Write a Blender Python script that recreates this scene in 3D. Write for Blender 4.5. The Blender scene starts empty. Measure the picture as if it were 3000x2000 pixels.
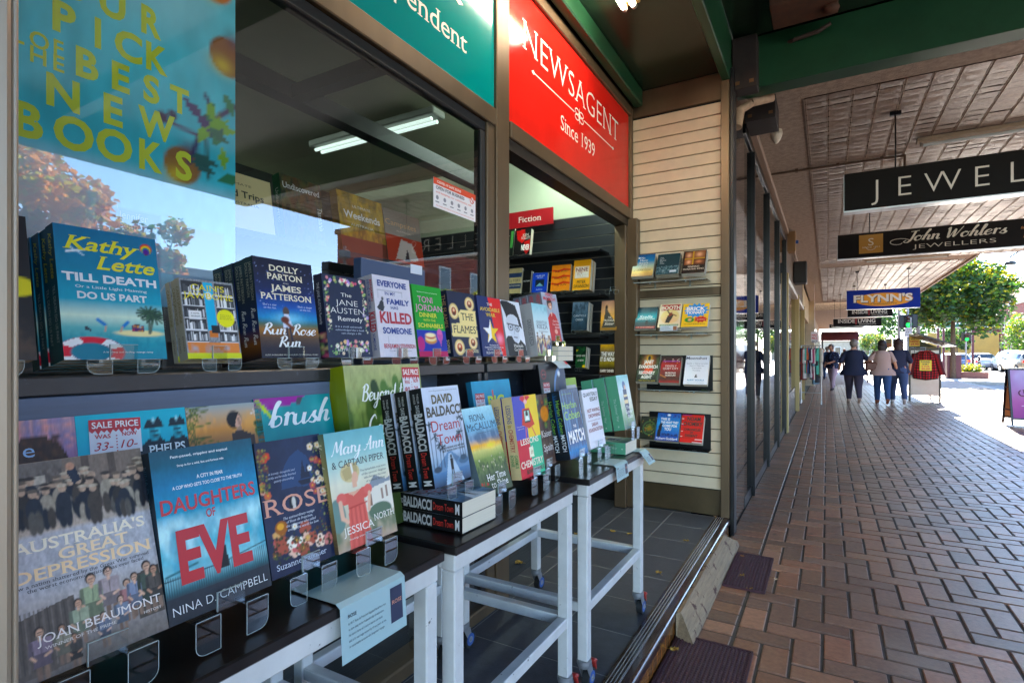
import bpy, math, random
import numpy as np
from mathutils import Vector, Matrix
R = math.radians
S = bpy.context.scene
COL = S.collection
# ---------------------------------------------------------------- camera, sky, sun, exposure
cam = bpy.data.objects.new('camera', bpy.data.cameras.new('camera'))
COL.objects.link(cam)
cam.location = (0, 0, 1.3)
cam.rotation_euler = (R(90), 0, R(30))
cam.data.lens = 19.2
cam.data.sensor_width = 36
cam.data.shift_y = 35 / 3000
cam.data.clip_start = 0.02
cam.data.clip_end = 2000
S.camera = cam
SUN_EL, SUN_AZ = 33, 6          # degrees; azimuth is measured from +Y towards +X
wd = bpy.data.worlds.new('World')
S.world = wd
wd.use_nodes = True
nt = wd.node_tree
bg = nt.nodes['Background']
sky = nt.nodes.new('ShaderNodeTexSky')
sky.sky_type = 'NISHITA'
sky.sun_disc = False
sky.sun_elevation = R(SUN_EL)
sky.sun_rotation = R(SUN_AZ)
sky.air_density = .85
sky.dust_density = 0.1
sky.ozone_density = 2.5
nt.links.new(sky.outputs[0], bg.inputs[0])
bg.inputs[1].default_value = 0.08
sun = bpy.data.objects.new('sun', bpy.data.lights.new('sun', 'SUN'))
COL.objects.link(sun)
sun.data.energy = 2.7
sun.data.angle = R(0.5)
sun.data.color = (1, .93, .82)
sun.rotation_euler = (-R(90 - SUN_EL), 0, -R(SUN_AZ))
vs = S.view_settings
vs.view_transform = 'Standard'
vs.look = 'None'
vs.gamma = 1
vs.use_curve_mapping = False
vs.exposure = 3.9
cy = S.cycles
cy.use_denoising = True
cy.max_bounces = 8
cy.diffuse_bounces = 5
cy.glossy_bounces = 4
cy.transparent_max_bounces = 24
cy.transmission_bounces = 4
cy.caustics_reflective = False
cy.caustics_refractive = False
cy.sample_clamp_indirect = 6
S.render.filter_size = 1.2

# ---------------------------------------------------------------- helpers
def lin(h):
    if not isinstance(h, str):
        return tuple(h)
    c = [int(h[i:i + 2], 16) / 255 for i in (0, 2, 4)]
    return tuple(x / 12.92 if x <= .04045 else ((x + .055) / 1.055) ** 2.4 for x in c)

F = 1600.0
def ray(px, py):                 # direction through a point of the photograph (3000 px wide)
    u = (px - 1500) / F
    return Vector((-.5 + .866 * u, .866 + .5 * u, (1035 - py) / F))
def on(px, py, x=None, y=None, z=None):   # where that ray meets a real plane of the place
    d = ray(px, py)
    k = x / d.x if x is not None else (y / d.y if y is not None else (z - 1.3) / d.z)
    return Vector((0, 0, 1.3)) + d * k

_M = {}
def mat(name, col=(.5, .5, .5), rough=.5, metal=0, var=0, scale=8, bump=0, bscale=None, coat=0, col2=None, emis=0, stretch=None, spec=.5, dirt=None, alpha=1):
    if name in _M:
        return _M[name]
    m = bpy.data.materials.new(name)
    m.use_nodes = True
    n, l = m.node_tree.nodes, m.node_tree.links
    b = n['Principled BSDF']
    c = lin(col)
    b.inputs['Base Color'].default_value = (*c, 1)
    b.inputs['Roughness'].default_value = rough
    b.inputs['Metallic'].default_value = metal
    b.inputs['Coat Weight'].default_value = coat
    b.inputs['Coat Roughness'].default_value = .08
    b.inputs['Specular IOR Level'].default_value = spec
    if emis:
        b.inputs['Emission Color'].default_value = (*c, 1)
        b.inputs['Emission Strength'].default_value = emis
    tc = n.new('ShaderNodeTexCoord')
    vec = tc.outputs['Object']
    if stretch:
        mp = n.new('ShaderNodeMapping')
        mp.inputs['Scale'].default_value = stretch
        l.new(vec, mp.inputs[0])
        vec = mp.outputs[0]
    if var or col2:
        nz = n.new('ShaderNodeTexNoise')
        nz.inputs['Scale'].default_value = scale
        nz.inputs['Detail'].default_value = 6
        nz.inputs['Roughness'].default_value = .65
        l.new(vec, nz.inputs[0])
        rp = n.new('ShaderNodeValToRGB')
        c2 = lin(col2) if col2 else tuple(min(1, x * (1 + var)) for x in c)
        c1 = c if col2 else tuple(x * (1 - var) for x in c)
        rp.color_ramp.elements[0].color = (*c1, 1)
        rp.color_ramp.elements[1].color = (*c2, 1)
        rp.color_ramp.elements[0].position = .35
        rp.color_ramp.elements[1].position = .65
        l.new(nz.outputs['Fac'], rp.inputs[0])
        out = rp.outputs[0]
        if dirt:                 # blotches of grime with a shape of their own
            n2 = n.new('ShaderNodeTexNoise')
            n2.inputs['Scale'].default_value = dirt[1]
            n2.inputs['Detail'].default_value = 8
            n2.inputs['Roughness'].default_value = .7
            l.new(tc.outputs['Object'], n2.inputs[0])
            r2 = n.new('ShaderNodeValToRGB')
            r2.color_ramp.elements[0].position = dirt[2]
            r2.color_ramp.elements[1].position = dirt[2] + .05
            l.new(n2.outputs['Fac'], r2.inputs[0])
            mx = n.new('ShaderNodeMix')
            mx.data_type = 'RGBA'
            l.new(r2.outputs[0], mx.inputs[0])
            l.new(out, mx.inputs[6])
            mx.inputs[7].default_value = (*lin(dirt[0]), 1)
            out = mx.outputs[2]
        l.new(out, b.inputs['Base Color'])
        if rough > .05:
            mr = n.new('ShaderNodeMapRange')
            mr.inputs[3].default_value = rough * .8
            mr.inputs[4].default_value = min(1, rough * 1.25)
            l.new(nz.outputs['Fac'], mr.inputs[0])
            l.new(mr.outputs[0], b.inputs['Roughness'])
    if bump:
        n3 = n.new('ShaderNodeTexNoise')
        n3.inputs['Scale'].default_value = bscale or scale * 3
        n3.inputs['Detail'].default_value = 5
        l.new(vec, n3.inputs[0])
        bp = n.new('ShaderNodeBump')
        bp.inputs['Strength'].default_value = bump
        bp.inputs['Distance'].default_value = .01
        l.new(n3.outputs['Fac'], bp.inputs['Height'])
        l.new(bp.outputs[0], b.inputs['Normal'])
    _M[name] = m
    return m

def flat(h, rough=.45):          # plain ink or paint of one colour
    return mat('ink_%s_%d' % (h, rough * 100), h, rough)

def attr_mat(name, rough=.3, coat=0, bump=0, bscale=60, var=0):
    if name in _M:
        return _M[name]
    m = mat(name, (.5, .5, .5), rough, coat=coat, bump=bump, bscale=bscale)
    n, l = m.node_tree.nodes, m.node_tree.links
    a = n.new('ShaderNodeAttribute')
    a.attribute_name = 'Col'
    out = a.outputs['Color']
    if var:
        nz = n.new('ShaderNodeTexNoise')
        nz.inputs['Scale'].default_value = 40
        nz.inputs['Detail'].default_value = 6
        l.new(n['Texture Coordinate'].outputs['Object'], nz.inputs[0])
        mr = n.new('ShaderNodeMapRange')
        mr.inputs[1].default_value = .3
        mr.inputs[2].default_value = .7
        mr.inputs[3].default_value = 1 - var
        mr.inputs[4].default_value = 1 + var
        l.new(nz.outputs['Fac'], mr.inputs[0])
        vm = n.new('ShaderNodeVectorMath')
        vm.operation = 'SCALE'
        l.new(out, vm.inputs[0])
        l.new(mr.outputs[0], vm.inputs['Scale'])
        out = vm.outputs[0]
    l.new(out, n['Principled BSDF'].inputs['Base Color'])
    return m

def clear_mat(name, tint=(1, 1, 1), lo=.06, hi=.9, rough=0.0):   # thin clear sheet: see-through plus a mirror share that grows at grazing angles
    if name in _M:
        return _M[name]
    m = bpy.data.materials.new(name)
    m.use_nodes = True
    n, l = m.node_tree.nodes, m.node_tree.links
    n.clear()
    o = n.new('ShaderNodeOutputMaterial')
    t = n.new('ShaderNodeBsdfTransparent')
    t.inputs[0].default_value = (*tint, 1)
    g = n.new('ShaderNodeBsdfGlossy')
    g.inputs['Roughness'].default_value = rough
    fr = n.new('ShaderNodeFresnel')
    fr.inputs[0].default_value = 1.5
    mr = n.new('ShaderNodeMapRange')
    mr.inputs[1].default_value = .04
    mr.inputs[2].default_value = 1
    mr.inputs[3].default_value = lo
    mr.inputs[4].default_value = hi
    l.new(fr.outputs[0], mr.inputs[0])
    mx = n.new('ShaderNodeMixShader')
    l.new(mr.outputs[0], mx.inputs[0])
    l.new(t.outputs[0], mx.inputs[1])
    l.new(g.outputs[0], mx.inputs[2])
    l.new(mx.outputs[0], o.inputs[0])
    _M[name] = m
    return m

_CU = {'a': (.58, [(.42, .42), (.25, .5), (.08, .35), (.08, .12), (.2, 0), (.36, .15), (.44, .48)], [(.44, .48), (.42, .12), (.5, 0), (.6, .08)]),
'b': (.5, [(0, .1), (.18, .7), (.3, 1), (.22, 1.02), (.14, .7), (.12, .1), (.25, 0), (.42, .12), (.4, .36), (.25, .42), (.16, .3)]),
'd': (.6, [(.42, .4), (.25, .5), (.08, .35), (.08, .1), (.2, 0), (.36, .15), (.52, 1.0)], [(.5, .9), (.44, .12), (.52, 0), (.62, .08)]),
'e': (.46, [(.05, .2), (.3, .28), (.38, .42), (.25, .5), (.1, .36), (.08, .12), (.22, 0), (.45, .14)]),
'h': (.52, [(0, .05), (.25, .75), (.34, 1), (.26, 1.0), (.14, .5), (.08, 0)], [(.1, .2), (.25, .46), (.38, .42), (.36, .1), (.44, 0), (.54, .1)]),
'l': (.3, [(0, .1), (.25, .7), (.3, 1), (.2, 1), (.14, .5), (.14, .08), (.22, 0), (.34, .1)]),
'n': (.54, [(.02, .45), (.1, .5), (.1, 0)], [(.1, .25), (.25, .48), (.38, .44), (.38, .1), (.46, 0), (.56, .08)]),
'o': (.5, [(.25, .5), (.08, .36), (.08, .12), (.22, 0), (.4, .14), (.4, .38), (.25, .5), (.35, .42), (.52, .46)]),
'r': (.38, [(.02, .42), (.12, .52), (.12, 0)], [(.12, .3), (.25, .5), (.38, .46)]),
's': (.4, [(.02, .05), (.25, .5), (.24, .3), (.36, .14), (.25, 0), (.08, .04)]),
't': (.34, [(.2, .95), (.12, .2), (.18, 0), (.3, .08)], [(.02, .6), (.34, .66)]),
'u': (.56, [(.04, .46), (.06, .12), (.18, 0), (.34, .14), (.42, .48)], [(.42, .48), (.4, .1), (.48, 0), (.58, .1)]),
'y': (.54, [(.04, .46), (.06, .14), (.18, .04), (.34, .16), (.42, .48)], [(.42, .48), (.34, -.2), (.2, -.45), (.06, -.38), (.2, -.15), (.55, .1)]),
'A': (.68, [(-.05, .05), (.15, .1), (.5, 1.0)], [(.5, 1), (.5, .4), (.54, 0), (.64, .08)], [(.12, .4), (.6, .42)]),
'B': (.62, [(.2, .95), (.1, 0)], [(.02, .8), (.3, 1.02), (.52, .85), (.4, .6), (.2, .54), (.45, .5), (.55, .25), (.35, 0), (.05, .06)]),
'G': (.68, [(.6, .8), (.45, 1), (.15, .75), (.08, .3), (.3, 0), (.55, .2), (.58, .42), (.35, .42)]),
'J': (.6, [(.55, 1), (.45, .2), (.25, -.15), (.02, -.05), (.15, .1)], [(.25, .95), (.75, 1.0)]),
'M': (.84, [(-.05, .05), (.05, .1), (.22, .98), (.4, .2), (.68, 1.0), (.66, .3), (.72, 0), (.82, .08)]),
'R': (.62, [(.2, .95), (.1, 0)], [(.02, .8), (.3, 1.02), (.5, .82), (.36, .55), (.18, .5), (.4, .3), (.6, 0)]),
'W': (.86, [(0, .85), (.1, .98), (.2, 0), (.45, .85), (.5, .05), (.85, 1.05)])}
def cursive(s, w=.075):          # joined handwriting drawn as ribbons of varying width
    V, Fc, x = [], [], 0
    for ch in s:
        if ch not in _CU:
            x += .32
            continue
        adv, *strokes = _CU[ch]
        for st in strokes:
            P_ = [np.array(p, float) for p in st]
            P_ = [2 * P_[0] - P_[1]] + P_ + [2 * P_[-1] - P_[-2]]
            pts = []
            for i in range(1, len(P_) - 2):
                for k in range(6):
                    t = k / 6
                    a, b, c, d = P_[i - 1:i + 3]
                    pts.append(.5 * (2 * b + (c - a) * t + (2 * a - 5 * b + 4 * c - d) * t * t + (3 * b - a - 3 * c + d) * t ** 3))
            pts.append(P_[-2])
            k0 = len(V)
            for i, p in enumerate(pts):
                d = pts[min(i + 1, len(pts) - 1)] - pts[max(i - 1, 0)]
                d = d / (np.hypot(*d) + 1e-9)
                ww = w * (.45 + .75 * max(0, -d[1])) / 1.2
                for sg in (-1, 1):
                    q = p + np.array((-d[1], d[0])) * ww * sg
                    V.append((x + q[0] + q[1] * .25, q[1], .002 + .0004 * (len(V) % 37)))
            Fc += [(k0 + 2 * i, k0 + 2 * i + 1, k0 + 2 * i + 3, k0 + 2 * i + 2) for i in range(len(pts) - 1)]
        x += adv
    return np.array(V) * .682, Fc

_T = {}
def glyphs(s, style='', sp=1.0):
    k = (s, style, sp)
    if k in _T:
        return _T[k]
    if 'c' in style:
        _T[k] = cursive(s)
        return _T[k]
    cu = bpy.data.curves.new('t', 'FONT')
    cu.body = s
    cu.resolution_u = 3
    cu.space_character = sp
    if 'b' in style:
        cu.offset = .018
    if 'k' in style:
        cu.offset = .036
    if 't' in style:
        cu.offset = -.014
    if 'i' in style:
        cu.shear = .3
    o = bpy.data.objects.new('t', cu)
    me = bpy.data.meshes.new_from_object(o)
    v = np.zeros(len(me.vertices) * 3)
    me.vertices.foreach_get('co', v)
    v = v.reshape(-1, 3)[:, :3].copy()
    v[:, 2] = 0
    f = [tuple(p.vertices) for p in me.polygons]
    bpy.data.objects.remove(o)
    bpy.data.curves.remove(cu)
    bpy.data.meshes.remove(me)
    if 's' in style and len(v):  # bracket every stem end with a slab serif
        cnt = {}
        for p in f:
            for i in range(len(p)):
                e = (p[i], p[(i + 1) % len(p)])
                q = (min(e), max(e))
                cnt.setdefault(q, []).append(p)
        nv, nf = [], []
        off = .018 if 'b' in style else 0
        for (a, b_), ps in cnt.items():
            if len(ps) > 1:
                continue
            A, B = v[a], v[b_]
            L = abs(A[0] - B[0])
            if abs(A[1] - B[1]) > .012 or L < .05 or L > .27:
                continue
            y = (A[1] + B[1]) / 2
            cyy = np.mean([v[i][1] for i in ps[0]])
            top = cyy < y
            if not top and abs(y + off) > .03:
                continue
            if top and y < .4:
                continue
            x0, x1 = min(A[0], B[0]), max(A[0], B[0])
            sx, th = .055, .036
            y0, y1 = (y - th, y) if top else (y, y + th)
            sh = 0
            k0 = len(v) + len(nv)
            nv += [(x0 - sx, y0, .006), (x1 + sx, y0, .006), (x1 + sx, y1, .006), (x0 - sx, y1, .006)]
            nf.append((k0, k0 + 1, k0 + 2, k0 + 3))
        if nv:
            v = np.vstack([v, np.array(nv)])
            f = f + nf
    if not len(v):
        v = np.zeros((1, 3))
    _T[k] = (v, f)
    return _T[k]

class MB:                        # gathers shapes that belong to ONE mesh object
    def __init__(s):
        s.v, s.f, s.m, s.c, s.sm = [], [], [], [], []
        s.n = 0
    def add(s, v, f, m=0, c=None, smooth=False):
        v = np.asarray(v, float).reshape(-1, 3)
        s.v.append(v)
        k = s.n
        s.f += [tuple(i + k for i in p) for p in f]
        s.m += [m] * len(f) if isinstance(m, int) else list(m)
        s.sm += [smooth] * len(f)
        if c is None:
            c = np.ones((len(v), 3))
        else:
            c = np.asarray(c, float)
            if c.ndim == 1:
                c = np.tile(c, (len(v), 1))
        s.c.append(c)
        s.n += len(v)
        return s
    def box(s, x0, y0, z0, x1, y1, z1, m=0, c=None, M=None):
        v = np.array([(x, y, z) for z in (z0, z1) for y in (y0, y1) for x in (x0, x1)], float)
        if M is not None:
            v = np.array([M @ Vector(p) for p in v])
        return s.add(v, [(0, 2, 3, 1), (4, 5, 7, 6), (0, 1, 5, 4), (2, 6, 7, 3), (0, 4, 6, 2), (1, 3, 7, 5)], m, c)
    def quad(s, *p, m=0, c=None):
        return s.add(p, [tuple(range(len(p)))], m, c)
    def bbox(s, x0, y0, z0, x1, y1, z1, b, m=0, c=None, M=None):  # box with all edges chamfered by b
        b = min(b, (x1 - x0) / 2.01, (y1 - y0) / 2.01, (z1 - z0) / 2.01)
        V, idx = [], {}
        X, Y, Z = (x0, x1), (y0, y1), (z0, z1)
        for i in (0, 1):
            for j in (0, 1):
                for k in (0, 1):
                    sx, sy, sz = (1 - 2 * i), (1 - 2 * j), (1 - 2 * k)
                    for a in range(3):
                        p = [X[i] + sx * b, Y[j] + sy * b, Z[k] + sz * b]
                        p[a] = (X[i], Y[j], Z[k])[a]
                        idx[i, j, k, a] = len(V)
                        V.append(p)
        Fc = []
        I = idx
        for a in range(3):
            o1, o2 = (a + 1) % 3, (a + 2) % 3
            for e in (0, 1):
                q = []
                for (p1, p2) in ((0, 0), (1, 0), (1, 1), (0, 1)):
                    t = [0, 0, 0]
                    t[a], t[o1], t[o2] = e, p1, p2
                    q.append(I[t[0], t[1], t[2], a])
                Fc.append(q)
                for e2 in (0, 1):
                    q = []
                    for (p, ax) in ((0, a), (1, a), (1, o1), (0, o1)):
                        t = [0, 0, 0]
                        t[a], t[o1], t[o2] = e, e2, p
                        q.append(I[t[0], t[1], t[2], ax])
                    Fc.append(q)
        for i in (0, 1):
            for j in (0, 1):
                for k in (0, 1):
                    Fc.append([I[i, j, k, 0], I[i, j, k, 1], I[i, j, k, 2]])
        if M is not None:
            V = [M @ Vector(p) for p in V]
        return s.add(V, Fc, m, c)
    def tube(s, p0, p1, r0, r1=None, n=10, m=0, c=None, caps=True, smooth=True):
        p0, p1 = Vector(p0), Vector(p1)
        r1 = r0 if r1 is None else r1
        d = (p1 - p0).normalized()
        a = d.orthogonal().normalized()
        b = d.cross(a)
        V = []
        for p, r in ((p0, r0), (p1, r1)):
            for i in range(n):
                t = 2 * math.pi * i / n
                V.append(p + (a * math.cos(t) + b * math.sin(t)) * r)
        s.add(V, [(i, (i + 1) % n, n + (i + 1) % n, n + i) for i in range(n)], m, c, smooth)
        if caps:
            s.add(V, [tuple(range(n - 1, -1, -1)), tuple(range(n, 2 * n))], m, c)
        return s
    def path(s, pts, r, n=8, m=0, c=None):
        for a, b in zip(pts[:-1], pts[1:]):
            s.tube(a, b, r, r, n, m, c)
        return s
    def ell(s, cx, cy, cz, rx, ry, rz, n=12, k=8, m=0, c=None, fn=None):
        V, Fc = [], []
        for j in range(k + 1):
            ph = math.pi * j / k
            for i in range(n):
                t = 2 * math.pi * i / n
                p = Vector((math.sin(ph) * math.cos(t), math.sin(ph) * math.sin(t), math.cos(ph)))
                if fn:
                    p = fn(p)
                V.append((cx + rx * p.x, cy + ry * p.y, cz + rz * p.z))
        for j in range(k):
            for i in range(n):
                Fc.append((j * n + i, (j + 1) * n + i, (j + 1) * n + (i + 1) % n, j * n + (i + 1) % n))
        return s.add(V, Fc, m, c, True)
    def loft(s, rings, m=0, c=None, close=True, caps=True, smooth=True):
        n = len(rings[0])
        V = [p for r in rings for p in r]
        Fc = []
        for j in range(len(rings) - 1):
            for i in range(n if close else n - 1):
                Fc.append((j * n + i, j * n + (i + 1) % n, (j + 1) * n + (i + 1) % n, (j + 1) * n + i))
        s.add(V, Fc, m, c, smooth)
        if caps:
            s.add(rings[0], [tuple(range(n - 1, -1, -1))], m, c)
            s.add(rings[-1], [tuple(range(n))], m, c)
        return s
    def prism(s, pts, M, d, m=0, c=None):     # flat outline (x, y) in frame M given thickness d along its normal
        n = len(pts)
        V = [M @ Vector((x, y, 0)) for x, y in pts] + [M @ Vector((x, y, -d)) for x, y in pts]
        return s.add(V, [tuple(range(n)), tuple(range(2 * n - 1, n - 1, -1))] + [(i, n + i, n + (i + 1) % n, (i + 1) % n) for i in range(n)], m, c)
    def text(s, t, M, cap, width=None, m=0, style='', anchor='c', sp=1.0, lift=0.0004):
        v, f = glyphs(t, style, sp)
        x0, x1 = v[:, 0].min(), v[:, 0].max()
        ky = cap / .682
        kx = width / max(x1 - x0, .01) if width else ky
        ox = {'c': (x0 + x1) / 2, 'l': x0, 'r': x1}[anchor]
        A = np.array(M)
        p = np.stack([(v[:, 0] - ox) * kx, v[:, 1] * ky, v[:, 2] * ky * .4 + lift, np.ones(len(v))])
        w = (A @ p)[:3].T
        return s.add(w, f, m)
    def build(s, name, mats, parent=None, loc=None, rot=None):
        me = bpy.data.meshes.new(name)
        v = np.vstack(s.v) if s.v else np.zeros((0, 3))
        me.from_pydata([tuple(p) for p in v], [], s.f)
        if not isinstance(mats, (list, tuple)):
            mats = [mats]
        for q in mats:
            me.materials.append(q)
        me.polygons.foreach_set('material_index', s.m)
        me.polygons.foreach_set('use_smooth', s.sm)
        a = me.color_attributes.new('Col', 'FLOAT_COLOR', 'POINT')
        c = np.ones((len(v), 4))
        if s.c:
            c[:, :3] = np.vstack(s.c)
        a.data.foreach_set('color', c.ravel())
        me.update()
        o = bpy.data.objects.new(name, me)
        COL.objects.link(o)
        if parent:
            o.parent = parent
        if loc is not None:
            o.location = loc
        if rot is not None:
            o.rotation_euler = rot
        return o

def tag(o, label=None, cat=None, group=None, kind=None):
    if label:
        o['label'] = label
    if cat:
        o['category'] = cat
    if group:
        o['group'] = group
    if kind:
        o['kind'] = kind
    return o
def empty(name, loc=(0, 0, 0), rz=0, label=None, cat=None, group=None, rot=None):
    o = bpy.data.objects.new(name, None)
    COL.objects.link(o)
    o.empty_display_size = .05
    o.location = loc
    o.rotation_euler = rot if rot else (0, 0, rz)
    return tag(o, label, cat, group)
def struct(o):
    o['kind'] = 'structure'
    return o
def dup(root, loc=None, rz=None, label=None, group=None):
    r = root.copy()
    COL.objects.link(r)
    if loc is not None:
        r.location = loc
    if rz is not None:
        r.rotation_euler = (0, 0, rz)
    tag(r, label, None, group)
    for ch in list(root.children):
        c = ch.copy()
        COL.objects.link(c)
        c.parent = r
        for g in ch.children:
            d = g.copy()
            COL.objects.link(d)
            d.parent = c
    return r
def fr(o, right, up):            # frame: x along right, y along up, z outwards
    r, u = Vector(right).normalized(), Vector(up).normalized()
    n = r.cross(u)
    M = Matrix.Identity(4)
    for i in range(3):
        M[i][0], M[i][1], M[i][2], M[i][3] = r[i], u[i], n[i], o[i]
    return M
def frX(x, y=0, z=0):            # on a plane that faces +X
    return fr((x, y, z), (0, 1, 0), (0, 0, 1))
def frY(y, x=0, z=0):            # on a plane that faces -Y
    return fr((x, y, z), (1, 0, 0), (0, 0, 1))

# ---------------------------------------------------------------- printed pictures: colours per vertex on a fine grid
def vnoise(U, V, sc, seed):
    rg = np.random.RandomState(seed)
    n = int(sc) + 3
    g = rg.rand(n, n)
    x, y = U * sc, V * sc
    i, j = x.astype(int), y.astype(int)
    fx, fy = x - i, y - j
    fx, fy = fx * fx * (3 - 2 * fx), fy * fy * (3 - 2 * fy)
    i, j = np.clip(i, 0, n - 2), np.clip(j, 0, n - 2)
    return (g[j, i] * (1 - fx) + g[j, i + 1] * fx) * (1 - fy) + (g[j + 1, i] * (1 - fx) + g[j + 1, i + 1] * fx) * fy
def paint(ops, nx, ny, asp=1.5):
    U, V = np.meshgrid(np.linspace(0, 1, nx), np.linspace(0, 1, ny))
    C = np.ones((ny, nx, 3)) * .8
    def mixc(a, c):
        nonlocal C
        C = C * (1 - a[..., None]) + np.array(lin(c)) * a[..., None]
    def ell(cx, cy, rx, ry, c, soft=0):
        d = np.sqrt(((U - cx) / rx) ** 2 + ((V - cy) / ry) ** 2)
        if soft:
            mixc(np.clip(np.exp(-d * d * 1.5) * soft, 0, 1), c)
        else:
            mixc(np.clip((1 - d) * min(rx * nx, ry * ny) + .5, 0, 1), c)
    def poly(P, c):
        ins = np.zeros(U.shape, bool)
        for (xa, ya), (xb, yb) in zip(P, P[1:] + P[:1]):
            if ya == yb:
                continue
            t = ((ya > V) != (yb > V)) & (U < (xb - xa) * (V - ya) / (yb - ya) + xa)
            ins ^= t
        mixc(ins.astype(float), c)
    def line(x0, y0, x1, y1, w, c):
        dx, dy = x1 - x0, (y1 - y0) * asp
        L2 = dx * dx + dy * dy + 1e-9
        t = np.clip(((U - x0) * dx + (V - y0) * asp * dy) / L2, 0, 1)
        d = np.hypot(U - x0 - t * dx, (V - y0) * asp - t * dy)
        mixc(np.clip((w / 2 - d) * nx + .5, 0, 1), c)
    for o in ops:
        k = o[0]
        if k == 'c':
            C[:] = lin(o[1])
        elif k == 'g':           # stops from bottom to top
            vv = [q[0] for q in o[1]]
            cc = np.array([lin(q[1]) for q in o[1]])
            for i in range(3):
                C[..., i] = np.interp(V, vv, cc[:, i])
        elif k == 'r':
            m_ = (U >= o[1]) & (U <= o[3]) & (V >= o[2]) & (V <= o[4])
            mixc(m_.astype(float), o[5])
        elif k == 'e':
            ell(*o[1:6])
        elif k == 'b':
            ell(o[1], o[2], o[3], o[4], o[5], o[6] if len(o) > 6 else 1)
        elif k == 'p':
            poly([(o[i], o[i + 1]) for i in range(2, len(o), 2)], o[1])
        elif k == 'l':
            line(*o[1:7])
        elif k == 'n':
            sd = o[3] if len(o) > 3 else 1
            f_ = vnoise(U, V * asp / 2, o[2], sd) * .6 + vnoise(U, V * asp / 2, o[2] * 2.3, sd + 7) * .4
            C *= (1 + (f_[..., None] - .5) * 2 * o[1])
        elif k == 'm':           # cloudy mix towards a colour: colour, scale, amount, seed, v0, v1
            f_ = vnoise(U, V * asp / 2, o[2], o[4]) * .6 + vnoise(U, V * asp / 2, o[2] * 2.6, o[4] + 3) * .4
            a = np.clip((f_ - .42) * 4, 0, 1) * o[3]
            if len(o) > 5:
                a = a * np.clip((V - o[5]) * 12, 0, 1) * np.clip((o[6] - V) * 12, 0, 1)
            mixc(a, o[1])
        elif k == 's':           # scattered spots: seed n x0 y0 x1 y1 rmin rmax colours
            rg = random.Random(o[1])
            for _ in range(o[2]):
                r = rg.uniform(o[7], o[8])
                ell(rg.uniform(o[3], o[5]), rg.uniform(o[4], o[6]), r, r / asp * rg.uniform(.7, 1.2), rg.choice(o[9]))
        elif k == 'fl':          # flowers with petals
            rg = random.Random(o[1])
            for _ in range(o[2]):
                x, y, r = rg.uniform(o[3], o[5]), rg.uniform(o[4], o[6]), rg.uniform(o[7], o[8])
                c = rg.choice(o[9])
                t0 = rg.random()
                for q in range(5):
                    t = t0 + q * 1.2566
                    ell(x + math.cos(t) * r * .6, y + math.sin(t) * r * .6 / asp, r * .5, r * .5 / asp, c)
                ell(x, y, r * .3, r * .3 / asp, o[10])
        elif k == 'cr':          # a crowd: seed n x0 y0 x1 y1 size clothes
            rg = random.Random(o[1])
            P = sorted([(rg.uniform(o[4], o[6]), rg.uniform(o[3], o[5])) for _ in range(o[2])], reverse=True)
            for y, x in P:
                z_ = o[7] * rg.uniform(.85, 1.15)
                c = rg.choice(o[8])
                ell(x, y + z_ * .45, z_ * .22 * asp * .8, z_ * .33, c)
                ell(x - z_ * .1, y + z_ * .12, z_ * .09 * asp, z_ * .3, rg.choice(o[8]))
                ell(x + z_ * .1, y + z_ * .12, z_ * .09 * asp, z_ * .3, rg.choice(o[8]))
                ell(x, y + z_ * .86, z_ * .09 * asp, z_ * .1, 'b39a86')
                if rg.random() < .8:
                    ell(x, y + z_ * .94, z_ * .12 * asp, z_ * .05, rg.choice(['3c3631', '6e6256', 'b8ab98']))
    g = C.mean(axis=2, keepdims=True)
    C = g + (C - g) * 1.22       # full strength printing inks
    return np.clip(C * (.72 + .6 * np.clip(g, 0, 1) ** .5), .004, .93)
PAINT = attr_mat('printed_paper', .42)
PAINT.node_tree.nodes['Principled BSDF'].inputs['Specular IOR Level'].default_value = .3
PAGES = mat('page_edges', 'd8cfbb', .9, var=.12, scale=1, stretch=(1, 900, 1))
# ---------------------------------------------------------------- the setting: ground, road, pavement
def sheet(name, x0, y0, x1, y1, z, m):
    mb = MB()
    mb.quad((x0, y0, z), (x1, y0, z), (x1, y1, z), (x0, y1, z))
    return struct(mb.build(name, m))
sheet('ground', -900, -900, 900, 900, -.17, mat('earth', '8b8578', .95, var=.15, scale=.2))
sheet('road', 5.4, -60, 17.2, 400, -.135, mat('asphalt', '86827d', .85, var=.18, scale=6, bump=.5, bscale=300))
mk = MB()
for y in range(-40, 200, 6):
    mk.quad((11.2, y, -.131), (11.32, y, -.131), (11.32, y + 3, -.131), (11.2, y + 3, -.131))
for y in range(-10, 30, 3):
    mk.quad((5.8, y, -.131), (8.0, y, -.131), (8.0, y + .1, -.131), (5.8, y + .1, -.131))
struct(mk.build('road_markings', mat('road_paint', 'd8d6cf', .7)))
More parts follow.
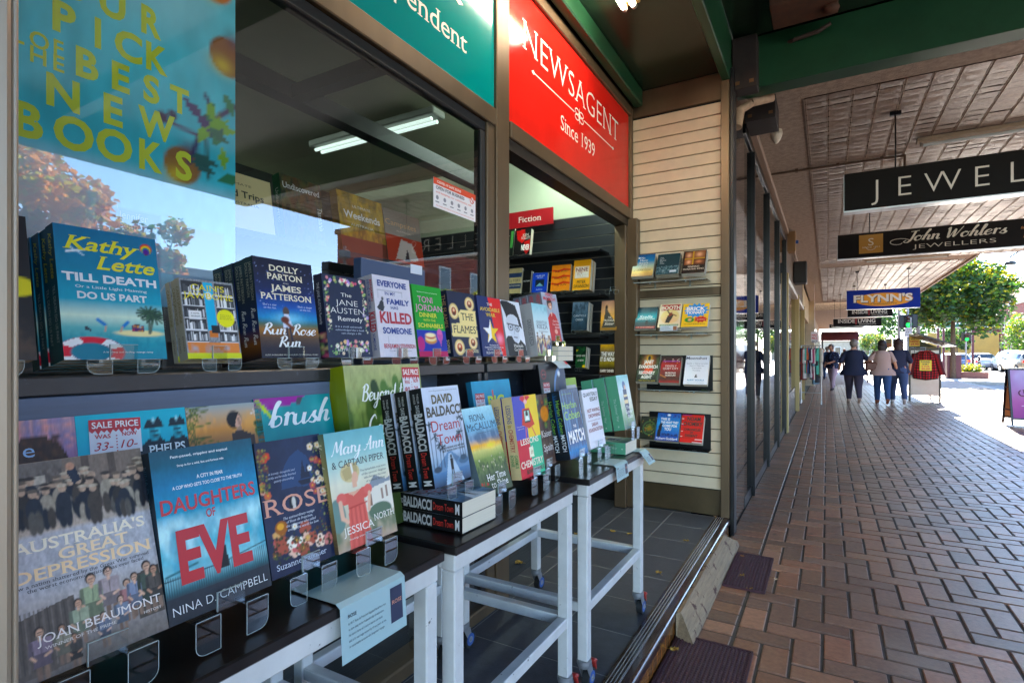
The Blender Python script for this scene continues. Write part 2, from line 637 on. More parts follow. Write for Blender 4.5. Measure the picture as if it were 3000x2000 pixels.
# paved footpath: every paver is real, laid in a square herringbone with a soldier course along the shops
BR = attr_mat('clay_paver', .36, bump=.2, bscale=160, var=.2)
_n, _l = BR.node_tree.nodes, BR.node_tree.links      # spilt drink, gum and worn patches
_pb = _n['Principled BSDF']
_src = _pb.inputs['Base Color'].links[0].from_socket
for (_sc, _th, _c, _f) in ((1.1, .56, '5f4c40', .35), (7, .69, '2a2422', .75), (.5, .58, 'b0a294', .22)):
    _q = _n.new('ShaderNodeTexNoise')
    _q.inputs['Scale'].default_value = _sc
    _q.inputs['Detail'].default_value = 7
    _l.new(_n['Texture Coordinate'].outputs['Object'], _q.inputs[0])
    _r = _n.new('ShaderNodeMapRange')
    _r.inputs[1].default_value = _th
    _r.inputs[2].default_value = _th + .06
    _r.inputs[4].default_value = _f
    _l.new(_q.outputs['Fac'], _r.inputs[0])
    _x = _n.new('ShaderNodeMix')
    _x.data_type = 'RGBA'
    _l.new(_r.outputs[0], _x.inputs[0])
    _l.new(_src, _x.inputs[6])
    _x.inputs[7].default_value = (*lin(_c), 1)
    _src = _x.outputs[2]
_l.new(_src, _pb.inputs['Base Color'])
pv = MB()
rg = random.Random(5)
cols = [lin(h) for h in ('84614b', '8c664e', '7a5c4a', '926b54', '745a4a', '987058', '785a4a', '8a6550', '94664e', '7e6150')]
V_, F_, C_ = [], [], []
def brick(x0, y0, x1, y1):
    g, b = .003, .007
    x0 += g; y0 += g; x1 -= g; y1 -= g
    dz = rg.uniform(-.0012, .0012)
    c = np.array(rg.choice(cols)) * rg.uniform(.88, 1.14)
    k = len(V_)
    V_.extend([(x0, y0, -.011), (x1, y0, -.011), (x1, y1, -.011), (x0, y1, -.011),
               (x0 + b, y0 + b, dz), (x1 - b, y0 + b, dz + rg.uniform(-.001, .001)), (x1 - b, y1 - b, dz), (x0 + b, y1 - b, dz + rg.uniform(-.001, .001))])
    C_.extend([c] * 8)
    F_.extend([(k + 4, k + 5, k + 6, k + 7), (k, k + 1, k + 5, k + 4), (k + 1, k + 2, k + 6, k + 5), (k + 2, k + 3, k + 7, k + 6), (k + 3, k, k + 4, k + 7)])
U_ = .1175
X0, Y0 = -.372, -.6
na, nb = int(5.1 / U_), int(27 / U_)
for b in range(nb):
    for a in range(-1, na):
        x, y = X0 + a * U_, Y0 + b * U_
        k = (a - b) % 4
        if k == 0:
            brick(max(x, X0), y, x + 2 * U_, y + U_)
        elif k == 3 and a >= 0:
            brick(x, y, x + U_, y + 2 * U_)
for b in range(nb):
    y = Y0 + b * U_
    if not (y < 4.15 and False):
        brick(-.602, y, -.376, y + U_)
pv.add(V_, F_, 0, C_)
struct(pv.build('pavement', BR))
mb = MB()
mb.box(-.62, -8, -.17, 5.25, 110, -.006, 0)
struct(mb.build('pavement_bed', mat('joint_sand', '4a443e', .95, var=.2, scale=30)))
mb = MB()
mb.quad((-.6, 26.3, .002), (5.2, 26.3, .002), (5.2, 110, .002), (-.6, 110, .002))
struct(mb.build('far_pavement', mat('far_paver', '8d7060', .55, var=.25, scale=9)))
mb = MB()
mb.bbox(5.252, -8, -.17, 5.42, 32.6, .004, .015)
mb.bbox(5.42, 32.6, -.17, 8.3, 32.76, .004, .015)
mb.bbox(8.14, 32.77, -.17, 8.3, 46, .004, .015)
mb.box(5.256, 32.77, -.17, 8.135, 46, 0)
struct(mb.build('kerb', mat('concrete_kerb', 'b5aea2', .85, var=.15, scale=12, bump=.3)))
mb = MB()
mb.box(17.2, -30, -.17, 21, 200, 0)
struct(mb.build('far_side_pavement', mat('concrete_path', 'b0a89b', .9, var=.12, scale=4)))

# ---------------------------------------------------------------- the bookshop front
BRONZE = mat('bronze_aluminium', '6d5b45', .38, metal=.55, var=.12, scale=5, stretch=(1, 1, .15))
DKBR = mat('dark_bronze', '3a332b', .42, metal=.4, var=.15, scale=6)
ALU = mat('worn_aluminium', 'a89a86', .42, metal=.5, var=.1, scale=7, stretch=(3, 3, .2), dirt=('2b2622', 9, .66))
BLACK = mat('black_laminate', '17171a', .4, var=.3, scale=20)
GREEN = mat('green_gloss_ceiling', '1f3527', .22, var=.25, scale=3, bump=.15, bscale=3)
GREEN2 = mat('green_gloss_trim', '1d4a30', .3, var=.15, scale=4)
GLASS = clear_mat('shop_glass', (.96, .98, .98), lo=.16, hi=1.0)
shop = empty('bookshop', (-1.33, 2, 0), 0, 'bookshop front with bronze window, open doorway and recessed entry', 'shop')
def P(mb, name, m, parent=None):
    o = mb.build(name, m)
    o.parent = parent or shop
    o.matrix_parent_inverse = (parent or shop).matrix_world.inverted() if parent else Matrix.Translation(-Vector(shop.location))
    return o
# the end post that cuts off the display
mb = MB()
mb.bbox(-.80, -.3, -.0, -.622, .197, 3.6, .004)
mb.bbox(-.812, .1975, 0, -.628, .2035, 3.6, .002)
P(mb, 'corner_post', ALU)
mb = MB()
mb.box(-2.0, -.3, 0, -.81, .08, 3.6)
P(mb, 'end_wall', DKBR)
# window
mb = MB()
mb.bbox(-1.42, .08, .12, -1.32, 2.14, .175, .006)
mb.bbox(-1.39, .08, 2.345, -1.318, 2.14, 2.425, .004)
mb.bbox(-1.40, 2.075, .175, -1.326, 2.14, 2.345, .004)
mb.bbox(-1.375, .082, 2.30, -1.334, 2.073, 2.343, .004, 1)
mb.bbox(-1.375, 2.035, .18, -1.334, 2.073, 2.298, .004, 1)
wf = P(mb, 'window_frame', [BRONZE, mat('dark_bead', '161412', .5)])
mb = MB()
mb.quad((-1.345, .082, .178), (-1.345, 2.05, .178), (-1.345, 2.05, 2.305), (-1.345, .082, 2.305))
gl = mb.build('window_glass', GLASS)
gl.parent = wf
mb = MB()
mb.bbox(-1.43, 2.142, .12, -1.317, 2.258, 3.5, .004)
P(mb, 'pillar', BRONZE)
mb = MB()
mb.bbox(-1.40, 2.266, 2.335, -1.312, 4.115, 2.415, .004)
mb.box(-1.42, 2.266, 2.28, -1.326, 4.085, 2.333, 1)
mb.bbox(-1.43, 4.08, .121, -1.255, 4.16, 2.333, .005)
mb.bbox(-1.42, 4.035, .122, -1.33, 4.078, 2.28, .004)
mb.bbox(-1.40, 4.118, 2.336, -1.31, 4.16, 3.2, .004)
P(mb, 'door_frame', [BRONZE, DKBR])
mb = MB()
mb.box(-1.40, .08, 2.43, -1.345, 4.15, 3.55, 0)
mb.bbox(-1.343, .08, 3.135, -1.31, 2.135, 3.205, .005, 1)
mb.bbox(-1.343, 2.27, 3.135, -1.31, 4.115, 3.205, .005, 1)
P(mb, 'fascia_panel', [DKBR, BRONZE])
mb = MB()
mb.bbox(-1.30, .2, 3.207, -1.235, 4.16, 3.335, .008)
P(mb, 'cornice', GREEN2)
mb = MB()
mb.box(-1.45, -.3, 3.34, -.63, 4.3, 3.6)
mb.bbox(-.66, -.3, 3.262, -.60, 4.35, 3.62, .006, 1)
P(mb, 'recess_ceiling', [GREEN, GREEN2])
# entry floor
mb = MB()
TILE = mat('grey_floor_tile', '4a4a4f', .5, var=.2, scale=30, bump=.2, bscale=200, dirt=('302d2d', 7, .68))
mb.box(-1.45, -.3, 0, -.70, 4.16, .1175, 1)
for i in range(3):
    for j in range(15):
        x0, y0 = -1.318 + (i - 1) * .32, -.33 + j * .32 - .003
        mb.bbox(max(x0 + .003, -1.44), y0 + .003, .1, min(x0 + .317, -.702), min(y0 + .317, 4.155), .1185, .001)
mb.box(-6, -.3, 0, -1.452, 7.5, .112, 1)
struct(mb.build('entry_floor', [TILE, mat('pale_grout', '8f8c87', .9)]))
mb = MB()
mb.box(-6, -.29, .1, -1.43, 7.5, .119)
struct(mb.build('shop_carpet', mat('ribbed_carpet', '34393f', .95, var=.35, scale=3, stretch=(60, 2, 1), bump=.6, bscale=40)))
# glazed step nosing with ribs, riser tiles
NOS = mat('brown_glazed_tile', '3a2724', .22, var=.2, scale=10, coat=.4)
mb = MB()
for j in range(30):
    y0 = -.32 + j * .15
    y1 = min(y0 + .1488, 4.15)
    prof = [(-.70, .112), (-.70, .122)]
    for i in range(4):
        x = -.688 + i * .013
        prof += [(x, .122), (x + .001, .1255), (x + .006, .1255), (x + .007, .122)]
    prof += [(-.622, .122)]
    for i in range(6):
        t = R(90 - i * 18)
        prof.append((-.618 + .018 * math.cos(t), .104 + .018 * math.sin(t)))
    prof += [(-.60, .085), (-.63, .085), (-.63, .112)]
    mb.loft([[(x, y0, z) for x, z in prof], [(x, y1, z) for x, z in prof]], 0, None, True, True, False)
    for i in range(4):
        x = -.6865 + i * .013
        mb.box(x, y0, .1256, x + .0035, y1, .1262, 2)
for j in range(66):
    y0 = -.3 + j * .067
    if y0 < 4.1:
        mb.bbox(-.632, y0, -.005, -.606, y0 + .0655, .0845, .003, 1)
step = tag(mb.build('door_step', [NOS, mat('amber_riser_tile', '7a4a22', .2, var=.35, scale=14, coat=.5), mat('pale_rib', 'a9a39b', .5)]),
           'brown glazed step edge with pale ribs along the shop entry', 'step')
# ---------------------------------------------------------------- slatted end wall of the recess
mb = MB()
mb.bbox(-1.40, 4.19, 3.14, -.60, 4.26, 3.34, .005, 1)
mb.bbox(-1.40, 4.155, .12, -1.335, 4.24, 3.14, .004, 1)
mb.bbox(-.665, 4.155, .12, -.605, 4.24, 3.26, .004, 1)
mb.box(-1.334, 4.19, .12, -.666, 4.24, .305, 2)
mb.bbox(-1.333, 4.165, 1.725, -.667, 4.20, 1.785, .004, 1)
z = .312
while z < 3.12:
    z1 = min(z + .0815, 3.138)
    mb.bbox(-1.334, 4.182, z, -.666, 4.2, z1, .002, 0)
    z += .088
mb.box(-1.334, 4.2, .3, -.666, 4.25, 3.14, 3)
sw = tag(mb.build('slat_wall', [mat('cream_slat', 'd6c5a6', .5, var=.06, scale=6, dirt=('8d7b63', 30, .72)), BRONZE, mat('brown_kick_panel', '54462f', .4, metal=.4, var=.15, scale=6), mat('slat_groove', '1b1713', .9)]),
         'cream slatted display panel in a bronze frame closing the shop entry', 'wall')
mb = MB()
mb.bbox(-.603, 4.16, 0, -.575, 4.275, 3.34, .004, 0)
mb.bbox(-.662, 4.145, .125, -.606, 4.154, 3.25, .002, 1)
tag(mb.build('black_edge_strip', [mat('black_trim', '0d0d0f', .4), BRONZE]), 'black vertical trim between the slatted panel and the dark shopfront', 'trim')

# ---------------------------------------------------------------- inside the shop
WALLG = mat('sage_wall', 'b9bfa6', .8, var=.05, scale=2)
mb = MB()
mb.box(-6, 4.22, 2.36, -1.41, 4.3, 3.3, 0)
mb.box(-6, 4.22, .112, -1.41, 4.3, 2.36, 1)
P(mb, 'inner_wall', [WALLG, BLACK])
mb = MB()
mb.box(-6, -.3, .112, -5.9, 4.22, 3.3)
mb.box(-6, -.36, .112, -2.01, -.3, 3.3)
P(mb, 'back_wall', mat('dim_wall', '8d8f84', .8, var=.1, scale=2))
mb = MB()
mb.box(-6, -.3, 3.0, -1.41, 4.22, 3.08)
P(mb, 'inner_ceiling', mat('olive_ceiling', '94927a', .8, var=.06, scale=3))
DKB = mat('black_steel', '131316', .45)
mb = MB()
mb.box(-2.15, -.25, 2.44, -2.07, 3.2, 2.52)
mb.box(-2.07, 1.62, 2.44, -1.43, 1.68, 2.5)
mb.box(-4.4, -.25, 2.0, -4.3, 4.2, 2.9)
P(mb, 'display_beam', DKB)
mb = MB()
for i in range(22):
    z0 = .5 + i * .088
    mb.box(-5, 4.195, z0, -1.45, 4.219, z0 + .08, 0)
    mb.box(-5, 4.2, z0 + .08, -1.45, 4.2195, z0 + .0875, 1)
tag(mb.build('black_slat_wall', [mat('black_slat', '22252a', .35, var=.2, scale=5), mat('aluminium_insert', '8d8a80', .4, metal=.6)]), 'black slatted wall with aluminium inserts inside the doorway', 'wall')
def shop_lamp(loc, rz, label, em):
    lf = empty('ceiling_light', loc, rz, label, 'ceiling light')
    mb = MB()
    mb.bbox(-.62, -.07, -.05, .62, .07, .0, .008)
    mb.build('casing', mat('grey_enamel', '7f8078', .5), lf)
    for s_ in (-.03, .03):
        for (a, b) in ((-.58, -.03), (.03, .58)):
            mb = MB()
            mb.tube((a, s_, -.07), (b, s_, -.07), .013)
            mb.build('tube', mat('lit_tube_%d' % (em * 100), 'e6fff4', .5, emis=em), lf)
shop_lamp((-2.93, 3.0, 2.98), 0, 'twin tube ceiling light glowing softly behind the window glass', .07)
shop_lamp((-5.2, 1.2, 2.98), R(90), 'added unseen twin tube light brightening the shop beyond the display beam', 30)  # out-of-view lamp added to lift the interior light
shop_lamp((-1.78, 3.55, 2.98), R(90), 'added unseen twin tube light brightening the space just inside the doorway', 6)  # hidden above the door header, added to brighten the doorway shelves
for i, (y0_, z1_, nm_) in enumerate(((.62, .62, 'tall'), (.86, .46, 'short'))):
    mb = MB()
    z_ = .121
    rg = random.Random(i)
    while z_ < z1_:
        d_ = rg.uniform(-.006, .006)
        mb.bbox(-1.72 + d_, y0_ + d_, z_, -1.48 + d_, y0_ + .2 + d_, z_ + .034, .003)
        z_ += .035
    tag(mb.build('magazine_bundle', mat('pale_teal_paper', 'a9c4bd', .7, var=.1, scale=3)), nm_ + ' bundle of pale magazines on the floor inside the window', 'magazines')
# bookcases seen dimly through the glass
mb = MB()
for i in range(5):
    mb.box(-4.2, .2, .12 + i * .42, -3.85, 2.9, .15 + i * .42)
mb.box(-4.24, .2, .12, -4.2, 2.9, 1.95)
for y in (.2, 1.1, 2.0, 2.87):
    mb.box(-4.2, y, .12, -3.86, y + .03, 1.95)
bc = tag(mb.build('bookcase', BLACK), 'black bookcase deep inside the shop behind the window', 'bookcase')

mb = MB()
mb.box(-9, -9, 3.62, -1.46, 4.3, 8.5)
mb.box(-1.459, -9, 3.83, -.64, 4.3, 8.5)
mb.box(-9, -9, -.1, -6.1, 4.3, 3.6)
P(mb, 'sky_block_wall', mat('upper_render', '9a8f80', .85, var=.1, scale=2))  # unseen mass added over the shop to keep sky light out
# ---------------------------------------------------------------- shop signs
def ornament(mb, M, m):          # twin loops and a bud in the middle of a printed rule
    for sx in (-1, 1):
        for sy in (-1, 1):
            pts = []
            for i in range(13):
                t = i / 12 * 2 * math.pi
                pts.append(Vector((sx * (.035 + .03 * math.cos(t)), sy * (.018 + .016 * math.sin(t)), .0012)))
            for a, b in zip(pts[:-1], pts[1:]):
                d = (b - a).normalized()
                n_ = Vector((-d.y, d.x, 0)) * .0035
                mb.add([M @ (a - n_), M @ (b - n_), M @ (b + n_), M @ (a + n_)], [(0, 1, 2, 3)], m)
    mb.prism([(-.012, 0), (0, -.05), (.012, 0), (0, .05)], M @ Matrix.Translation((0, 0, .0016)), .0002, m)
WHT = flat('e9e6dc')
mb = MB()
mb.box(-1.342, 2.275, 2.417, -1.33, 4.1, 3.133, 0)
M = frX(-1.3298)
mb.text('NEWSAGENT', frX(-1.3298, 3.135, 2.842), .15, 1.45, 1, 'st', sp=1.05)
mb.text('Since 1939', frX(-1.3298, 3.13, 2.592), .085, .53, 1, 's')
mb.box(-1.33, 2.54, 2.7625, -1.3288, 3.06, 2.7685, 1)
mb.box(-1.33, 3.21, 2.7625, -1.3288, 3.73, 2.7685, 1)
ornament(mb, frX(-1.3298, 3.135, 2.765), 1)
for y_ in (2.525, 3.745):
    mb.prism([(-.02, 0), (0, -.012), (.02, 0), (0, .012)], frX(-1.3286, y_, 2.7655), .0003, 1)
tag(mb.build('newsagent_sign', [mat('red_sign_face', 'd8231a', .13, spec=.22, var=.06, scale=3), WHT]), 'red shop sign with white lettering above the open doorway', 'sign')
mb = MB()
mb.box(-1.342, .09, 2.428, -1.33, 2.138, 3.133, 0)
mb.text('Independent', frX(-1.3298, 1.92, 2.572), .082, .70, 1, 's', 'r')
mb.box(-1.33, .5, 2.7625, -1.3288, 1.02, 2.7685, 1)
mb.box(-1.33, 1.2, 2.7625, -1.3288, 1.84, 2.7685, 1)
ornament(mb, frX(-1.3298, 1.12, 2.765), 1)
mb.prism([(-.03, 0), (0, -.014), (.03, 0), (0, .014)], frX(-1.3286, 1.86, 2.7655), .0003, 1)
tag(mb.build('teal_sign', [mat('teal_sign_face', '008a88', .12, spec=.35), WHT]), 'teal shop sign with white serif lettering above the display window', 'sign')
fs = MB()
fs.box(-2.75, 4.10, 2.262, -2.30, 4.108, 2.40, 0)
fs.text('Fiction', frY(4.0995, -2.52, 2.305), .048, .22, 1, 's')
tag(fs.build('fiction_sign', [flat('b01620', .4), WHT]), 'small red category sign on the wall inside the doorway', 'sign')
a_, b_ = on(1494, 740, y=4.10), on(1609, 620, y=4.10)
bpy.data.objects['fiction_sign'].location = ((a_.x + b_.x) / 2 + 2.525, 0, on(1550, 640, y=4.1).z - 2.331)
# poster behind the glass
mb = MB()
ops = [('g', [(0, '9fc7d6'), (.32, 'a8d3df'), (.36, '5fcad6'), (.6, '66d0da'), (1, '7adade')]), ('m', '1f8f9c', 9, .35, 3, .34, 1), ('m', '8fd0d4', 6, .35, 5, .5, 1), ('n', .08, 40),
       ('b', .75, .82, .3, .14, 'a8dfe2', .7)]
for (x, y, r, c) in ((.975, .735, .062, '9a5f2a'), (.93, .93, .06, 'd8761c'), (.83, .385, .055, '9a6a3a')):
    ops += [('e', x, y, r, r * .9, c), ('b', x - .02, y - .03, r * .7, r * .5, 'd9b81c', .9), ('b', x + .02, y + .05, r * .6, r * .5, '6a3a4a', .7)]
rg = random.Random(3)
ops += [('l', .85, .40, .88, .48, .014, '3a2a5a'), ('l', .88, .48, .95, .56, .016, '8a9a2a'), ('l', .95, .56, 1, .60, .016, '46305a'), ('l', .88, .48, .78, .49, .010, '54205a'), ('l', .9, .50, .91, .37, .010, '31422f'), ('l', .93, .55, .90, .60, .012, '2f2a5a'), ('e', .77, .495, .018, .016, '4a1f4a'), ('e', .80, .51, .014, .014, '3a2050')]
for i in range(16):
    x, y, t = rg.uniform(.86, 1), rg.uniform(.36, .6), rg.uniform(0, 3)
    dx, dy = math.cos(t) * .045, math.sin(t) * .035
    ops.append(('p', rg.choice(['1f6a4a', '2f7f4f', '4a2f6a', '255a52', '7fae2a']), x - dx, y - dy, x + dy * .5, y - dx * .4, x + dx, y + dy, x - dy * .5, y + dx * .4))
for i, (x, y, w, h_, c) in enumerate(((.1, .06, .24, .25, '5c4a3a'), (.38, .05, .2, .22, 'b9c8d0'), (.6, .04, .17, .2, '8fb0c8'), (.8, .02, .16, .2, 'a9bccb'))):
    ops.append(('r', x, y, x + w, y + h_, c))
PW, PH, PY, PZ = .80, .90, .085, 1.41
gx, gz = 110, 130
C = paint(ops, gx, gz, PH / PW)
vv = [(-1.356, PY + PW * i / (gx - 1), PZ + PH * j / (gz - 1)) for j in range(gz) for i in range(gx)]
mb.add(vv, [(j * gx + i, j * gx + i + 1, (j + 1) * gx + i + 1, (j + 1) * gx + i) for j in range(gz - 1) for i in range(gx - 1)], 0, C.reshape(-1, 3))
mb.box(-1.3605, PY, PZ, -1.3565, PY + PW, PZ + PH, 2)
for (t, x0, x1, z, h_) in (('OUR', .497, .70, 2.036, .060), ('PICK', .489, .712, 1.957, .059), ('BEST', .530, .7626, 1.882, .057), ('NEW', .487, .7125, 1.802, .060), ('BOOKS', .43, .775, 1.724, .063)):
    n_ = len(t)
    for i, ch in enumerate(t):   # widely tracked capitals
        wch = h_ * {'W': 1.35, 'I': .2, 'N': .95, 'O': 1.12, 'K': .8, 'E': .62, 'B': .72, 'S': .62, 'T': .78, 'P': .68, 'R': .72, 'U': .85, 'C': .95}[ch]
        span = (x1 - x0 - wch * .5)
        mb.text(ch, frX(-1.3558, x0 + (x1 - x0 - h_ * .75) * i / (n_ - 1) + h_ * .375, z), h_, wch, 1, 'k')
mb.text('OF', frX(-1.3558, .482, 1.905), .031, .055, 1, 'b', sp=1.2)
mb.text('THE', frX(-1.3558, .466, 1.874), .031, .09, 1, 'b', sp=1.3)
mb.text('THE', frX(-1.3558, .19, 1.62), .02, .05, 3, 'b')
mb.text('MURDER', frX(-1.3558, .19, 1.585), .024, .13, 3, 'b')
mb.text('RULE', frX(-1.3558, .19, 1.55), .024, .09, 3, 'b')
mb.text('Jennifer', frX(-1.3558, .64, 1.60), .016, .06, 3)
mb.text('Egan', frX(-1.3558, .63, 1.577), .016, .04, 3)
mb.text('OUT NOW', frX(-1.3558, .56, 1.435), .028, .3, 3, 't')
tag(mb.build('window_poster', [attr_mat('poster_print', .5), flat('e0ea20'), flat('f2f2ee'), flat('d9e4e8')]), 'teal poster with lime lettering and painted fruit inside the window', 'poster')
# notice on the glass
A, B = on(1270, 517, x=-1.338), on(1393, 550, x=-1.338)
mb = MB()
y0, y1, z1, z0 = A.y, B.y, A.z, A.z - .118
mb.box(-1.3395, y0, z0, -1.338, y1, z1, 0)
M = fr((-1.3379, (y0 + y1) / 2, z0), (0, 1, 0), (0, 0, 1))
w_ = y1 - y0
H_ = z1 - z0
mb.quad((-1.3378, y0, z1 - .026), (-1.3378, y1, z1 - .026), (-1.3378, y1, z1), (-1.3378, y0, z1), m=1)
mb.text('COVID-19 SAFE ZONE', M @ Matrix.Translation((-w_ * .15, H_ - .018, .0003)), .009, w_ * .55, 3, 'b')
mb.text('OPEN FOR BUSINESS', M @ Matrix.Translation((-w_ * .12, H_ - .043, .0003)), .012, w_ * .66, 2, 'b')
mb.text('and keeping our community safe', M @ Matrix.Translation((-w_ * .03, H_ - .058, .0003)), .008, w_ * .84, 1)
mb.text('The health and safety of our customers and staff is our priority', M @ Matrix.Translation((0, .008, .0003)), .005, w_ * .9, 1)
for i in range(6):
    mb.prism([(.009 * math.cos(t), .009 * math.sin(t)) for t in [k * math.pi / 5 for k in range(10)]], M @ Matrix.Translation((-w_ * .42 + i * w_ * .165, .042, .0006)), .0002, 4)
    mb.quad(*[M @ Vector((-w_ * .42 + i * w_ * .165 + dx, .022 + dy, .0004)) for dx, dy in ((-.012, 0), (.012, 0), (.012, .005), (-.012, .005))], m=4)
ring = [k * math.pi / 8 for k in range(16)]
mb.prism([(.016 * math.cos(t), .016 * math.sin(t)) for t in ring], M @ Matrix.Translation((w_ * .40, H_ - .03, .0012)), .0002, 1)
mb.prism([(.012 * math.cos(t), .012 * math.sin(t)) for t in ring], M @ Matrix.Translation((w_ * .40, H_ - .03, .0016)), .0002, 0)
mb.prism([(-.011, .007), (-.007, .011), (.011, -.007), (.007, -.011)], M @ Matrix.Translation((w_ * .40, H_ - .03, .002)), .0002, 1)
tag(mb.build('safety_notice', [flat('e6e6ea'), flat('d8481e'), flat('1b2233'), flat('f5efe6'), flat('8a8d96')]), 'white and orange safety notice stuck on the window glass', 'notice')
# ---------------------------------------------------------------- books
def book_mesh(w, h, t, ops, spine, texts, stexts, res, seed=0):
    mb = MB()
    inks, ms = {}, [PAINT, PAGES]
    def ink(c):
        if c not in inks:
            inks[c] = len(ms)
            ms.append(flat(c, .35))
        return inks[c]
    nx, nz = res
    C = paint(ops, nx, nz, h / w)
    v = [(w * i / (nx - 1), 0, h * j / (nz - 1)) for j in range(nz) for i in range(nx)]
    mb.add(v, [(j * nx + i, j * nx + i + 1, (j + 1) * nx + i + 1, (j + 1) * nx + i) for j in range(nz - 1) for i in range(nx - 1)], 0, C.reshape(-1, 3))
    if spine is None:
        sc = np.repeat(C[:, :1, :], 4, axis=1)
    elif isinstance(spine, str):
        sc = np.tile(np.array(lin(spine)), (nz, 4, 1))
    else:
        sc = paint(spine, 4, nz, h / t)
    sv = [(0, t * (3 - i) / 3, h * j / (nz - 1)) for j in range(nz) for i in range(4)]
    mb.add(sv, [(j * 4 + i, j * 4 + i + 1, (j + 1) * 4 + i + 1, (j + 1) * 4 + i) for j in range(nz - 1) for i in range(3)], 0, sc.reshape(-1, 3))
    bc = C.reshape(-1, 3).mean(axis=0) if spine is None or not isinstance(spine, str) else lin(spine)
    mb.add([(0, t, 0), (0, t, h), (w, t, h), (w, t, 0)], [(0, 1, 2, 3)], 0, bc)
    for (y0, y1) in ((0, .0007), (t - .0007, t)):       # cover board edges
        mb.add([(w, y0, 0), (w, y1, 0), (w, y1, h), (w, y0, h)], [(0, 1, 2, 3)], 0, np.array(bc) * .9)
        mb.add([(0, y0, h), (w, y0, h), (w, y1, h), (0, y1, h)], [(0, 1, 2, 3)], 0, np.array(bc) * .9)
        mb.add([(0, y0, 0), (w, y0, 0), (w, y1, 0), (0, y1, 0)], [(0, 1, 2, 3)], 0, np.array(bc) * .9)
    for q in texts:
        s_, cx, y, cap, wd_, c = q[:6]
        st = q[6] if len(q) > 6 else ''
        rot = q[7] if len(q) > 7 else 0
        M = fr((cx * w, -.0003, y * h), (math.cos(rot), 0, math.sin(rot)), (-math.sin(rot), 0, math.cos(rot)))
        mb.text(s_, M, cap * h, wd_ * w if wd_ else None, ink(c), st.replace('l', ''), 'l' if 'l' in st else 'c')
    for q in stexts:             # title down the spine: text, start from the top, length, height across, shift across, colour
        s_, u0, ln, cap, sh, c = q[:6]
        st = q[6] if len(q) > 6 else ''
        M = fr((-.0003, t * (1 - sh), h * (1 - u0)), (0, 0, -1), (0, -1, 0))
        mb.text(s_, M, cap * t, ln * h, ink(c), st, 'l')
    pg = MB()
    pg.box(.0006, .0008, .0012, w - .0015, t - .0008, h - .0012)
    return mb, ms, pg
_plates = {}
def book(label, w, h, t, ops, spine=None, texts=(), stexts=(), loc=(0, 0, 0), lean=10, rz=90, res=(40, 60), copies=0, group=None, rot=None, name='book', back=None, gap=.001):
    mb, ms, pg = book_mesh(w, h, t, ops, spine, texts, stexts, res)
    r = empty(name, loc, 0, label, 'book', group, rot or (-R(lean), 0, R(rz)))
    mb.build('cover', ms, r)
    pg.build('page_block', PAGES, r)
    off = Matrix.Rotation(R(rz), 3, 'Z') @ Matrix.Rotation(-R(lean), 3, 'X')
    back = back or ' '.join(label.split()[:6])
    nm = ['copy directly behind the front one', 'second copy back in its stack', 'third copy back in its stack', 'fourth copy back in its stack']
    for i in range(copies):
        d = off @ Vector((-.002 * ((i * 7) % 3 - 1), (t + gap) * (i + 1), 0))
        dup(r, Vector(loc) + d, None, back + ', ' + nm[i], group)
    return r

# clear acrylic book stands
ACR = clear_mat('clear_acrylic', (.95, .97, .97), lo=.06, hi=.5)
ACE = mat('acrylic_cut_edge', 'aebcbc', .15, spec=.8)
def stand_mesh(w, drop, lip=True):
    mb = MB()
    for cx in (.24 * w, .76 * w):
        fw = min(.036, w * .26)
        mb.box(cx - fw / 2, -.018, -.003, cx + fw / 2, .07, 0)
        pr = [(-fw / 2, 0), (fw / 2, 0), (fw / 2, -drop)]
        for i in range(5):
            t = R(-90 - i * 22.5)
            pr.append((-fw / 2 + fw * .4 + fw * .4 * math.cos(t), -drop + fw * .4 + fw * .4 * math.sin(t)))
        if cx > w / 2:
            pr = [(-a, b) for a, b in pr][::-1]
        M = frY(-.021, cx, 0)
        mb.prism(pr, M, .003)
        n_ = len(pr)
        for i in range(n_):      # pale opaque rim put on as the edge's bright glint
            (xa, za), (xb, zb) = pr[i], pr[(i + 1) % n_]
            d = Vector((xb - xa, zb - za))
            nn = Vector((-d.y, d.x)).normalized() * .0009
            mb.add([M @ Vector((xa, za, .0005)), M @ Vector((xb, zb, .0005)), M @ Vector((xb + nn.x, zb + nn.y, .0005)), M @ Vector((xa + nn.x, za + nn.y, .0005))], [(0, 1, 2, 3)], 1)
    if lip:
        mb.bbox(.38 * w, -.0085, -.003, .68 * w, -.0055, .027, .001)
        mb.box(.38 * w, -.0086, .0262, .68 * w, -.0054, .027, 1)
        mb.box(.38 * w, -.0087, -.002, .38 * w + .001, -.0053, .027, 1)
    mb.box(.2 * w, .068, -.003, .8 * w, .071, .12)
    return mb
_st = [0]
def stand(loc, w, drop, rz=90, lip=True, what=''):
    k = ('stand', round(w, 2), round(drop, 3), lip)
    if k in _plates:
        o = _plates[k].copy()
        COL.objects.link(o)
    else:
        o = stand_mesh(w, drop, lip).build('book_stand', [ACR, ACE])
        _plates[k] = o
    o.location = loc
    o.rotation_euler = (0, 0, R(rz))
    return tag(o, 'clear book stand under ' + ' '.join(what.replace(',', '').split()[:12]), 'book stand', 'clear book stands')

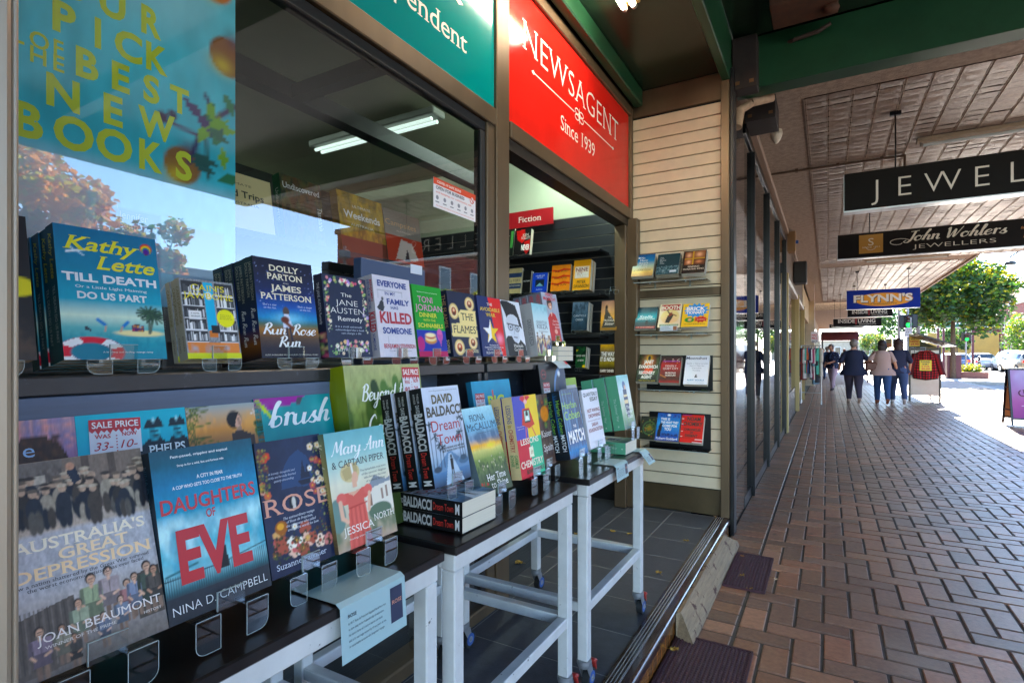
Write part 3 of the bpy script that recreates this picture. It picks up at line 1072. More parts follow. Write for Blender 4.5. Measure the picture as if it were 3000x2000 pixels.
def sticker(parent, x, z, w, h, was, now):
    mb = MB()
    rot = -.03
    M = fr((x, -.0012, z), (math.cos(rot), 0, math.sin(rot)), (-math.sin(rot), 0, math.cos(rot)))
    def q(x0, y0, x1, y1, d, m):
        mb.add([M @ Vector(p) for p in ((x0, y0, d), (x1, y0, d), (x1, y1, d), (x0, y1, d))], [(0, 1, 2, 3)], m)
    q(0, 0, w, h, 0, 0)
    q(0, h * .70, w, h, .0003, 1)
    for i in range(9):
        a = w * i / 9
        mb.add([M @ Vector(p) for p in ((a, h * .70, .0003), (a + w / 18, h * (.58 if i % 2 else .63), .0003), (a + w / 9, h * .70, .0003))], [(0, 1, 2)], 1)
    T = lambda a, b: M @ Matrix.Translation((a * w, b * h, .0006))
    mb.text('SALE PRICE', T(.5, .76), h * .17, w * .9, 2, 'b')
    mb.text('WAS', T(.24, .47), h * .11, w * .3, 1, 'b')
    mb.text('NOW', T(.76, .5), h * .11, w * .3, 1, 'b')
    mb.text(was, T(.25, .14), h * .22, w * .36, 1, 'i')
    mb.text(now, T(.74, .16), h * .22, w * .34, 1, 'i')
    for i in range(6):
        q(w * .49, h * (.08 + i * .085), w * .52, h * (.11 + i * .085), .0006, 1)
    mb.build('price_sticker', [flat('e6e4ea'), flat('c4202c'), flat('f4f0ee')], parent)

# ---------------------------------------------------------------- trolley tables
WHM = mat('white_steel', 'cfcfcd', .42, metal=.05, var=.08, scale=9, dirt=('55504a', 34, .645))
TOPM = mat('dark_table_top', '1a1717', .3, var=.35, scale=16, dirt=('3d3838', 60, .7))
CHR = mat('chrome', 'a8aaae', .3, metal=.6)
RUB = mat('black_rubber', '191a1b', .7)
BLU = mat('blue_wheel', '3a5fa6', .4)
REDP = mat('red_brake_lever', 'a8302a', .4)
def table(label, y0, y1, xf, dz=0):
    x1, x0 = xf, xf - .56
    r = empty('trolley_table', (x1, y0, .12), 0, label, 'table', 'trolley tables along the window')
    L = y1 - y0
    D = x1 - x0
    zt = .74 + dz
    mb = MB()
    mb.bbox(-D - .01, -.01, zt - .022, .012, L + .01, zt, .003)
    mb.build('table_top', TOPM, r)
    mb = MB()
    for (a, b, c, d) in ((-D, 0, -.0405, .04), (-D, L - .04, -.0405, L)):
        mb.bbox(-D + .041, b, zt - .063, -.041, d, zt - .0235, .003)
    for xx in (-D, -.04):
        mb.bbox(xx, .0, zt - .064, xx + .04, L, zt - .0232, .003)
    mb.build('frame', WHM, r)
    for xx in (-D + .001, -.039):
        for yy in (.001, L - .039):
            mb = MB()
            mb.bbox(xx, yy, .105, xx + .038, yy + .038, zt - .065, .003)
            mb.build('leg', WHM, r)
            mb = MB()
            c = Vector((xx + .019, yy + .019, 0))
            mb.tube(c + Vector((0, 0, .09)), c + Vector((0, 0, .104)), .026, .026, 14, 0)
            mb.tube(c + Vector((0, 0, .078)), c + Vector((0, 0, .0895)), .022, .026, 14, 0)
            a = c + Vector((.008, .022, .034))
            for s_ in (-.0155, .0175):
                mb.prism([(-.022, .05), (.02, .05), (.034, 0), (.026, -.012), (.012, -.006)], fr((c.x + .004 + s_, c.y, .034), (0, 1, 0), (0, 0, 1)), .002, 0)
            mb.tube(a + Vector((-.02, 0, 0)), a + Vector((.02, 0, 0)), .005, .005, 8, 0)
            cs = mb.build('caster', [CHR], r)
            mb = MB()
            mb.tube(a + Vector((-.013, 0, 0)), a + Vector((.013, 0, 0)), .034, .034, 22, 0)
            mb.tube(a + Vector((-.0142, 0, 0)), a + Vector((.0142, 0, 0)), .024, .024, 18, 1)
            mb.tube(a + Vector((-.0152, 0, 0)), a + Vector((.0152, 0, 0)), .012, .012, 12, 2)
            mb.build('wheel', [RUB, BLU, CHR], cs)
            if xx > -.1:
                mb = MB()
                mb.bbox(-.02, .005, .0, .02, .032, .012, .004, 0, None, Matrix.Translation(c + Vector((.006, .03, .083))) @ Matrix.Rotation(R(-20), 4, 'X'))
                mb.prism([(0, .02), (.012, .024), (.02, -.012), (.014, -.014)], fr((c.x + .02, c.y + .05, .055), (0, 1, 0), (0, 0, 1)), .012)
                mb.build('brake_lever', REDP, cs)
    zs = .27
    for xx in (-D + .003, -.037):
        mb = MB()
        mb.bbox(xx, .0395, zs, xx + .034, L - .0395, zs + .034, .003)
        mb.build('stretcher', WHM, r)
    for yy in (.003, L - .037):
        mb = MB()
        mb.bbox(-D + .0385, yy, zs + .002, -.0385, yy + .034, zs + .036, .003)
        mb.build('stretcher', WHM, r)
    return r
table('white framed trolley table beside the aluminium post, carrying the largest books', .215, .968, -.748)
table('white framed trolley table standing between two others in the row', 1.022, 1.695, -.742)
table('white framed trolley table at the doorway end of the row', 1.775, 2.445, -.722, .004)
# black display riser: upper shelf, back and ends, in two lengths
RIS = mat('black_riser', '25272c', .38, var=.3, scale=8, stretch=(1, 1, 1), dirt=('4a5060', 12, .62))
def riser(label, y0, y1, panel=0):
    r = empty('display_riser', (-1.06, y0, .86), 0, label, 'display stand', 'black display risers')
    L = y1 - y0
    mb = MB()
    mb.bbox(-.225, 0, .372, 0, L, .404, .003)
    mb.build('shelf', RIS, r)
    mb = MB()
    mb.box(-.224, .0, .004, -.20, L, .371)
    mb.build('back_panel', mat('scuffed_slate_panel', '5f6d86', .5, var=.2, scale=5, stretch=(1, .3, 3), dirt=('8490a6', 9, .64)), r)
    if panel:
        mb = MB()
        mb.bbox(-.014, .021, .005, -.002, panel, .371, .001)
        mb.build('front_panel', mat('scuffed_slate_panel', '4a566c', .55), r)
    for yy in (0, L - .02):
        mb = MB()
        mb.bbox(-.199, yy, .004, -.012, yy + .02, .371, .002)
        mb.build('end_panel', RIS, r)
    return r
riser('long black riser shelf on the tables beside the aluminium post', .212, 1.64, .98)
riser('short black riser shelf at the doorway end of the tables', 1.662, 2.30)
# ---------------------------------------------------------------- upper shelf
UP = dict(group='books facing out on the upper shelf')
def up(label, y, w, h, t, ops, spine, tx, st, lean=9, copies=0, back=None, res=(48, 72), x=-1.08, z=1.2895, st_w=True, lip=True, **k):
    o = book(label, w, h, t, ops, spine, tx, st, (x, y, z), lean, 90, res, copies, UP['group'], back=back, **k)
    if st_w:
        stand((x, y + w * .04, z - .0005), w * .92, .0235, 90, lip, 'the ' + label)
    return o
def dn(label, y, w, h, t, ops, spine, tx, st, lean=12, copies=0, back=None, res=(56, 84), x=-.80, z=.915, st_w=True, rz=90, drop=.05, lip=True, sw=None, **k):
    o = book(label, w, h, t, ops, spine, tx, st, (x, y, z), lean, rz, res, copies, 'books facing out on the trolley tables', back=back, **k)
    if st_w:
        stand((x, y + w * .04, z - .0005), sw or w * .92, drop, rz, lip, 'the ' + label)
    return o
up('black novel with a yellow disc, half hidden by the aluminium post', .212, .16, .236, .03, [('g', [(0, '4a4038'), (.3, '2a2624'), (1, '221f22')]), ('m', '6a5646', 14, .5, 3, 0, .3), ('e', .86, .5, .2, .07, 'd8cf1f')], '1d1a1c',
   [], [], 11)
# teal comedy
ops = [('g', [(0, '2f8aa0'), (.12, '3d98a8'), (.24, '6fb3b3'), (.33, 'c9dccb'), (.45, '3c9fb6'), (.7, '1d83a2'), (1, '136f94')]), ('m', '2b7f94', 22, .35, 4, 0, .25), ('n', .05, 30)]
ops += [('e', .25, .055, .31, .115, 'd23b4a'), ('e', .25, .055, .19, .07, '2f7f95')]
for (t0, t1) in ((20, 60), (110, 150), (200, 240), (290, 330)):
    P_ = []
    for t in range(t0, t1 + 1, 8):
        P_ += [.25 + .31 * math.cos(R(t)), .055 + .115 * math.sin(R(t))]
    for t in range(t1, t0 - 1, -8):
        P_ += [.25 + .19 * math.cos(R(t)), .055 + .07 * math.sin(R(t))]
    ops.append(('p', 'f0ece8', *P_))
ops += [('e', .74, .205, .25, .025, 'e9d6a4'), ('l', .84, .21, .85, .36, .03, '5d6a5c'), ('l', .85, .22, .9, .36, .022, '5d6a5c')]
for i in range(14):
    t = i / 14 * 6.28
    for bx, by in ((.85, .38), (.9, .35)):
        ops.append(('l', bx, by, bx + .13 * math.cos(t), by + .055 * math.sin(t) - .012, .022, '2d4a3c' if i % 2 else '3f5f45'))
ops += [('r', .65, .215, .78, .27, '5a2f66'), ('r', .69, .27, .74, .28, '3a2a3a'), ('s', 5, 8, .66, .22, .77, .265, .008, .014, ['d8a04a', 'c04a5a', '9ac0c8']),
        ('p', '3a4650', .2, .215, .265, .213, .215, .262), ('l', .33, .30, .39, .265, .035, '2f7fc0'), ('l', .40, .25, .39, .215, .016, 'c79a86'), ('l', .62, .29, .57, .255, .032, '2f7fc0'), ('l', .56, .25, .54, .215, .016, 'c79a86')]
for i, c in enumerate(('c02a2a', 'e07a1e', 'e6cf2a', '2f8f4a', '2a5fae', '5a2f8a')):
    ops.append(('e', .885, .905 - .006 * i, .062 - .006 * i, .04 - .003 * i, c))
ops += [('r', .86, .845, .89, .855, '6a3a2a'), ('l', .1, .80, .27, .83, .02, 'e8eef2'), ('l', .17, .815, .13, .845, .012, 'd0dde6'), ('l', .19, .815, .25, .785, .012, 'd0dde6')]
Y_ = 'e3dd1c'
up('teal novel with tall yellow lettering and a red striped lifebuoy', .407, .161, .234, .028, ops,
   [('g', [(0, '1f5f6a'), (1, '14566f')])],
   [('Kathy', .44, .825, .1, .74, Y_, 'bsi'), ('Lette', .66, .69, .1, .6, Y_, 'bsi'), ('TILL DEATH', .5, .585, .058, .92, 'e9eef0', 'k'), ('Or a Little Light Maiming', .5, .535, .02, .7, 'eef2f2', 's'),
    ('DO US PART', .5, .455, .05, .68, 'dfe8ea', 'k'), ('A hilarious and thrilling revenge romp', .6, .05, .012, .5, 'f2f2ee')],
   [('Kathy Lette', .06, .34, .42, .32, 'c7c42a', 'bi'), ('TILL DEATH DO US PART', .45, .42, .3, .36, 'a9c2c8', 'b')], 10.8, 3, 'teal novel with yellow spine lettering', (72, 104))
# black and white puzzle book
ops = [('c', '8f9296'), ('n', .5, 60)]
rg = random.Random(9)
for (sx0, sx1) in ((.03, .40), (.62, .98)):
    ops.append(('r', sx0, .2, sx1, .97, '3c3e42'))
    for k in range(5):
        zb = .22 + k * .15
        x = sx0 + .02
        while x < sx1 - .03:
            w_ = rg.uniform(.018, .04)
            ops.append(('r', x, zb, x + w_ * .8, zb + rg.uniform(.07, .115), rg.choice(['c9cbcd', '8d9094', '55585c', 'e2e3e4', '6d7074'])))
            x += w_
        ops.append(('r', sx0, zb - .02, sx1, zb - .006, 'd5d6d8'))
ops += [('r', .42, .35, .6, .97, '4fb3d8'), ('e', .5, .8, .06, .05, 'e8e9ea'), ('r', 0, 0, 1, .07, 'c9cf3a'), ('r', .02, .07, .98, .2, 'd98a54'), ('m', '9ab4c4', 8, .8, 3, .05, .2), ('r', .44, .27, .6, .36, 'd07f4a'), ('r', .48, .32, .64, .42, '2a2c30'),
        ('e', .78, .52, .17, .115, 'f0df10'), ('r', .1, .49, .33, .60, 'e4e6e8')]
up('black and white illustrated puzzle book with yellow title and yellow disc', .607, .113, .165, .016, ops, 'b9b6a6',
   [("CAIN'S", .5, .86, .075, .62, 'f0e112', 's'), ('JAWBONE', .5, .755, .075, .92, 'f0e112', 's'), ('A NOVEL', .215, .555, .018, .16, '303236', 's'), ('PROBLEM', .215, .52, .018, .16, '303236', 's'),
    ('If you are a', .78, .555, .012, .2, '403a10'), ('puzzle lover', .78, .53, .012, .22, '403a10'), ('this one is for you', .78, .505, .012, .25, '403a10')],
   [("CAIN'S JAWBONE", .1, .46, .5, .25, '7a6f20', 's'), ('EDWARD', .72, .18, .3, .35, '404040')], 12, 2, 'puzzle book with a pale spine', (64, 92))
# night sky singer novel
ops = [('g', [(0, '1c1b2a'), (.1, '2a2430'), (.2, '5a4432'), (.28, '9a6a30'), (.34, '4f6a5a'), (.4, '2f86b8'), (.5, '2a5fae'), (.65, '22305f'), (.85, '20223c'), (1, '1b1c33')]), ('b', .5, .40, .3, .07, '8fd0e8', .8), ('m', '3a3f9a', 5, .5, 3, .45, .7), ('s', 3, 60, 0, .45, 1, .95, .003, .006, ['aab8e0', '6a7ac0']), ('n', .12, 50),
       ('e', .46, .47, .055, .05, '5a4a42'), ('p', 'c9d0e0', .42, .44, .5, .44, .56, .3, .38, .3), ('l', .42, .37, .62, .26, .05, '7a3f1e'), ('e', .43, .385, .07, .035, '6a3216'), ('l', .45, .3, .44, .18, .035, '2a2a3a'), ('l', .5, .3, .52, .18, .035, '2a2a3a')]
CR = 'efe6c8'
up('dark blue novel with cream lettering and a guitar carrying singer', .768, .162, .233, .036, ops, [('g', [(0, '141420'), (.15, '7a4a24'), (.3, '1c2a5a'), (.6, '14202e'), (1, '15302f')])],
   [('DOLLY', .5, .875, .06, .5, CR, 'sb'), ('PARTON', .5, .79, .06, .6, CR, 'sb'), ('AND', .5, .752, .014, .1, 'c9c2b0', 's'), ('JAMES', .5, .675, .06, .52, CR, 'sb'), ('PATTERSON', .5, .585, .06, .86, CR, 'sb'),
    ("She's a star", .2, .52, .02, .22, 'c9d4ea', 's'), ('on the rise.', .2, .49, .02, .2, 'c9d4ea', 's'), ("She's a singer", .8, .52, .02, .25, 'c9d4ea', 's'), ('on the run.', .8, .49, .02, .2, 'c9d4ea', 's'),
    ('Run', .24, .235, .11, .38, 'f4f4f2', 'c'), ('Rose', .74, .235, .11, .42, 'f4f4f2', 'c'), ('Run', .47, .11, .11, .38, 'f4f4f2', 'c'), ('ALSO AVAILABLE AS AN ALBUM OF ORIGINAL MUSIC', .5, .025, .013, .9, 'd8d4c4')],
   [('DOLLY PARTON', .05, .34, .24, .2, 'a9a383', 's'), ('JAMES PATTERSON', .05, .38, .24, .58, 'a9a383', 's'), ('Run Rose Run', .5, .36, .42, .42, 'dcdcd6', 'c')], 9, 3, 'dark blue novel with two names on the spine', (64, 92))
# floral navy
fl = ['e8dfc0', 'e6a0a0', 'd86a86', 'b9a0e0', 'e8c890', 'f0ead8', '7fae6a']
ops = [('c', '262f49'), ('n', .1, 40), ('fl', 3, 26, .08, .9, .92, .97, .02, .034, fl, 'c04a6a'), ('fl', 4, 16, .05, .4, .13, .93, .018, .03, fl, 'd8b040'), ('fl', 5, 16, .87, .4, .96, .93, .018, .03, fl, 'd8b040'), ('fl', 6, 30, .08, .05, .92, .2, .02, .036, fl, 'c04a6a'),
       ('s', 7, 60, .05, .04, .95, .2, .006, .014, ['7fae6a', 'e8dfc0', '9cbf88']), ('s', 8, 40, .04, .3, .12, .9, .005, .012, ['7fae6a', 'e8dfc0']), ('s', 9, 40, .88, .3, .96, .9, .005, .012, ['7fae6a', 'e8dfc0'])]
up('navy hardback with a pastel flower garland around its title', .955, .153, .216, .03, ops, [('c', '222a42'), ('s', 4, 40, 0, .02, 1, .3, .06, .14, ['c05a7a', '7fae6a', 'd8c890'])],
   [('The', .5, .745, .045, .24, 'f2f0ea', ''), ('JANE', .5, .635, .07, .5, 'f2f0ea', 't'), ('AUSTEN', .5, .535, .07, .76, 'f2f0ea', 't'), ('Remedy', .55, .445, .055, .56, 'f2f0ea', ''),
    ('It is a truth universally', .5, .365, .022, .62, 'b9c2d4', 'si'), ('acknowledged that a book', .52, .325, .022, .66, 'b9c2d4', 'si'), ('can change a life', .54, .285, .022, .45, 'b9c2d4', 'si'), ('RUTH WILSON', .5, .075, .028, .6, 'e8e6de')],
   [('THE JANE AUSTEN Remedy', .1, .5, .3, .35, 'c9cbd4', '')], 8, 0, None, (64, 92))
# white thriller
ops = [('c', 'c9c6cf'), ('n', .05, 50), ('l', .1, .82, .75, .82, .008, '8a8c9a'), ('l', .1, .82, .1, .72, .008, '8a8c9a'), ('l', .75, .82, .75, .76, .008, '8a8c9a'), ('l', .25, .25, .25, .16, .008, '8a8c9a'), ('l', .25, .16, .85, .16, .008, '8a8c9a'),
       ('p', '3a3c42', .05, .60, .17, .70, .22, .68, .24, .61, .2, .56, .1, .57), ('e', .205, .715, .03, .022, '46484e'), ('r', .12, .53, .14, .57, '8a5a4a')]
BL_, RD_ = '1f3a8a', 'b32436'
up('white thriller with blue and blood red block lettering and a pigeon', 1.137, .158, .237, .03, ops, 'b7b4be',
   [('EVERYONE', .5, .87, .07, .78, BL_, 'k'), ('IN MY', .42, .765, .04, .28, BL_, 'b'), ('FAMILY', .62, .655, .065, .62, BL_, 'k'), ('HAS', .5, .595, .035, .2, BL_, 'b'), ('KILLED', .52, .42, .13, .86, RD_, 'k'), ('SOMEONE', .52, .29, .07, .78, BL_, 'k'),
    ('BENJAMIN', .32, .11, .05, .4, RD_, 'b'), ('STEVENSON', .76, .11, .05, .42, RD_, 'b'), ('Murder runs in the family', .55, .07, .014, .6, '505a80')],
   [('EVERYONE IN MY FAMILY HAS', .05, .36, .34, .22, BL_, 'b'), ('BENJAMIN', .06, .26, .26, .62, RD_, 'b'), ('KILLED', .45, .24, .7, .15, RD_, 'k'), ('SOMEONE', .71, .2, .3, .35, BL_, 'b')], 8.3, 1, 'white thriller with red spine lettering', (56, 84))
ops = [('c', '2f9a3a'), ('n', .06, 30), ('r', 0, 0, 1, .08, 'b03060'), ('r', 0, .08, 1, .37, '2f3fa0'), ('m', '26308a', 6, .6, 3, .08, .36), ('e', .1, .18, .12, .1, 'b23a7a'), ('e', .45, .23, .2, .05, 'c98a4a'), ('e', .45, .26, .19, .045, 'e0d0a0'), ('e', .45, .29, .18, .04, 'c05a4a'), ('e', .45, .305, .17, .03, 'ead9b0'), ('e', .78, .31, .1, .09, 'c86aa8'), ('p', 'b85a98', .70, .31, .86, .31, .79, .14)]
up('green novel with pink and yellow lettering above a purple sofa', 1.306, .146, .228, .026, ops, '257a2f',
   [('TONI', .40, .76, .085, .5, 'e88ac8', ''), ('JORDAN', .5, .645, .085, .92, 'e88ac8', ''), ('DINNER', .45, .555, .06, .6, 'e0dc3a', 'b'), ('WITH THE', .47, .495, .035, .42, 'e0dc3a', ''), ('SCHNABELS', .5, .41, .055, .86, 'e0dc3a', 'b'), ('Absolute gold, hilarious and heartwarming', .5, .9, .014, .7, 'e8efe0')],
   [], 8.6, 0, None)
ops = [('c', '1d2744'), ('n', .1, 40)]
for (x, y, rx, ry, c) in ((.18, .69, .16, .12, 'a8522a'), (.78, .83, .17, .11, 'b06a50'), (.25, .14, .17, .12, 'c05a3a'), (.76, .22, .16, .11, 'a85a30')):
    ops += [('e', x, y, rx, ry, 'd9c08a'), ('e', x, y, rx * .72, ry * .72, 'e9d9b0'), ('e', x, y, rx * .55, ry * .55, c), ('e', x, y + ry * .15, rx * .22, ry * .22, 'e8c0a0'), ('e', x, y - ry * .3, rx * .35, ry * .25, '6a3a30')]
ops += [('p', 'e6cf98', .36, .50, .98, .49, .96, .68, .98, .72, .42, .72, .33, .66), ('p', 'e6cf98', .04, .31, .98, .30, .94, .50, .3, .51, .05, .5)]
up('navy novel with gilt picture frames and cream torn paper strips', 1.482, .165, .226, .03, ops, '171d33',
   [('THE', .64, .565, .11, .46, '23201c', 's'), ('FLAMES', .5, .36, .115, .82, '23201c', 's'), ('SOPHIE HAYDOCK', .62, .06, .045, .62, 'e6d9a8', 'b')],
   [('THE FLAMES', .06, .5, .5, .22, 'b88a5a', 's'), ('SOPHIE', .74, .2, .32, .3, 'e0d4b0', 'b')], 8, 1, 'navy novel with copper spine lettering')
st5 = lambda cx, cy, r, a=1.52: [v for i in range(10) for v in (cx + (r if i % 2 == 0 else r * .4) * math.sin(i * math.pi / 5), cy + (r if i % 2 == 0 else r * .4) * math.cos(i * math.pi / 5) / a)]
s5 = st5(.45, .40, .33)
half = [(s5[i], s5[i + 1]) for i in range(0, 20, 2)]
lh = [p for p in half if p[0] <= .452] + [(.45, .40 + .33 / 1.52)]
ops = [('c', '1f2f66'), ('p', 'd5261e', .45, 1, 1.01, 1, 1.01, -.01, .86, -.01, .62, .4), ('b', .8, .3, .2, .12, 'e8a0b8', .8), ('p', 'e3c01c', *s5), ('p', 'e8e8ee', .45, .40 + .217, .45 - .08, .40 + .07, .13, .47, .36, .36, .26, .22, .45, .31)]
up('blue and red book with a half white half yellow star', 1.663, .165, .226, .028, ops, '1a2858',
   [('THE', .5, .85, .045, .22, 'e8e3d8', 'b'), ('AVOIDABLE', .5, .755, .06, .84, 'e8c83a', 'b'), ('WAR', .5, .665, .06, .4, 'e8c83a', 'b'), ('The Dangers of a', .5, .175, .02, .4, 'e8e8ee', 'b'), ('Catastrophic Conflict between the', .5, .14, .02, .8, 'e8e8ee', 'b'), ('US and Xi Jinping’s China', .5, .105, .02, .6, 'e8e8ee', 'b'), ('KEVIN RUDD', .5, .035, .045, .7, 'f0eee8', '')], [], 8)
ops = [('c', 'd0d4dc'), ('n', .04, 20), ('p', '23252a', -.05, .98, .3, 1.0, .75, .93, .88, .72, .95, .5, .8, .55, .75, .7, .55, .76, .3, .74, .2, .66, .12, .8), ('p', 'c2c8d2', .1, .62, .24, .72, .5, .75, .72, .7, .76, .5, .7, .33, .55, .24, .36, .3, .2, .45),
       ('p', '1d1f24', 0, 0, 1.02, 0, .98, .2, .75, .3, .6, .22, .42, .26, .3, .36, .1, .36, 0, .3), ('l', .16, .58, .8, .55, .03, '17181c'), ('e', .32, .52, .14, .065, '17181c'), ('e', .32, .52, .11, .05, 'b9c0cc'), ('e', .66, .5, .13, .06, '17181c'), ('e', .66, .5, .105, .046, 'b9c0cc'), ('e', .32, .52, .04, .02, '23252a'), ('e', .66, .5, .04, .02, '23252a'), ('l', .5, .5, .47, .4, .02, '8a919e'), ('l', .42, .34, .6, .335, .025, '3a3c44')]
up('grey book with a black ink portrait wearing round glasses', 1.850, .152, .228, .022, ops, '9aa0ab', [('Hannah', .58, .16, .055, .5, 'f2f2f0', 's'), ('Gadsby', .56, .09, .055, .46, 'f2f2f0', 's')], [], 11)
ops = [('g', [(0, '8a9a6a'), (.1, '8fa070'), (.2, 'b8bcc0'), (.35, 'd0d4d6'), (.7, 'b9d0d6'), (1, '8fc0cc')]), ('m', '6a9aa8', 7, .5, 3, .8, 1), ('cr', 3, 34, .05, .04, .95, .22, .22, ['2a3a7a', 'd9d0b0', '8a4a5a', 'b8c0cc', '3a3f5a', 'c9b080'])]
up('pale biography with a marching crowd below grey lettering', 2.098, .15, .234, .04, ops, 'b4b2b4', [('GRANTLEE', .5, .62, .05, .7, '4a6a80', 's'), ('KIEZA', .52, .52, .085, .72, '2f4f6a', 's'), ('The Kelly Hunters', .55, .455, .028, .6, '5a5060', 'si')],
   [('GRANTLEE KIEZA', .3, .5, .5, .22, '5a5a62', 's')], 9, 1, 'pale biography with a grey spine')
ops = [('g', [(0, '8a93a4'), (1, 'a3aebe')]), ('n', .12, 14), ('e', .45, .78, .17, .12, '3a2a26'), ('e', .47, .74, .11, .09, 'c99a84'), ('p', '3a2a26', .3, .78, .4, .85, .6, .84, .52, .8, .36, .78), ('e', .48, .71, .045, .012, 'e8e0dc'), ('p', 'b62a36', .22, .0, .9, .0, .86, .42, .72, .56, .55, .6, .36, .56, .2, .45), ('p', 'd9b0a0', .42, .6, .55, .6, .48, .5), ('l', .22, .45, .35, .12, .1, 'c0303c'), ('e', .62, .2, .1, .05, 'd0a090')]
wm = up('memoir with a smiling woman in a red jacket, raised on stacked books', 2.236, .165, .229, .036, ops, '6d6f7c', [('WENDY', .5, .93, .065, .5, 'c8283a', 'k'), ('McCARTHY', .5, .845, .065, .8, 'c8283a', 'k'), ("Don't be", .68, .40, .04, .4, 'f0d8d0', 'si'), ('Too Polite', .66, .33, .04, .45, 'f0d8d0', 'si'), ('Girls', .72, .27, .04, .3, 'f0d8d0', 'si')],
        [('WENDY McCARTHY', .04, .42, .5, .25, 'b8303c', 'b')], 10, 3, 'memoir with red spine lettering', x=-1.10, z=1.358, st_w=False)
stand((-1.10, 2.244, 1.3565), .15, .028, 90, True, 'the memoir with the red jacket')
for i in range(3):               # stacked memoirs lying flat under it, page edges out
    mb, ms, pg = book_mesh(.165, .229, .0225, [('c', '8a93a4')], '6d6f7c', (), (), (8, 10))
    r = empty('book', (-1.29, 2.262 + .165, 1.2655 + i * .0228 + .0225), 0, ['lowest', 'middle', 'topmost'][i] + ' of the flat books stacked under the memoir', 'book', 'books lying flat', (R(-90), 0, R(180)))
    r.rotation_euler = Matrix(((0, 0, 1), (-1, 0, 0), (0, -1, 0))).to_euler()
    mb.build('cover', ms, r)
    pg.build('page_block', PAGES, r)

# ---------------------------------------------------------------- trolley tables, front row
ops = [('g', [(0, '6a625c'), (.33, 'b0aaa7'), (.40, 'b4b2b5'), (.64, 'b8b6b9'), (.66, 'b4a698'), (1, '8d8074')]), ('n', .08, 40), ('p', '77706a', 0, .8, .45, .93, .45, 1, 0, 1), ('m', '4a443e', 26, .8, 3, .84, 1), ('p', '7f7268', .4, .72, 1, .72, 1, 1, .42, 1), ('r', .55, .75, .6, 1, '5f544c'), ('r', .74, .75, .79, 1, '5f544c'), ('r', .12, .885, .3, .93, 'b0a89c'),
       ('cr', 3, 62, .0, .665, .98, .775, .17, ['1c2028', '2a2f38', '4a423a', '181b22', '38322c', '5f5a52', '222832', 'a09686'])]
ops += [('p', '2a3342', .44, .93, .5, .96, .53, .88, .48, .86), ('e', .47, .955, .03, .02, 'b8907a'), ('p', '5f564e', 0, .02, .38, .03, .38, .33, .02, .28)]
for i in range(14):
    ops.append(('l', .02 + i * .027, .05, .03 + i * .026, .31, .008, '48413b' if i % 2 else '7a7068'))
ops += [('p', '50483f', .8, .1, 1, .1, 1, .35, .8, .33)]
rg = random.Random(12)
for (x, y, h_, c) in ((.5, .14, .26, '9aa585'), (.62, .17, .24, 'a89a9a'), (.4, .1, .2, '9aa28a'), (.74, .12, .2, 'a87a78'), (.8, .13, .21, '8a93a8'), (.9, .12, .26, '4a5548'), (.68, .08, .17, '7a8494'), (.55, .04, .16, '6f7686'), (.15, .01, .22, '8a7a86'), (.35, .0, .15, '4a4642'), (.95, .13, .22, '5a524a'), (.28, .04, .17, '8f8a78')):
    dk = '%02x%02x%02x' % tuple(int(int(c[i:i + 2], 16) * .72) for i in (0, 2, 4))
    sk = random.Random(int(x * 999)).choice(['c9a48c', 'b98f76', 'd0ad98'])
    ops += [('l', x - h_ * .1, y, x - h_ * .1, y + h_ * .3, h_ * .14, '7a6456'), ('l', x + h_ * .1, y, x + h_ * .1, y + h_ * .3, h_ * .14, '8a7262'),
            ('p', dk, x - h_ * .26, y + h_ * .22, x + h_ * .26, y + h_ * .22, x + h_ * .2, y + h_ * .55, x - h_ * .2, y + h_ * .55), ('p', c, x - h_ * .2, y + h_ * .48, x + h_ * .2, y + h_ * .48, x + h_ * .25, y + h_ * .78, x - h_ * .25, y + h_ * .78),
            ('l', x - h_ * .26, y + h_ * .74, x - h_ * .28, y + h_ * .45, h_ * .11, dk), ('l', x + h_ * .26, y + h_ * .74, x + h_ * .24, y + h_ * .45, h_ * .11, c), ('l', x - h_ * .28, y + h_ * .46, x - h_ * .18, y + h_ * .38, h_ * .08, sk), ('l', x + h_ * .24, y + h_ * .46, x + h_ * .1, y + h_ * .42, h_ * .08, sk),
            ('l', x, y + h_ * .5, x + h_ * .02, y + h_ * .76, h_ * .03, dk), ('l', x, y + h_ * .76, x, y + h_ * .86, h_ * .1, sk), ('e', x, y + h_ * .92, h_ * .14, h_ * .105, '2c221d'), ('e', x + h_ * .01, y + h_ * .895, h_ * .105, h_ * .085, sk), ('l', x - h_ * .05, y + h_ * .905, x + h_ * .06, y + h_ * .905, h_ * .025, '5a4438'), ('l', x - h_ * .03, y + h_ * .855, x + h_ * .04, y + h_ * .855, h_ * .02, '8a5a50')]
ops += [('n', .22, 70, 5), ('n', .12, 30, 9)]
dn('grey history book with sepia crowd photographs beside the aluminium post', .258, .165, .258, .035, ops, '1d2c38',
   [("AUSTRALIA'S", .49, .572, .052, .9, 'fff0d2', 'sb'), ('GREAT', .56, .508, .052, .48, 'ffdfae', 'sb'), ('DEPRESSION', .5, .44, .054, .92, 'ffd9a2', 'sb'), ('How a nation shattered by the Great War survived', .47, .415, .017, .93, '2a2726', 's'), ('the worst economic crisis it has ever faced', .5, .393, .017, .78, '2a2726', 's'),
    ('JOAN BEAUMONT', .55, .155, .04, .84, 'efe6de', 's'), ('WINNER OF THE PRIME', .4, .125, .014, .46, 'e0d6cc', 's'), ('HISTORY', .9, .12, .013, .14, 'e0d6cc', 's')], [], 17.5, 0, None, (128, 192))
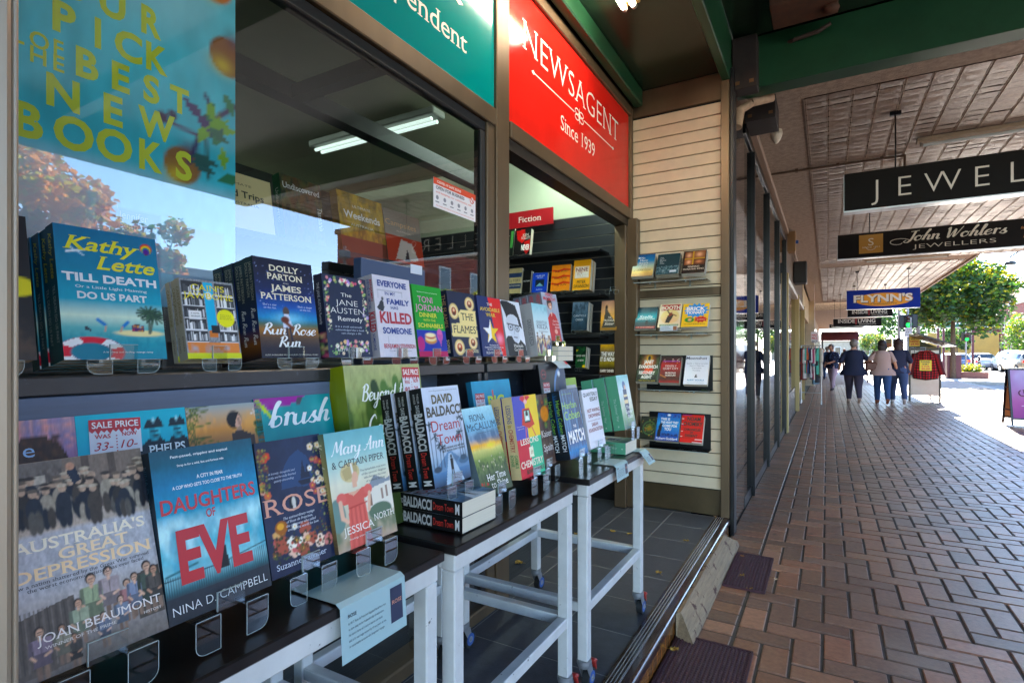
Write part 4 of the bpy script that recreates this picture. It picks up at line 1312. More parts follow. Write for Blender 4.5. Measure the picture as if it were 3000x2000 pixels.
ops = [('g', [(0, '2a3038'), (.14, '2c343e'), (.17, '3a6a74'), (.24, '8fc0c8'), (.4, '5fb0c0'), (.52, 'a8d0d4'), (.62, '2a90b0'), (.78, '1b7fa6'), (.9, '2a6378'), (1, '2c5566')]), ('m', 'bfe0e2', 6, .8, 5, .3, .62), ('m', '1f86a6', 7, .5, 8, .22, .6), ('n', .12, 20), ('l', .02, .27, .3, .30, .02, '3a6f78')]
for i in range(46):
    x = .01 + i * .0218
    ops.append(('l', x, .15, x, .235 + .025 * abs(i / 23 - 1) + .02 * (i / 46), .006, '25404a'))
ops += [('l', 0, .245, .55, .255, .011, '25404a'), ('l', .55, .255, 1, .30, .011, '25404a')]
ops += [('e', .545, .395, .022, .018, '1a1c20'), ('p', '1c1f24', .52, .38, .575, .38, .6, .22, .5, .22)]
ops += [('n', .1, 60, 4)]
dn('blue thriller with huge red lettering and a lone woman at a railing', .424, .163, .247, .03, ops, '142c3c',
   [('Fast-paced, gripping and topical', .45, .945, .015, .55, 'e6eef0', 'b'), ('Strap in for a wild, fast and furious ride', .45, .89, .013, .45, 'e6eef0', 'b'), ('A CITY IN FEAR', .52, .80, .022, .26, 'eef4f4', 'b'), ('A COP WHO GETS TOO CLOSE TO THE TRUTH', .5, .755, .02, .68, 'eef4f4', 'b'),
    ('DAUGHTERS', .5, .62, .085, .92, 'c0242e', 'b'), ('OF', .48, .55, .05, .09, 'c0242e', 'b'), ('EVE', .49, .215, .285, .70, 'bf1424', 'k'), ('NINA D. CAMPBELL', .5, .045, .05, .92, 'e8ecee', 't')],
   [('NINA D. CAMPBELL', .08, .4, .3, .35, '3f6a80', '')], 13.2, 0, None, (96, 144))
ops = [('c', '28324e'), ('n', .2, 20), ('m', '1d2540', 5, .6, 3), ('p', '31486e', .3, .62, .34, .76, .48, .86, .62, .9, .74, .84, .82, .7, .7, .6, .5, .62), ('p', '1d2438', .55, .66, .78, .66, .72, .62, .6, .62), ('p', '222a40', .6, .67, .66, .82, .7, .67), ('p', '222a40', .68, .67, .73, .79, .76, .67),
       ('fl', 3, 7, .03, .78, .16, .93, .03, .05, ['d8604a', 'c8503e', '6a3a3a'], 'b08a3a'), ('fl', 4, 16, .76, .5, .96, .93, .03, .05, ['e6dcd0', 'b85a5a', 'd9c8b0', '9a6a4a'], 'd8a040'), ('fl', 14, 8, .02, .5, .1, .75, .03, .045, ['d8a890', 'c86a50', '8a8a4a'], 'd8a040'), ('s', 5, 70, .02, .62, .14, .95, .006, .016, ['5a6a3a', '8a8a4a', '6a4a3a']), ('s', 6, 70, .78, .2, .98, .95, .006, .016, ['5a6a3a', '9a9a5a', '6a4a3a']),
       ('fl', 7, 13, .1, .13, .92, .3, .06, .1, ['d8b4a0', 'c86a6a', 'c8807a', 'e6ddd0', 'a85a4a', 'e8ccb8'], 'b05a4a'), ('fl', 8, 10, .03, .1, .97, .35, .03, .05, ['e8e2d4', 'c9a070', '8a5a3a'], 'd8b060'), ('e', .22, .345, .09, .05, 'a0622a'), ('e', .21, .355, .05, .025, 'd8a050'), ('s', 9, 120, .06, .1, .94, .28, .008, .02, ['4a5a34', '2f3a2a', '6a4a30', '3a3026']),
       ('e', .44, .505, .06, .06, '1a1c22'), ('e', .45, .51, .03, .04, 'c9c4bc'), ('p', 'c9c4bc', .42, .46, .48, .46, .46, .5)]
dn('dark blue novel with copper lettering wreathed in flowers', .604, .142, .236, .022, ops, '222b44',
   [('ROSE', .5, .445, .125, .98, 'dd9a80', 's'), ('A bravely, thoughtful and', .33, .745, .016, .4, 'b8c0d4', 'si'), ('richly and broadly finished', .33, .715, .016, .42, 'b8c0d4', 'si'), ('quietly abounding', .35, .685, .016, .3, 'b8c0d4', 'si'),
    ('The extraordinary voyage', .5, .395, .019, .48, 'd4d8e2', 'si'), ('of Rose de Freycinet,', .5, .365, .019, .4, 'd4d8e2', 'si'), ('the stowaway who sailed', .52, .335, .019, .46, 'd4d8e2', 'si'), ('around the world for love', .54, .305, .019, .48, 'd4d8e2', 'si'), ('Suzanne Falkiner', .46, .05, .042, .76, 'c4cfe0', 's')],
   [], 12.5, 0, None, (84, 126), x=-.822, z=.911)
ops = [('g', [(0, 'b09a8a'), (.12, 'a8a08c'), (.3, 'c0b8a4'), (.55, 'd4d0bc'), (.72, 'b0cbc4'), (.85, '86b8ba'), (1, '74aab0')]), ('n', .06, 14), ('p', 'd6d0c4', .52, .26, 1, .22, 1, .5, .88, .52, .72, .47, .52, .42), ('p', '8a929a', .5, .42, .72, .56, .92, .5, 1, .52, 1, .48, .72, .46), ('r', .58, .3, .63, .4, '8a6a58'), ('r', .8, .33, .84, .43, '9a8476'), ('r', .88, .34, .92, .44, '9a8476'), ('m', '6f7a62', 10, .9, 4, .0, .26), ('e', .75, .24, .2, .07, '5f7460'), ('e', .06, .3, .12, .14, '6f8a84'), ('m', 'b8905c', 9, .6, 6, 0, .1),
       ('e', .33, .635, .155, .085, 'c9b98e'), ('p', 'b8a67c', .2, .66, .46, .72, .44, .6, .24, .57), ('l', .36, .70, .38, .56, .03, 'dcdad2'), ('e', .40, .585, .05, .05, 'd8ad96'), ('r', .345, .50, .41, .58, 'd8ad96'), ('p', 'd3a690', .2, .46, .52, .48, .56, .4, .16, .4), ('p', 'd06a62', .16, .46, .24, .47, .34, .43, .48, .48, .6, .49, .6, .40, .5, .385, .56, .0, .18, .0, .24, .37, .12, .38), ('e', .145, .435, .075, .045, 'd4706a'), ('e', .585, .455, .07, .045, 'd4706a'), ('l', .12, .40, .13, .27, .06, 'd8b09a'), ('l', .13, .27, .2, .23, .05, 'd8b09a'), ('l', .6, .42, .56, .28, .05, 'd8b09a'), ('l', .24, .335, .54, .35, .016, 'b84e4a')]
for i in range(9):
    ops.append(('l', .24 + i * .034, .33, .2 + i * .042, .0, .008, 'b95650' if i % 2 else 'dc7a72'))
dn('pale teal romance with a bonneted woman in a coral dress', .742, .165, .232, .026, ops, [('g', [(0, '5a4a3a'), (.2, '7a6a4a'), (.4, 'a89a6a'), (.8, '8a8a66'), (1, '6a7a66')]), ('n', .3, 20)],
   [('Mary Ann', .52, .80, .12, .9, 'f2f6f4', 'c'), ('& CAPTAIN PIPER', .5, .69, .058, .88, '3a4446', 's'), ('The remarkable true story', .72, .62, .018, .46, '4f5a58', 's'), ('of the convicts’ daughter', .73, .585, .018, .44, '4f5a58', 's'), ('who became the toast', .74, .55, .018, .4, '4f5a58', 's'), ('of colonial Sydney', .74, .515, .018, .34, '4f5a58', 's'),
    ('JESSICA', .36, .125, .062, .5, 'f2ece2', 's'), ('NORTH', .8, .165, .055, .36, 'f2ece2', 's'), ('Shocking, entertaining and untrue', .45, .075, .016, .55, 'f2ece2', 'i')],
   [('Mary Ann', .06, .3, .5, .2, 'd8d0b0', 'c'), ('& CAPTAIN PIPER', .4, .34, .36, .3, '2a241c', 's'), ('JESSICA NORTH', .76, .2, .3, .3, '1f1a14', 's')], 11, 1, 'pale teal romance with an olive spine', (84, 126), x=-.812, z=.914)
# crime novel stacks
ops_dt = [('g', [(0, '2f4660'), (.14, '5a82aa'), (.24, '9ab0c4'), (.34, 'aab8c8'), (.5, 'b4bccb'), (1, 'c6ccd8')]), ('n', .05, 16), ('p', '6a8aaa', .0, .14, .45, .32, .55, .32, 1, .14), ('p', 'a9bccd', .3, 0, .46, .3, .54, .3, .8, 0)]
rg = random.Random(4)
for (x, top, lean_) in ((.06, .62, .0), (.14, .5, .01), (.24, .42, .01), (.94, .66, -.01), (.88, .5, -.01), (.8, .45, 0), (.33, .38, 0)):
    ops_dt.append(('l', x, .18, x + lean_ * 3, top, .016, '37485a'))
    for i in range(10):
        t = rg.uniform(0, 6.28)
        ops_dt.append(('l', x + lean_ * 3, top, x + lean_ * 3 + .09 * math.cos(t), top + .045 * math.sin(t) - .01, .016, '2b3a46'))
ops_dt += [('m', '46586a', 9, .6, 3, .16, .3), ('e', .86, .2, .14, .035, '4a6a86'), ('e', .86, .23, .09, .03, '3a5468'), ('e', .14, .17, .1, .03, '34485a'), ('e', .52, .27, .022, .02, '14161a'), ('p', '14161a', .49, .25, .55, .25, .56, .14, .48, .14), ('l', .5, .14, .49, .05, .022, '14161a'), ('l', .54, .14, .55, .05, .022, '14161a')]
tx_dt = [('one of the greatest thriller writers in the world', .55, .955, .012, .75, '3a4450', ''), ('DAVID', .5, .83, .085, .56, '5a4f2a', 'k'), ('BALDACCI', .52, .70, .095, .94, '4a4234', 'k'), ('Dream', .5, .545, .11, .76, 'b01c2c', ''), ('Town', .55, .405, .105, .66, 'b01c2c', ''), ('WHERE MURDER AND MAYHEM', .6, .355, .018, .62, '23262c', 'b'), ('HIDE BEHIND EVERY CORNER', .62, .325, .018, .62, '23262c', 'b')]
st_dt = [('AN AMOS DECKER', .05, .1, .16, .25, 'c9c9c9', ''), ('THRILLER', .05, .1, .16, .55, 'c9c9c9', ''), ('DAVID', .165, .08, .3, .35, 'b8b8b8', 'b'), ('BALDACCI', .25, .37, .62, .18, 'c2c2c2', 'k'), ('Dream Town', .64, .25, .46, .26, 'd23a30', ''), ('M', .915, .05, .6, .2, 'd8d8d8', 'k')]
dt = dn('crime novel with palm trees and red title raised on two flat copies', 1.052, .155, .247, .0385, ops_dt, '131315', tx_dt, st_dt, 10.5, 3, 'black spined crime novel with red spine title', (72, 108), x=-.822, z=.972, st_w=False, gap=.012)
stand((-.822, 1.058, .9715), .143, .03, 90, True, 'the crime novel with palm trees')
for i in range(2):               # two copies lying flat: spine towards the post, tail edge to the street
    o = dup(dt, None, None, ['lower', 'upper'][i] + ' of two black spined crime novels lying flat at the table edge', 'crime novels lying flat')
    # local x (spine to fore edge) -> +Y, local z (tail to head) -> -X, front cover (-y) -> up
    o.rotation_euler = Matrix(((0, 0, -1), (1, 0, 0), (0, -1, 0))).to_euler()
    o.location = (-.765, 1.085, .862 + (i + 1) * .0388)
ops = [('g', [(0, '3a4a34'), (.2, '4f5f40'), (.4, '7a8f4a'), (.5, 'c9c27a'), (.56, 'f0b048'), (.64, '8a9ab0'), (.75, '7fb0c8'), (1, 'a8cfd8')]), ('m', '3f5a78', 6, .7, 3, .52, .76), ('b', .62, .54, .22, .05, 'ffd060', .9), ('m', '2f4426', 14, .8, 4, 0, .42), ('s', 3, 40, .1, .25, .9, .42, .008, .018, ['d8cbb0', 'b8a890', '4f6a34']), ('s', 5, 26, .0, .0, .25, .16, .02, .04, ['b8242c', '3a5a2a', 'c84a3a']), ('n', .12, 40)]
dn('romance with a sunset valley and red blossoms, beside the flat crime novels', 1.235, .157, .247, .025, ops, '5a6a72', [('FIONA', .42, .84, .075, .5, '1d3a5a', 's'), ('McCALLUM', .5, .735, .08, .94, '1d3a5a', 's'), ('Her Time', .55, .15, .075, .62, 'f4f2ec', 's'), ('to Shine', .6, .06, .075, .56, 'f4f2ec', 's'), ('bestselling author', .55, .69, .016, .5, '3a4a5a', 'i')], [], 18, 0, None, (64, 96), x=-.80, z=.911)
ops = [('r', 0, 0, .5, .47, 'c9384a'), ('r', .5, 0, 1, .47, '2fb48c'), ('r', 0, .47, .48, 1, '4f53ae'), ('r', .48, .47, 1, 1, 'e0c02a'), ('p', 'c8463c', .36, .84, .64, .84, .8, .62, .56, .58, .28, .64), ('r', .4, .66, .64, .82, '26302e'), ('r', .42, .675, .62, .805, 'a9c8bc'), ('e', .52, .765, .05, .04, '3a2a26'), ('p', 'e0e0d8', .44, .69, .6, .69, .56, .745, .48, .745), ('l', .42, .6, .39, .45, .035, 'd0685a'), ('l', .66, .6, .78, .48, .035, 'd0685a'),
       ('p', 'd03a4a', .3, .96, .5, .9, .5, .99, .35, 1.0), ('p', 'd03a4a', .5, .9, .72, .97, .68, 1, .52, .99), ('e', .52, .92, .07, .03, 'e8b0a8'), ('p', 'e6dfc8', .44, .22, .62, .23, .6, .36, .43, .35)]
dn('purple, yellow, red and green quartered novel with a television dress', 1.446, .158, .252, .036, ops, [('c', 'c9b68e'), ('n', .05, 20)],
   [('LESSONS', .5, .40, .07, .74, 'efe7d2', 'b'), ('in', .53, .265, .06, .1, 'a88a3a', 'si'), ('CHEMISTRY', .5, .12, .08, .92, 'efe7d2', 'b'), ('The most original debut', .2, .62, .014, .3, 'd8c8a0', ''), ('a laugh out loud', .2, .59, .014, .26, 'd8c8a0', ''), ('BONNIE GARMUS', .6, .04, .05, .72, '23301c', 'b')],
   [('LESSONS', .1, .22, .42, .3, '5a5f8a', 'b'), ('in', .335, .04, .4, .3, 'a88a20', 'sb'), ('CHEMISTRY', .39, .28, .42, .3, 'b84a44', 'b'), ('BONNIE', .7, .14, .3, .18, '4a8a4a', 'b'), ('GARMUS', .7, .16, .3, .58, '4a8a4a', 'b')], 8.5, 1, 'quartered novel with a tan spine', (64, 96), x=-.80, z=.917, gap=.006)
ops = [('c', '4a3a3a'), ('m', '6a5a4a', 9, .8, 3), ('fl', 3, 16, .3, .5, 1, .9, .05, .09, ['4a6a3a', '7a3a3a', '5a7a4a'], 'b08a3a'), ('e', .75, .72, .2, .11, 'd0861c'), ('n', .2, 20), ('r', 0, 0, 1, .12, '5a463c')]
dn('brown floral book peeping out behind the quartered novel', 1.60, .15, .245, .025, ops, '3a2c2c', [('The Kaiser', .52, .40, .09, .9, 'e8e4e0', 's'), ('in Spain', .6, .2, .1, .7, 'e8e4e0', 's')], [], 9, 0, None, (40, 60), x=-.83, z=.915, drop=.05)
ops = [('g', [(0, '2f5f96'), (.1, '3f86bc'), (.2, '3a5f8a'), (.4, '46587a'), (.8, '4a5670'), (1, '56607a')]), ('n', .25, 26)]
rg = random.Random(6)
for i in range(40):
    x = rg.uniform(0, 1)
    ops.append(('l', x, rg.uniform(.0, .5), x, rg.uniform(.6, 1), rg.uniform(.006, .02), rg.choice(['5f86b4', '303c54', '8ab0d0', '3a4660'])))
ops += [('b', .2, .5, .25, .4, '6a9ac8', .4), ('p', '1a1c24', .5, .25, .56, .4, .62, .25)]
dn('slate blue thriller with acid green lettering and white title', 1.775, .165, .246, .03, ops, [('c', '0f1a22'), ('m', '1f5a86', 6, .9, 3, .3, 1), ('n', .4, 30)], [('Harlan', .4, .72, .1, .74, '9ad02a', ''), ('Coben', .46, .56, .12, .82, '9ad02a', ''), ('THE', .5, .43, .04, .16, 'e6eaee', 'b'), ('MATCH', .52, .215, .17, .84, 'eef0f2', 'k'), ('BOY IN THE WOODS', .35, .93, .014, .5, '8ac02a', '')],
   [('Harlan Coben', .14, .48, .5, .28, '7ab82a', ''), ('MATCH', .64, .24, .5, .25, 'dfe4e8', 'b')], 11, 2, 'thriller with a black and blue spine', (60, 90), x=-.785, z=.925, drop=.06)
dn('grey thriller with orange lettering, mostly hidden by the slate blue thriller', 1.86, .16, .244, .02, [('g', [(0, '4a5068'), (1, '5a5f76')]), ('m', '9ab8b8', 4, .7, 4, .6, 1), ('n', .2, 12)], None, [('Simeno', .7, .72, .05, .5, 'd8954a', ''), ('Comeon', .7, .57, .09, .6, 'e09a4a', '')], [], 11, 0, None, (40, 60), x=-.82, z=.925, drop=.06)
dn('white essay journal with black and crimson lettering', 2.0, .168, .234, .012, [('c', 'd2d2da')], 'c8c8d0', [('QUARTERLY', .5, .88, .06, .9, '23232a', 'b'), ('ESSAY', .68, .79, .065, .5, '23232a', 'b'), ('NOT WAVING,', .56, .6, .06, .8, '8a2440', 'b'), ('DROWNING', .56, .51, .06, .74, '8a2440', 'b'), ('Mental illness and vulnerability in Australia', .5, .45, .02, .8, '8a2440', ''), ('SARAH', .5, .36, .06, .4, '8a2440', 'b'), ('KRASNOSTEIN', .52, .27, .06, .88, '8a2440', 'b')], [], 10, 0, None, (10, 14), x=-.80, z=.925, drop=.06)
ops = [('g', [(0, '5a7a7a'), (.2, '8aa890'), (.4, 'b8c4b0'), (.7, 'c0cdd2'), (1, '7fb8b8')]), ('n', .08, 12), ('b', .8, .5, .3, .3, 'e6dfd0', .6), ('m', '7a9a5a', 8, .5, 3, .05, .35), ('e', .52, .80, .13, .085, '5f7296'), ('e', .58, .76, .07, .05, 'c9a894'), ('p', '4a5570', .38, .72, .66, .72, .7, .5, .64, .2, .4, .2, .34, .5), ('r', .36, .46, .68, .53, 'd8c49a'), ('r', .38, .58, .66, .62, 'd8c49a'), ('n', .12, 40)]
GRN = '5f9a7c'
sp = dn('green spined novel with a blue haired figure, raised at the table end', 2.275, .158, .236, .05, ops, [('c', GRN), ('n', .06, 10)], [('The', .55, .36, .06, .3, 'e6ecec', 'i'), ('Summer', .6, .27, .07, .6, 'e6ecec', 'i'), ('Place', .62, .18, .07, .4, 'e6ecec', 'i'), ('a novel', .5, .05, .02, .3, 'd8a03a', 'i')],
        [('The Summer War', .42, .42, .22, .42, 'a9c4b4', 's'), ('o', .92, .03, .16, .42, 'c9d8cc', 'b')], 10.5, 2, 'thick novel with a plain green spine', (48, 72), x=-.752, z=.972, st_w=False, gap=.008)
stand((-.752, 2.285, .9715), .145, .05, 90, True, 'the green spined novel')
o = dup(sp, (-.745, 2.26, .867 + .05), None, 'green spined novel lying flat under its own stack', 'novels lying flat')
o.rotation_euler = Matrix(((0, 0, -1), (1, 0, 0), (0, -1, 0))).to_euler()
stand((-.80, 2.13, .914), .11, .05, 90, False, 'nothing, empty beside the white essay journal')

# ---------------------------------------------------------------- large books leaning in the riser
def lg(label, px0, px1, py, x, lean, t, ops, tx, spine=None, st=(), copies=0, back=None, zb=.865, res=(56, 60), **k):
    a, b = on(px0, py, x=x - .06), on(px1, py, x=x - .06)
    y0, y1, zt = a.y, b.y, a.z
    return book(label, y1 - y0, (zt - zb) / math.cos(R(lean)), t, ops, spine, tx, st, (x, y0, zb), lean, 90, res, copies, 'large sale books leaning in the riser', back=back, **k)
ops = [('g', [(0, '3a2c26'), (.7, '6a5a7a'), (.85, 'a8809a'), (1, 'c09a9a')]), ('m', 'd89a94', 9, .9, 3, .8, 1.1), ('m', '8080aa', 7, .7, 4, .8, 1.1), ('b', .2, .72, .2, .08, 'd8b88a', .8), ('p', '4a342a', 0, .0, 1.0, .0, .88, .80, .72, .88, .5, .925, .3, .93, 0, .90), ('s', 3, 60, .0, .8, .75, .92, .02, .04, ['5a3a2a', '3a2620', '6a4a34']), ('n', .3, 40)]
b1 = lg('pink and violet sky cookbook cut off by the aluminium post', 30, 226, 1237, -.985, 12, .03, ops, [('e', .26, .835, .06, .17, 'a8c8ea', 's')], '4a3a4a')
ops = [('c', '2fb0c4'), ('n', .05, 12)]
for (cx, w_) in ((.67, .105), (.9, .095)):
    ops += [('p', '102c38', cx - w_ * 1.5, .80, cx - w_ * .5, .855, cx + w_ * .5, .855, cx + w_ * 1.5, .80, cx + w_ * 1.5, .0, cx - w_ * 1.5, .0), ('e', cx, .885, w_ * .58, .046, '5fc0ce'), ('e', cx - w_ * .2, .88, w_ * .3, .04, '3a9aaa'), ('p', '102c38', cx - w_ * .85, .918, cx - w_ * .6, .948, cx + w_ * .5, .956, cx + w_ * .85, .93, cx + w_ * .8, .908, cx - w_ * .7, .905), ('l', cx - w_ * .8, .909, cx + w_ * .85, .914, .02, '0a1e28'), ('e', cx, .945, w_ * .16, .012, 'a8d8de'), ('l', cx - w_ * .3, .888, cx + w_ * .3, .888, .016, '1f5060'), ('e', cx + w_ * .15, .862, w_ * .3, .009, '123844')]
b2 = lg('turquoise naval biography with two capped officers and a sale sticker', 227, 550, 1220, -.985, 12, .03, ops, [('PHELPS', .78, .768, .045, .36, 'dce8ea', 'sb')], '2490a2', res=(84, 90))
sticker(b2, .016, .272, .078, .060, '33-', '10-')
ops = [('g', [(0, '6a5040'), (.78, 'b0805a'), (.86, 'd8965a'), (.94, 'c0a488'), (1, '9aa6a8')]), ('m', 'e8aa68', 9, .8, 3, .8, .97), ('e', .60, .905, .10, .052, '15100e'), ('e', .645, .895, .055, .042, 'd8ac94'), ('p', '15100e', .5, .91, .56, .955, .68, .95, .63, .915, .6, .86), ('e', .67, .882, .016, .005, '8a3a34'), ('e', .66, .905, .014, .005, '2a1c18'), ('p', 'b08a74', .6, .83, .7, .83, .68, .87), ('p', '4a3a36', .42, .0, .92, .0, .86, .80, .7, .835, .55, .83)]
rg = random.Random(8)
for i in range(40):
    t = rg.uniform(-2.6, .6)
    x, y = rg.uniform(-.05, .12), rg.uniform(.8, 1.02)
    ops.append(('l', x, y, x + .26 * math.cos(t), y + .08 * math.sin(t), .012, rg.choice(['6a7a3a', '8a8a44', '46582c'])))
for i in range(16):
    ops.append(('e', rg.uniform(.9, 1), rg.uniform(.8, .87), .04, .018, rg.choice(['3f5a2c', '55703a'])))
ops += [('l', .84, .93, .95, .95, .01, 'd8d8d4'), ('l', .88, .96, .9, .92, .008, 'd8d8d4')]
b3 = lg('sunset coloured novel with palm fronds and a dark haired woman', 551, 770, 1195, -.985, 12, .03, ops, [], '5a4434', res=(84, 90))
ops = [('c', '1f8f94'), ('n', .1, 10), ('p', '9a3a94', 0, 1.01, .66, 1.01, .58, .965, .4, .945, .25, .93, .1, .925, 0, .94), ('m', '5fb0b0', 4, .5, 3, .3, 1), ('p', 'b8cf4a', .0, .985, .06, .985, .22, .87, .18, .865), ('p', '54505a', .56, 1, .63, .995, .54, .93, .5, .94)]
lg('teal brush lettering manual with a purple splash and rounded corners', 752, 974, 1170, -.985, 12, .028, ops, [('brush', .55, .815, .15, .84, 'eef4f4', 'c'), ('lettering', .5, .45, .1, .8, 'e8f0f0', 'i')], '1f8f94')
ops = [('g', [(0, '3a4a26'), (.4, '4a5f30'), (.6, '6a8444'), (.75, '8a9a5a'), (1, 'a9ac7c')]), ('m', 'a8b07a', 4, .6, 3, .7, 1), ('m', '3f5a2a', 12, .8, 5, .55, .85), ('n', .2, 30)]
for i in range(34):
    x = rg.uniform(.3, .95)
    ops.append(('e', x, rg.uniform(.72, .88), rg.uniform(.03, .06), rg.uniform(.03, .06), rg.choice(['3a5526', '48652e', '587a3a', '2f4620'])))
b5 = lg('wide green landscape gardening book with a sale sticker', 1008, 1230, 1071, -.95, 9, .034, ops, [('Beyond the', .5, .78, .1, .66, 'f2f4ea', 'c'), ('Garden', .46, .56, .13, .5, 'f2f4ea', 'c'), ('PRIVATE GARDENS', .5, .45, .025, .5, 'dfe4d4', '')], [('g', [(0, '4a5a2a'), (1, '8a9438')])], [('Beyond the', .42, .4, .4, .3, 'e8ecd8', 'i')], 1, 'green landscape gardening book with an olive spine', res=(84, 72))
bw = b5.children[0].data
w5 = max(v.co.x for v in bw.vertices)
h5 = max(v.co.z for v in bw.vertices)
sticker(b5, w5 * .72, h5 * .77, w5 * .25, h5 * .21, '90-', '30-')
b6 = lg('bright blue picture book with lime capitals and a sale sticker', 1374, 1487, 1118, -.97, 10, .02, [('g', [(0, '1f6f90'), (1, '2f96b8')]), ('n', .1, 8), ('p', 'c86a5a', .46, .7, .5, .95, .54, .7)], [('BIG.', .6, .7, .12, .5, 'cfe02a', 'k')], '1f6f90', zb=.9)
sticker(b6, .012, .21, .055, .06, '29-', '12-')
ops = [('c', '26272e'), ('n', .3, 26), ('e', .9, .6, .42, .4, '6a8ab8'), ('e', .93, .57, .41, .38, '2a3a5a'), ('m', '7a7a6a', 8, .6, 3, .3, .8), ('e', .15, .88, .1, .06, '7a2a30'), ('e', .15, .88, .07, .042, '26272e'), ('e', .74, .88, .05, .035, 'd8d8da')]
b7 = lg('black space book with the planet earth and a sale sticker', 1570, 1645, 1068, -1.0, 8, .036, ops, [('ONLY ONE', .15, .87, .018, .12, 'b8464a', 'b')], '0d0d10', [('OUR PLANET', .36, .6, .42, .3, 'd8d8dc', '')], 1, 'black space book with a plain black spine', zb=.9)
sticker(b7, .02, .21, .06, .07, '50-', '20-')
a = on(1650, 1092, x=-1.05)
b_ = on(1703, 1088, x=-1.05)
mb = MB()
mb.bbox(0, 0, 0, b_.y - a.y, .01, .32, .002)
w_ = b_.y - a.y
mb.prism([(w_ * .06, .2), (w_ * .92, .2), (w_ * .97, .225), (w_ * .97, .265), (w_ * .92, .285), (w_ * .06, .285), (w_ * .02, .26), (w_ * .02, .22)], frY(-.0006), .0004, 1)
mb.text('WASH YOUR HANDS!', frY(-.0009, w_ * .5, .23), .032, w_ * .86, 2, 'k')
tag(mb.build('notice_board', [flat('8fb81e'), flat('d9dde4'), flat('2a2c34')], None, (-1.03, a.y, .866), (R(-9), 0, R(90))), 'lime hand washing notice with a white speech bubble', 'notice')
# cards folded over the edges
CARD = mat('pale_blue_card', '9fbcc0', .5)
def card(label, y0, y1, xi, xe, zt, drop, skew=.0, pic=None):
    mb = MB()
    rows = [((xi), zt + .0015), (xe - .004, zt + .0025), (xe + .006, zt - .004), (xe + .012 + skew, zt - drop)]
    for d in (0, -.0006):
        V = []
        for i, (x, z) in enumerate(rows):
            V += [(x, y0, z + d), (x, y1, z + d)]
        mb.add(V, [(2 * i, 2 * i + 1, 2 * i + 3, 2 * i + 2) for i in range(3)], 0)
    up_ = Vector((rows[2][0] - rows[3][0], 0, rows[2][1] - rows[3][1])).normalized()
    M = fr((rows[3][0], (y0 + y1) / 2, rows[3][1]), (0, 1, 0), up_)
    w = y1 - y0
    L = drop
    mb.text('ROSE', M @ Matrix.Translation((-w * .40, L * .74, .0006)), .006, w * .12, 1, 'b', 'l')
    for i, s_ in enumerate(('In 1817, Rose de Freycinet disguised herself as a man', 'to stow away on her husband’s ship of exploration.', 'Her letters home tell a story of storms and islands', 'and of a marriage tested by three years at sea.', 'A remarkable account of a forgotten voyage.')):
        mb.text(s_, M @ Matrix.Translation((-w * .40, L * (.62 - i * .1), .0006)), .0042, w * (.56 - .03 * (i % 3)), 1, '', 'l')
    p = [M @ Vector((w * a_, L * b_, .0006)) for a_, b_ in ((.24, .2), (.44, .2), (.44, .86), (.24, .86))]
    mb.add(p, [(0, 1, 2, 3)], 2)
    mb.text('ROSE', M @ Matrix.Translation((w * .34, L * .55, .001)), .007, w * .16, 3, 's')
    return tag(mb.build('shelf_card', [CARD, flat('3f4a50'), flat('28324e'), flat('dd9a80')]), label, 'card', 'pale blue review cards')
A, B = on(985, 1745, x=-.74), on(1175, 1670, x=-.74)
card('pale blue review card folded over the table edge below the floral novel', A.y, B.y, -.83, -.737, .861, .1)
A, B = on(1800, 1360, x=-.715), on(1842, 1340, x=-.715)
card('pale blue review card folded over the edge of the doorway table', 2.02, 2.16, -.80, -.711, .865, .06)
card('pale blue review card hanging off the doorway corner of the tables', 2.35, 2.45, -.76, -.711, .866, .05, .03)
# a leaflet on the riser end, curling down
mb = MB()
V = []
for i in range(5):
    V += [(-1.07 + i * .014, 2.17, 1.267 - i * i * .002), (-1.07 + i * .014, 2.30, 1.267 - i * i * .002)]
for d in (0,):
    mb.add(V, [(2 * i, 2 * i + 1, 2 * i + 3, 2 * i + 2) for i in range(4)], 0)
mb.add([(-1.035, 2.26, 1.265), (-1.035, 2.28, 1.265), (-1.022, 2.28, 1.2515), (-1.022, 2.26, 1.2515)], [(0, 1, 2, 3)], 1)
tag(mb.build('leaflet', [flat('b4c8d0'), flat('c0303c')]), 'pale leaflet curling over the end of the upper shelf', 'leaflet')
# ---------------------------------------------------------------- shelves on the slatted end wall
CLR = clear_mat('clear_shelf', (.93, .95, .95), lo=.06, hi=1.0)
def slat_shelf(px0, px1, py, label):
    a, b = on(px0, py, y=4.0), on(px1, py, y=4.0)
    L = b.x - a.x
    mb = MB()
    mb.box(0, -.19, -.004, L, -.004, 0, 0)
    mb.box(0, -.194, -.004, L, -.1905, .014, 0)
    mb.box(0, -.1945, -.0042, L, -.19, -.001, 1)
    if py > 1000:
        mb.box(0.01, -.012, -.004, L - .01, -.008, .25, 2)
    for x in (L * .2, L * .7):
        mb.box(x, -.006, -.03, x + .012, 0, .004, 1)
        mb.tube((x + .006, -.15, -.012), (x + .006, -.15, -.004), .006, .006, 8, 1)
    o = mb.build('acrylic_shelf', [CLR, ACE, mat('smoked_back', '17181a', .3)], None, (a.x, 4.18, a.z))
    tag(o, label, 'shelf', 'clear shelves on the slatted panel')
    return o
sh = [slat_shelf(1858, 2070, 829, 'topmost of the clear shelves on the cream slatted panel'), slat_shelf(1862, 2074, 981, 'clear shelf on the slatted panel just under the bronze cross rail'),
      slat_shelf(1872, 2080, 1139, 'clear shelf on the slatted panel with the white covered book'), slat_shelf(1880, 2074, 1308, 'lowest of the clear shelves on the cream slatted panel')]
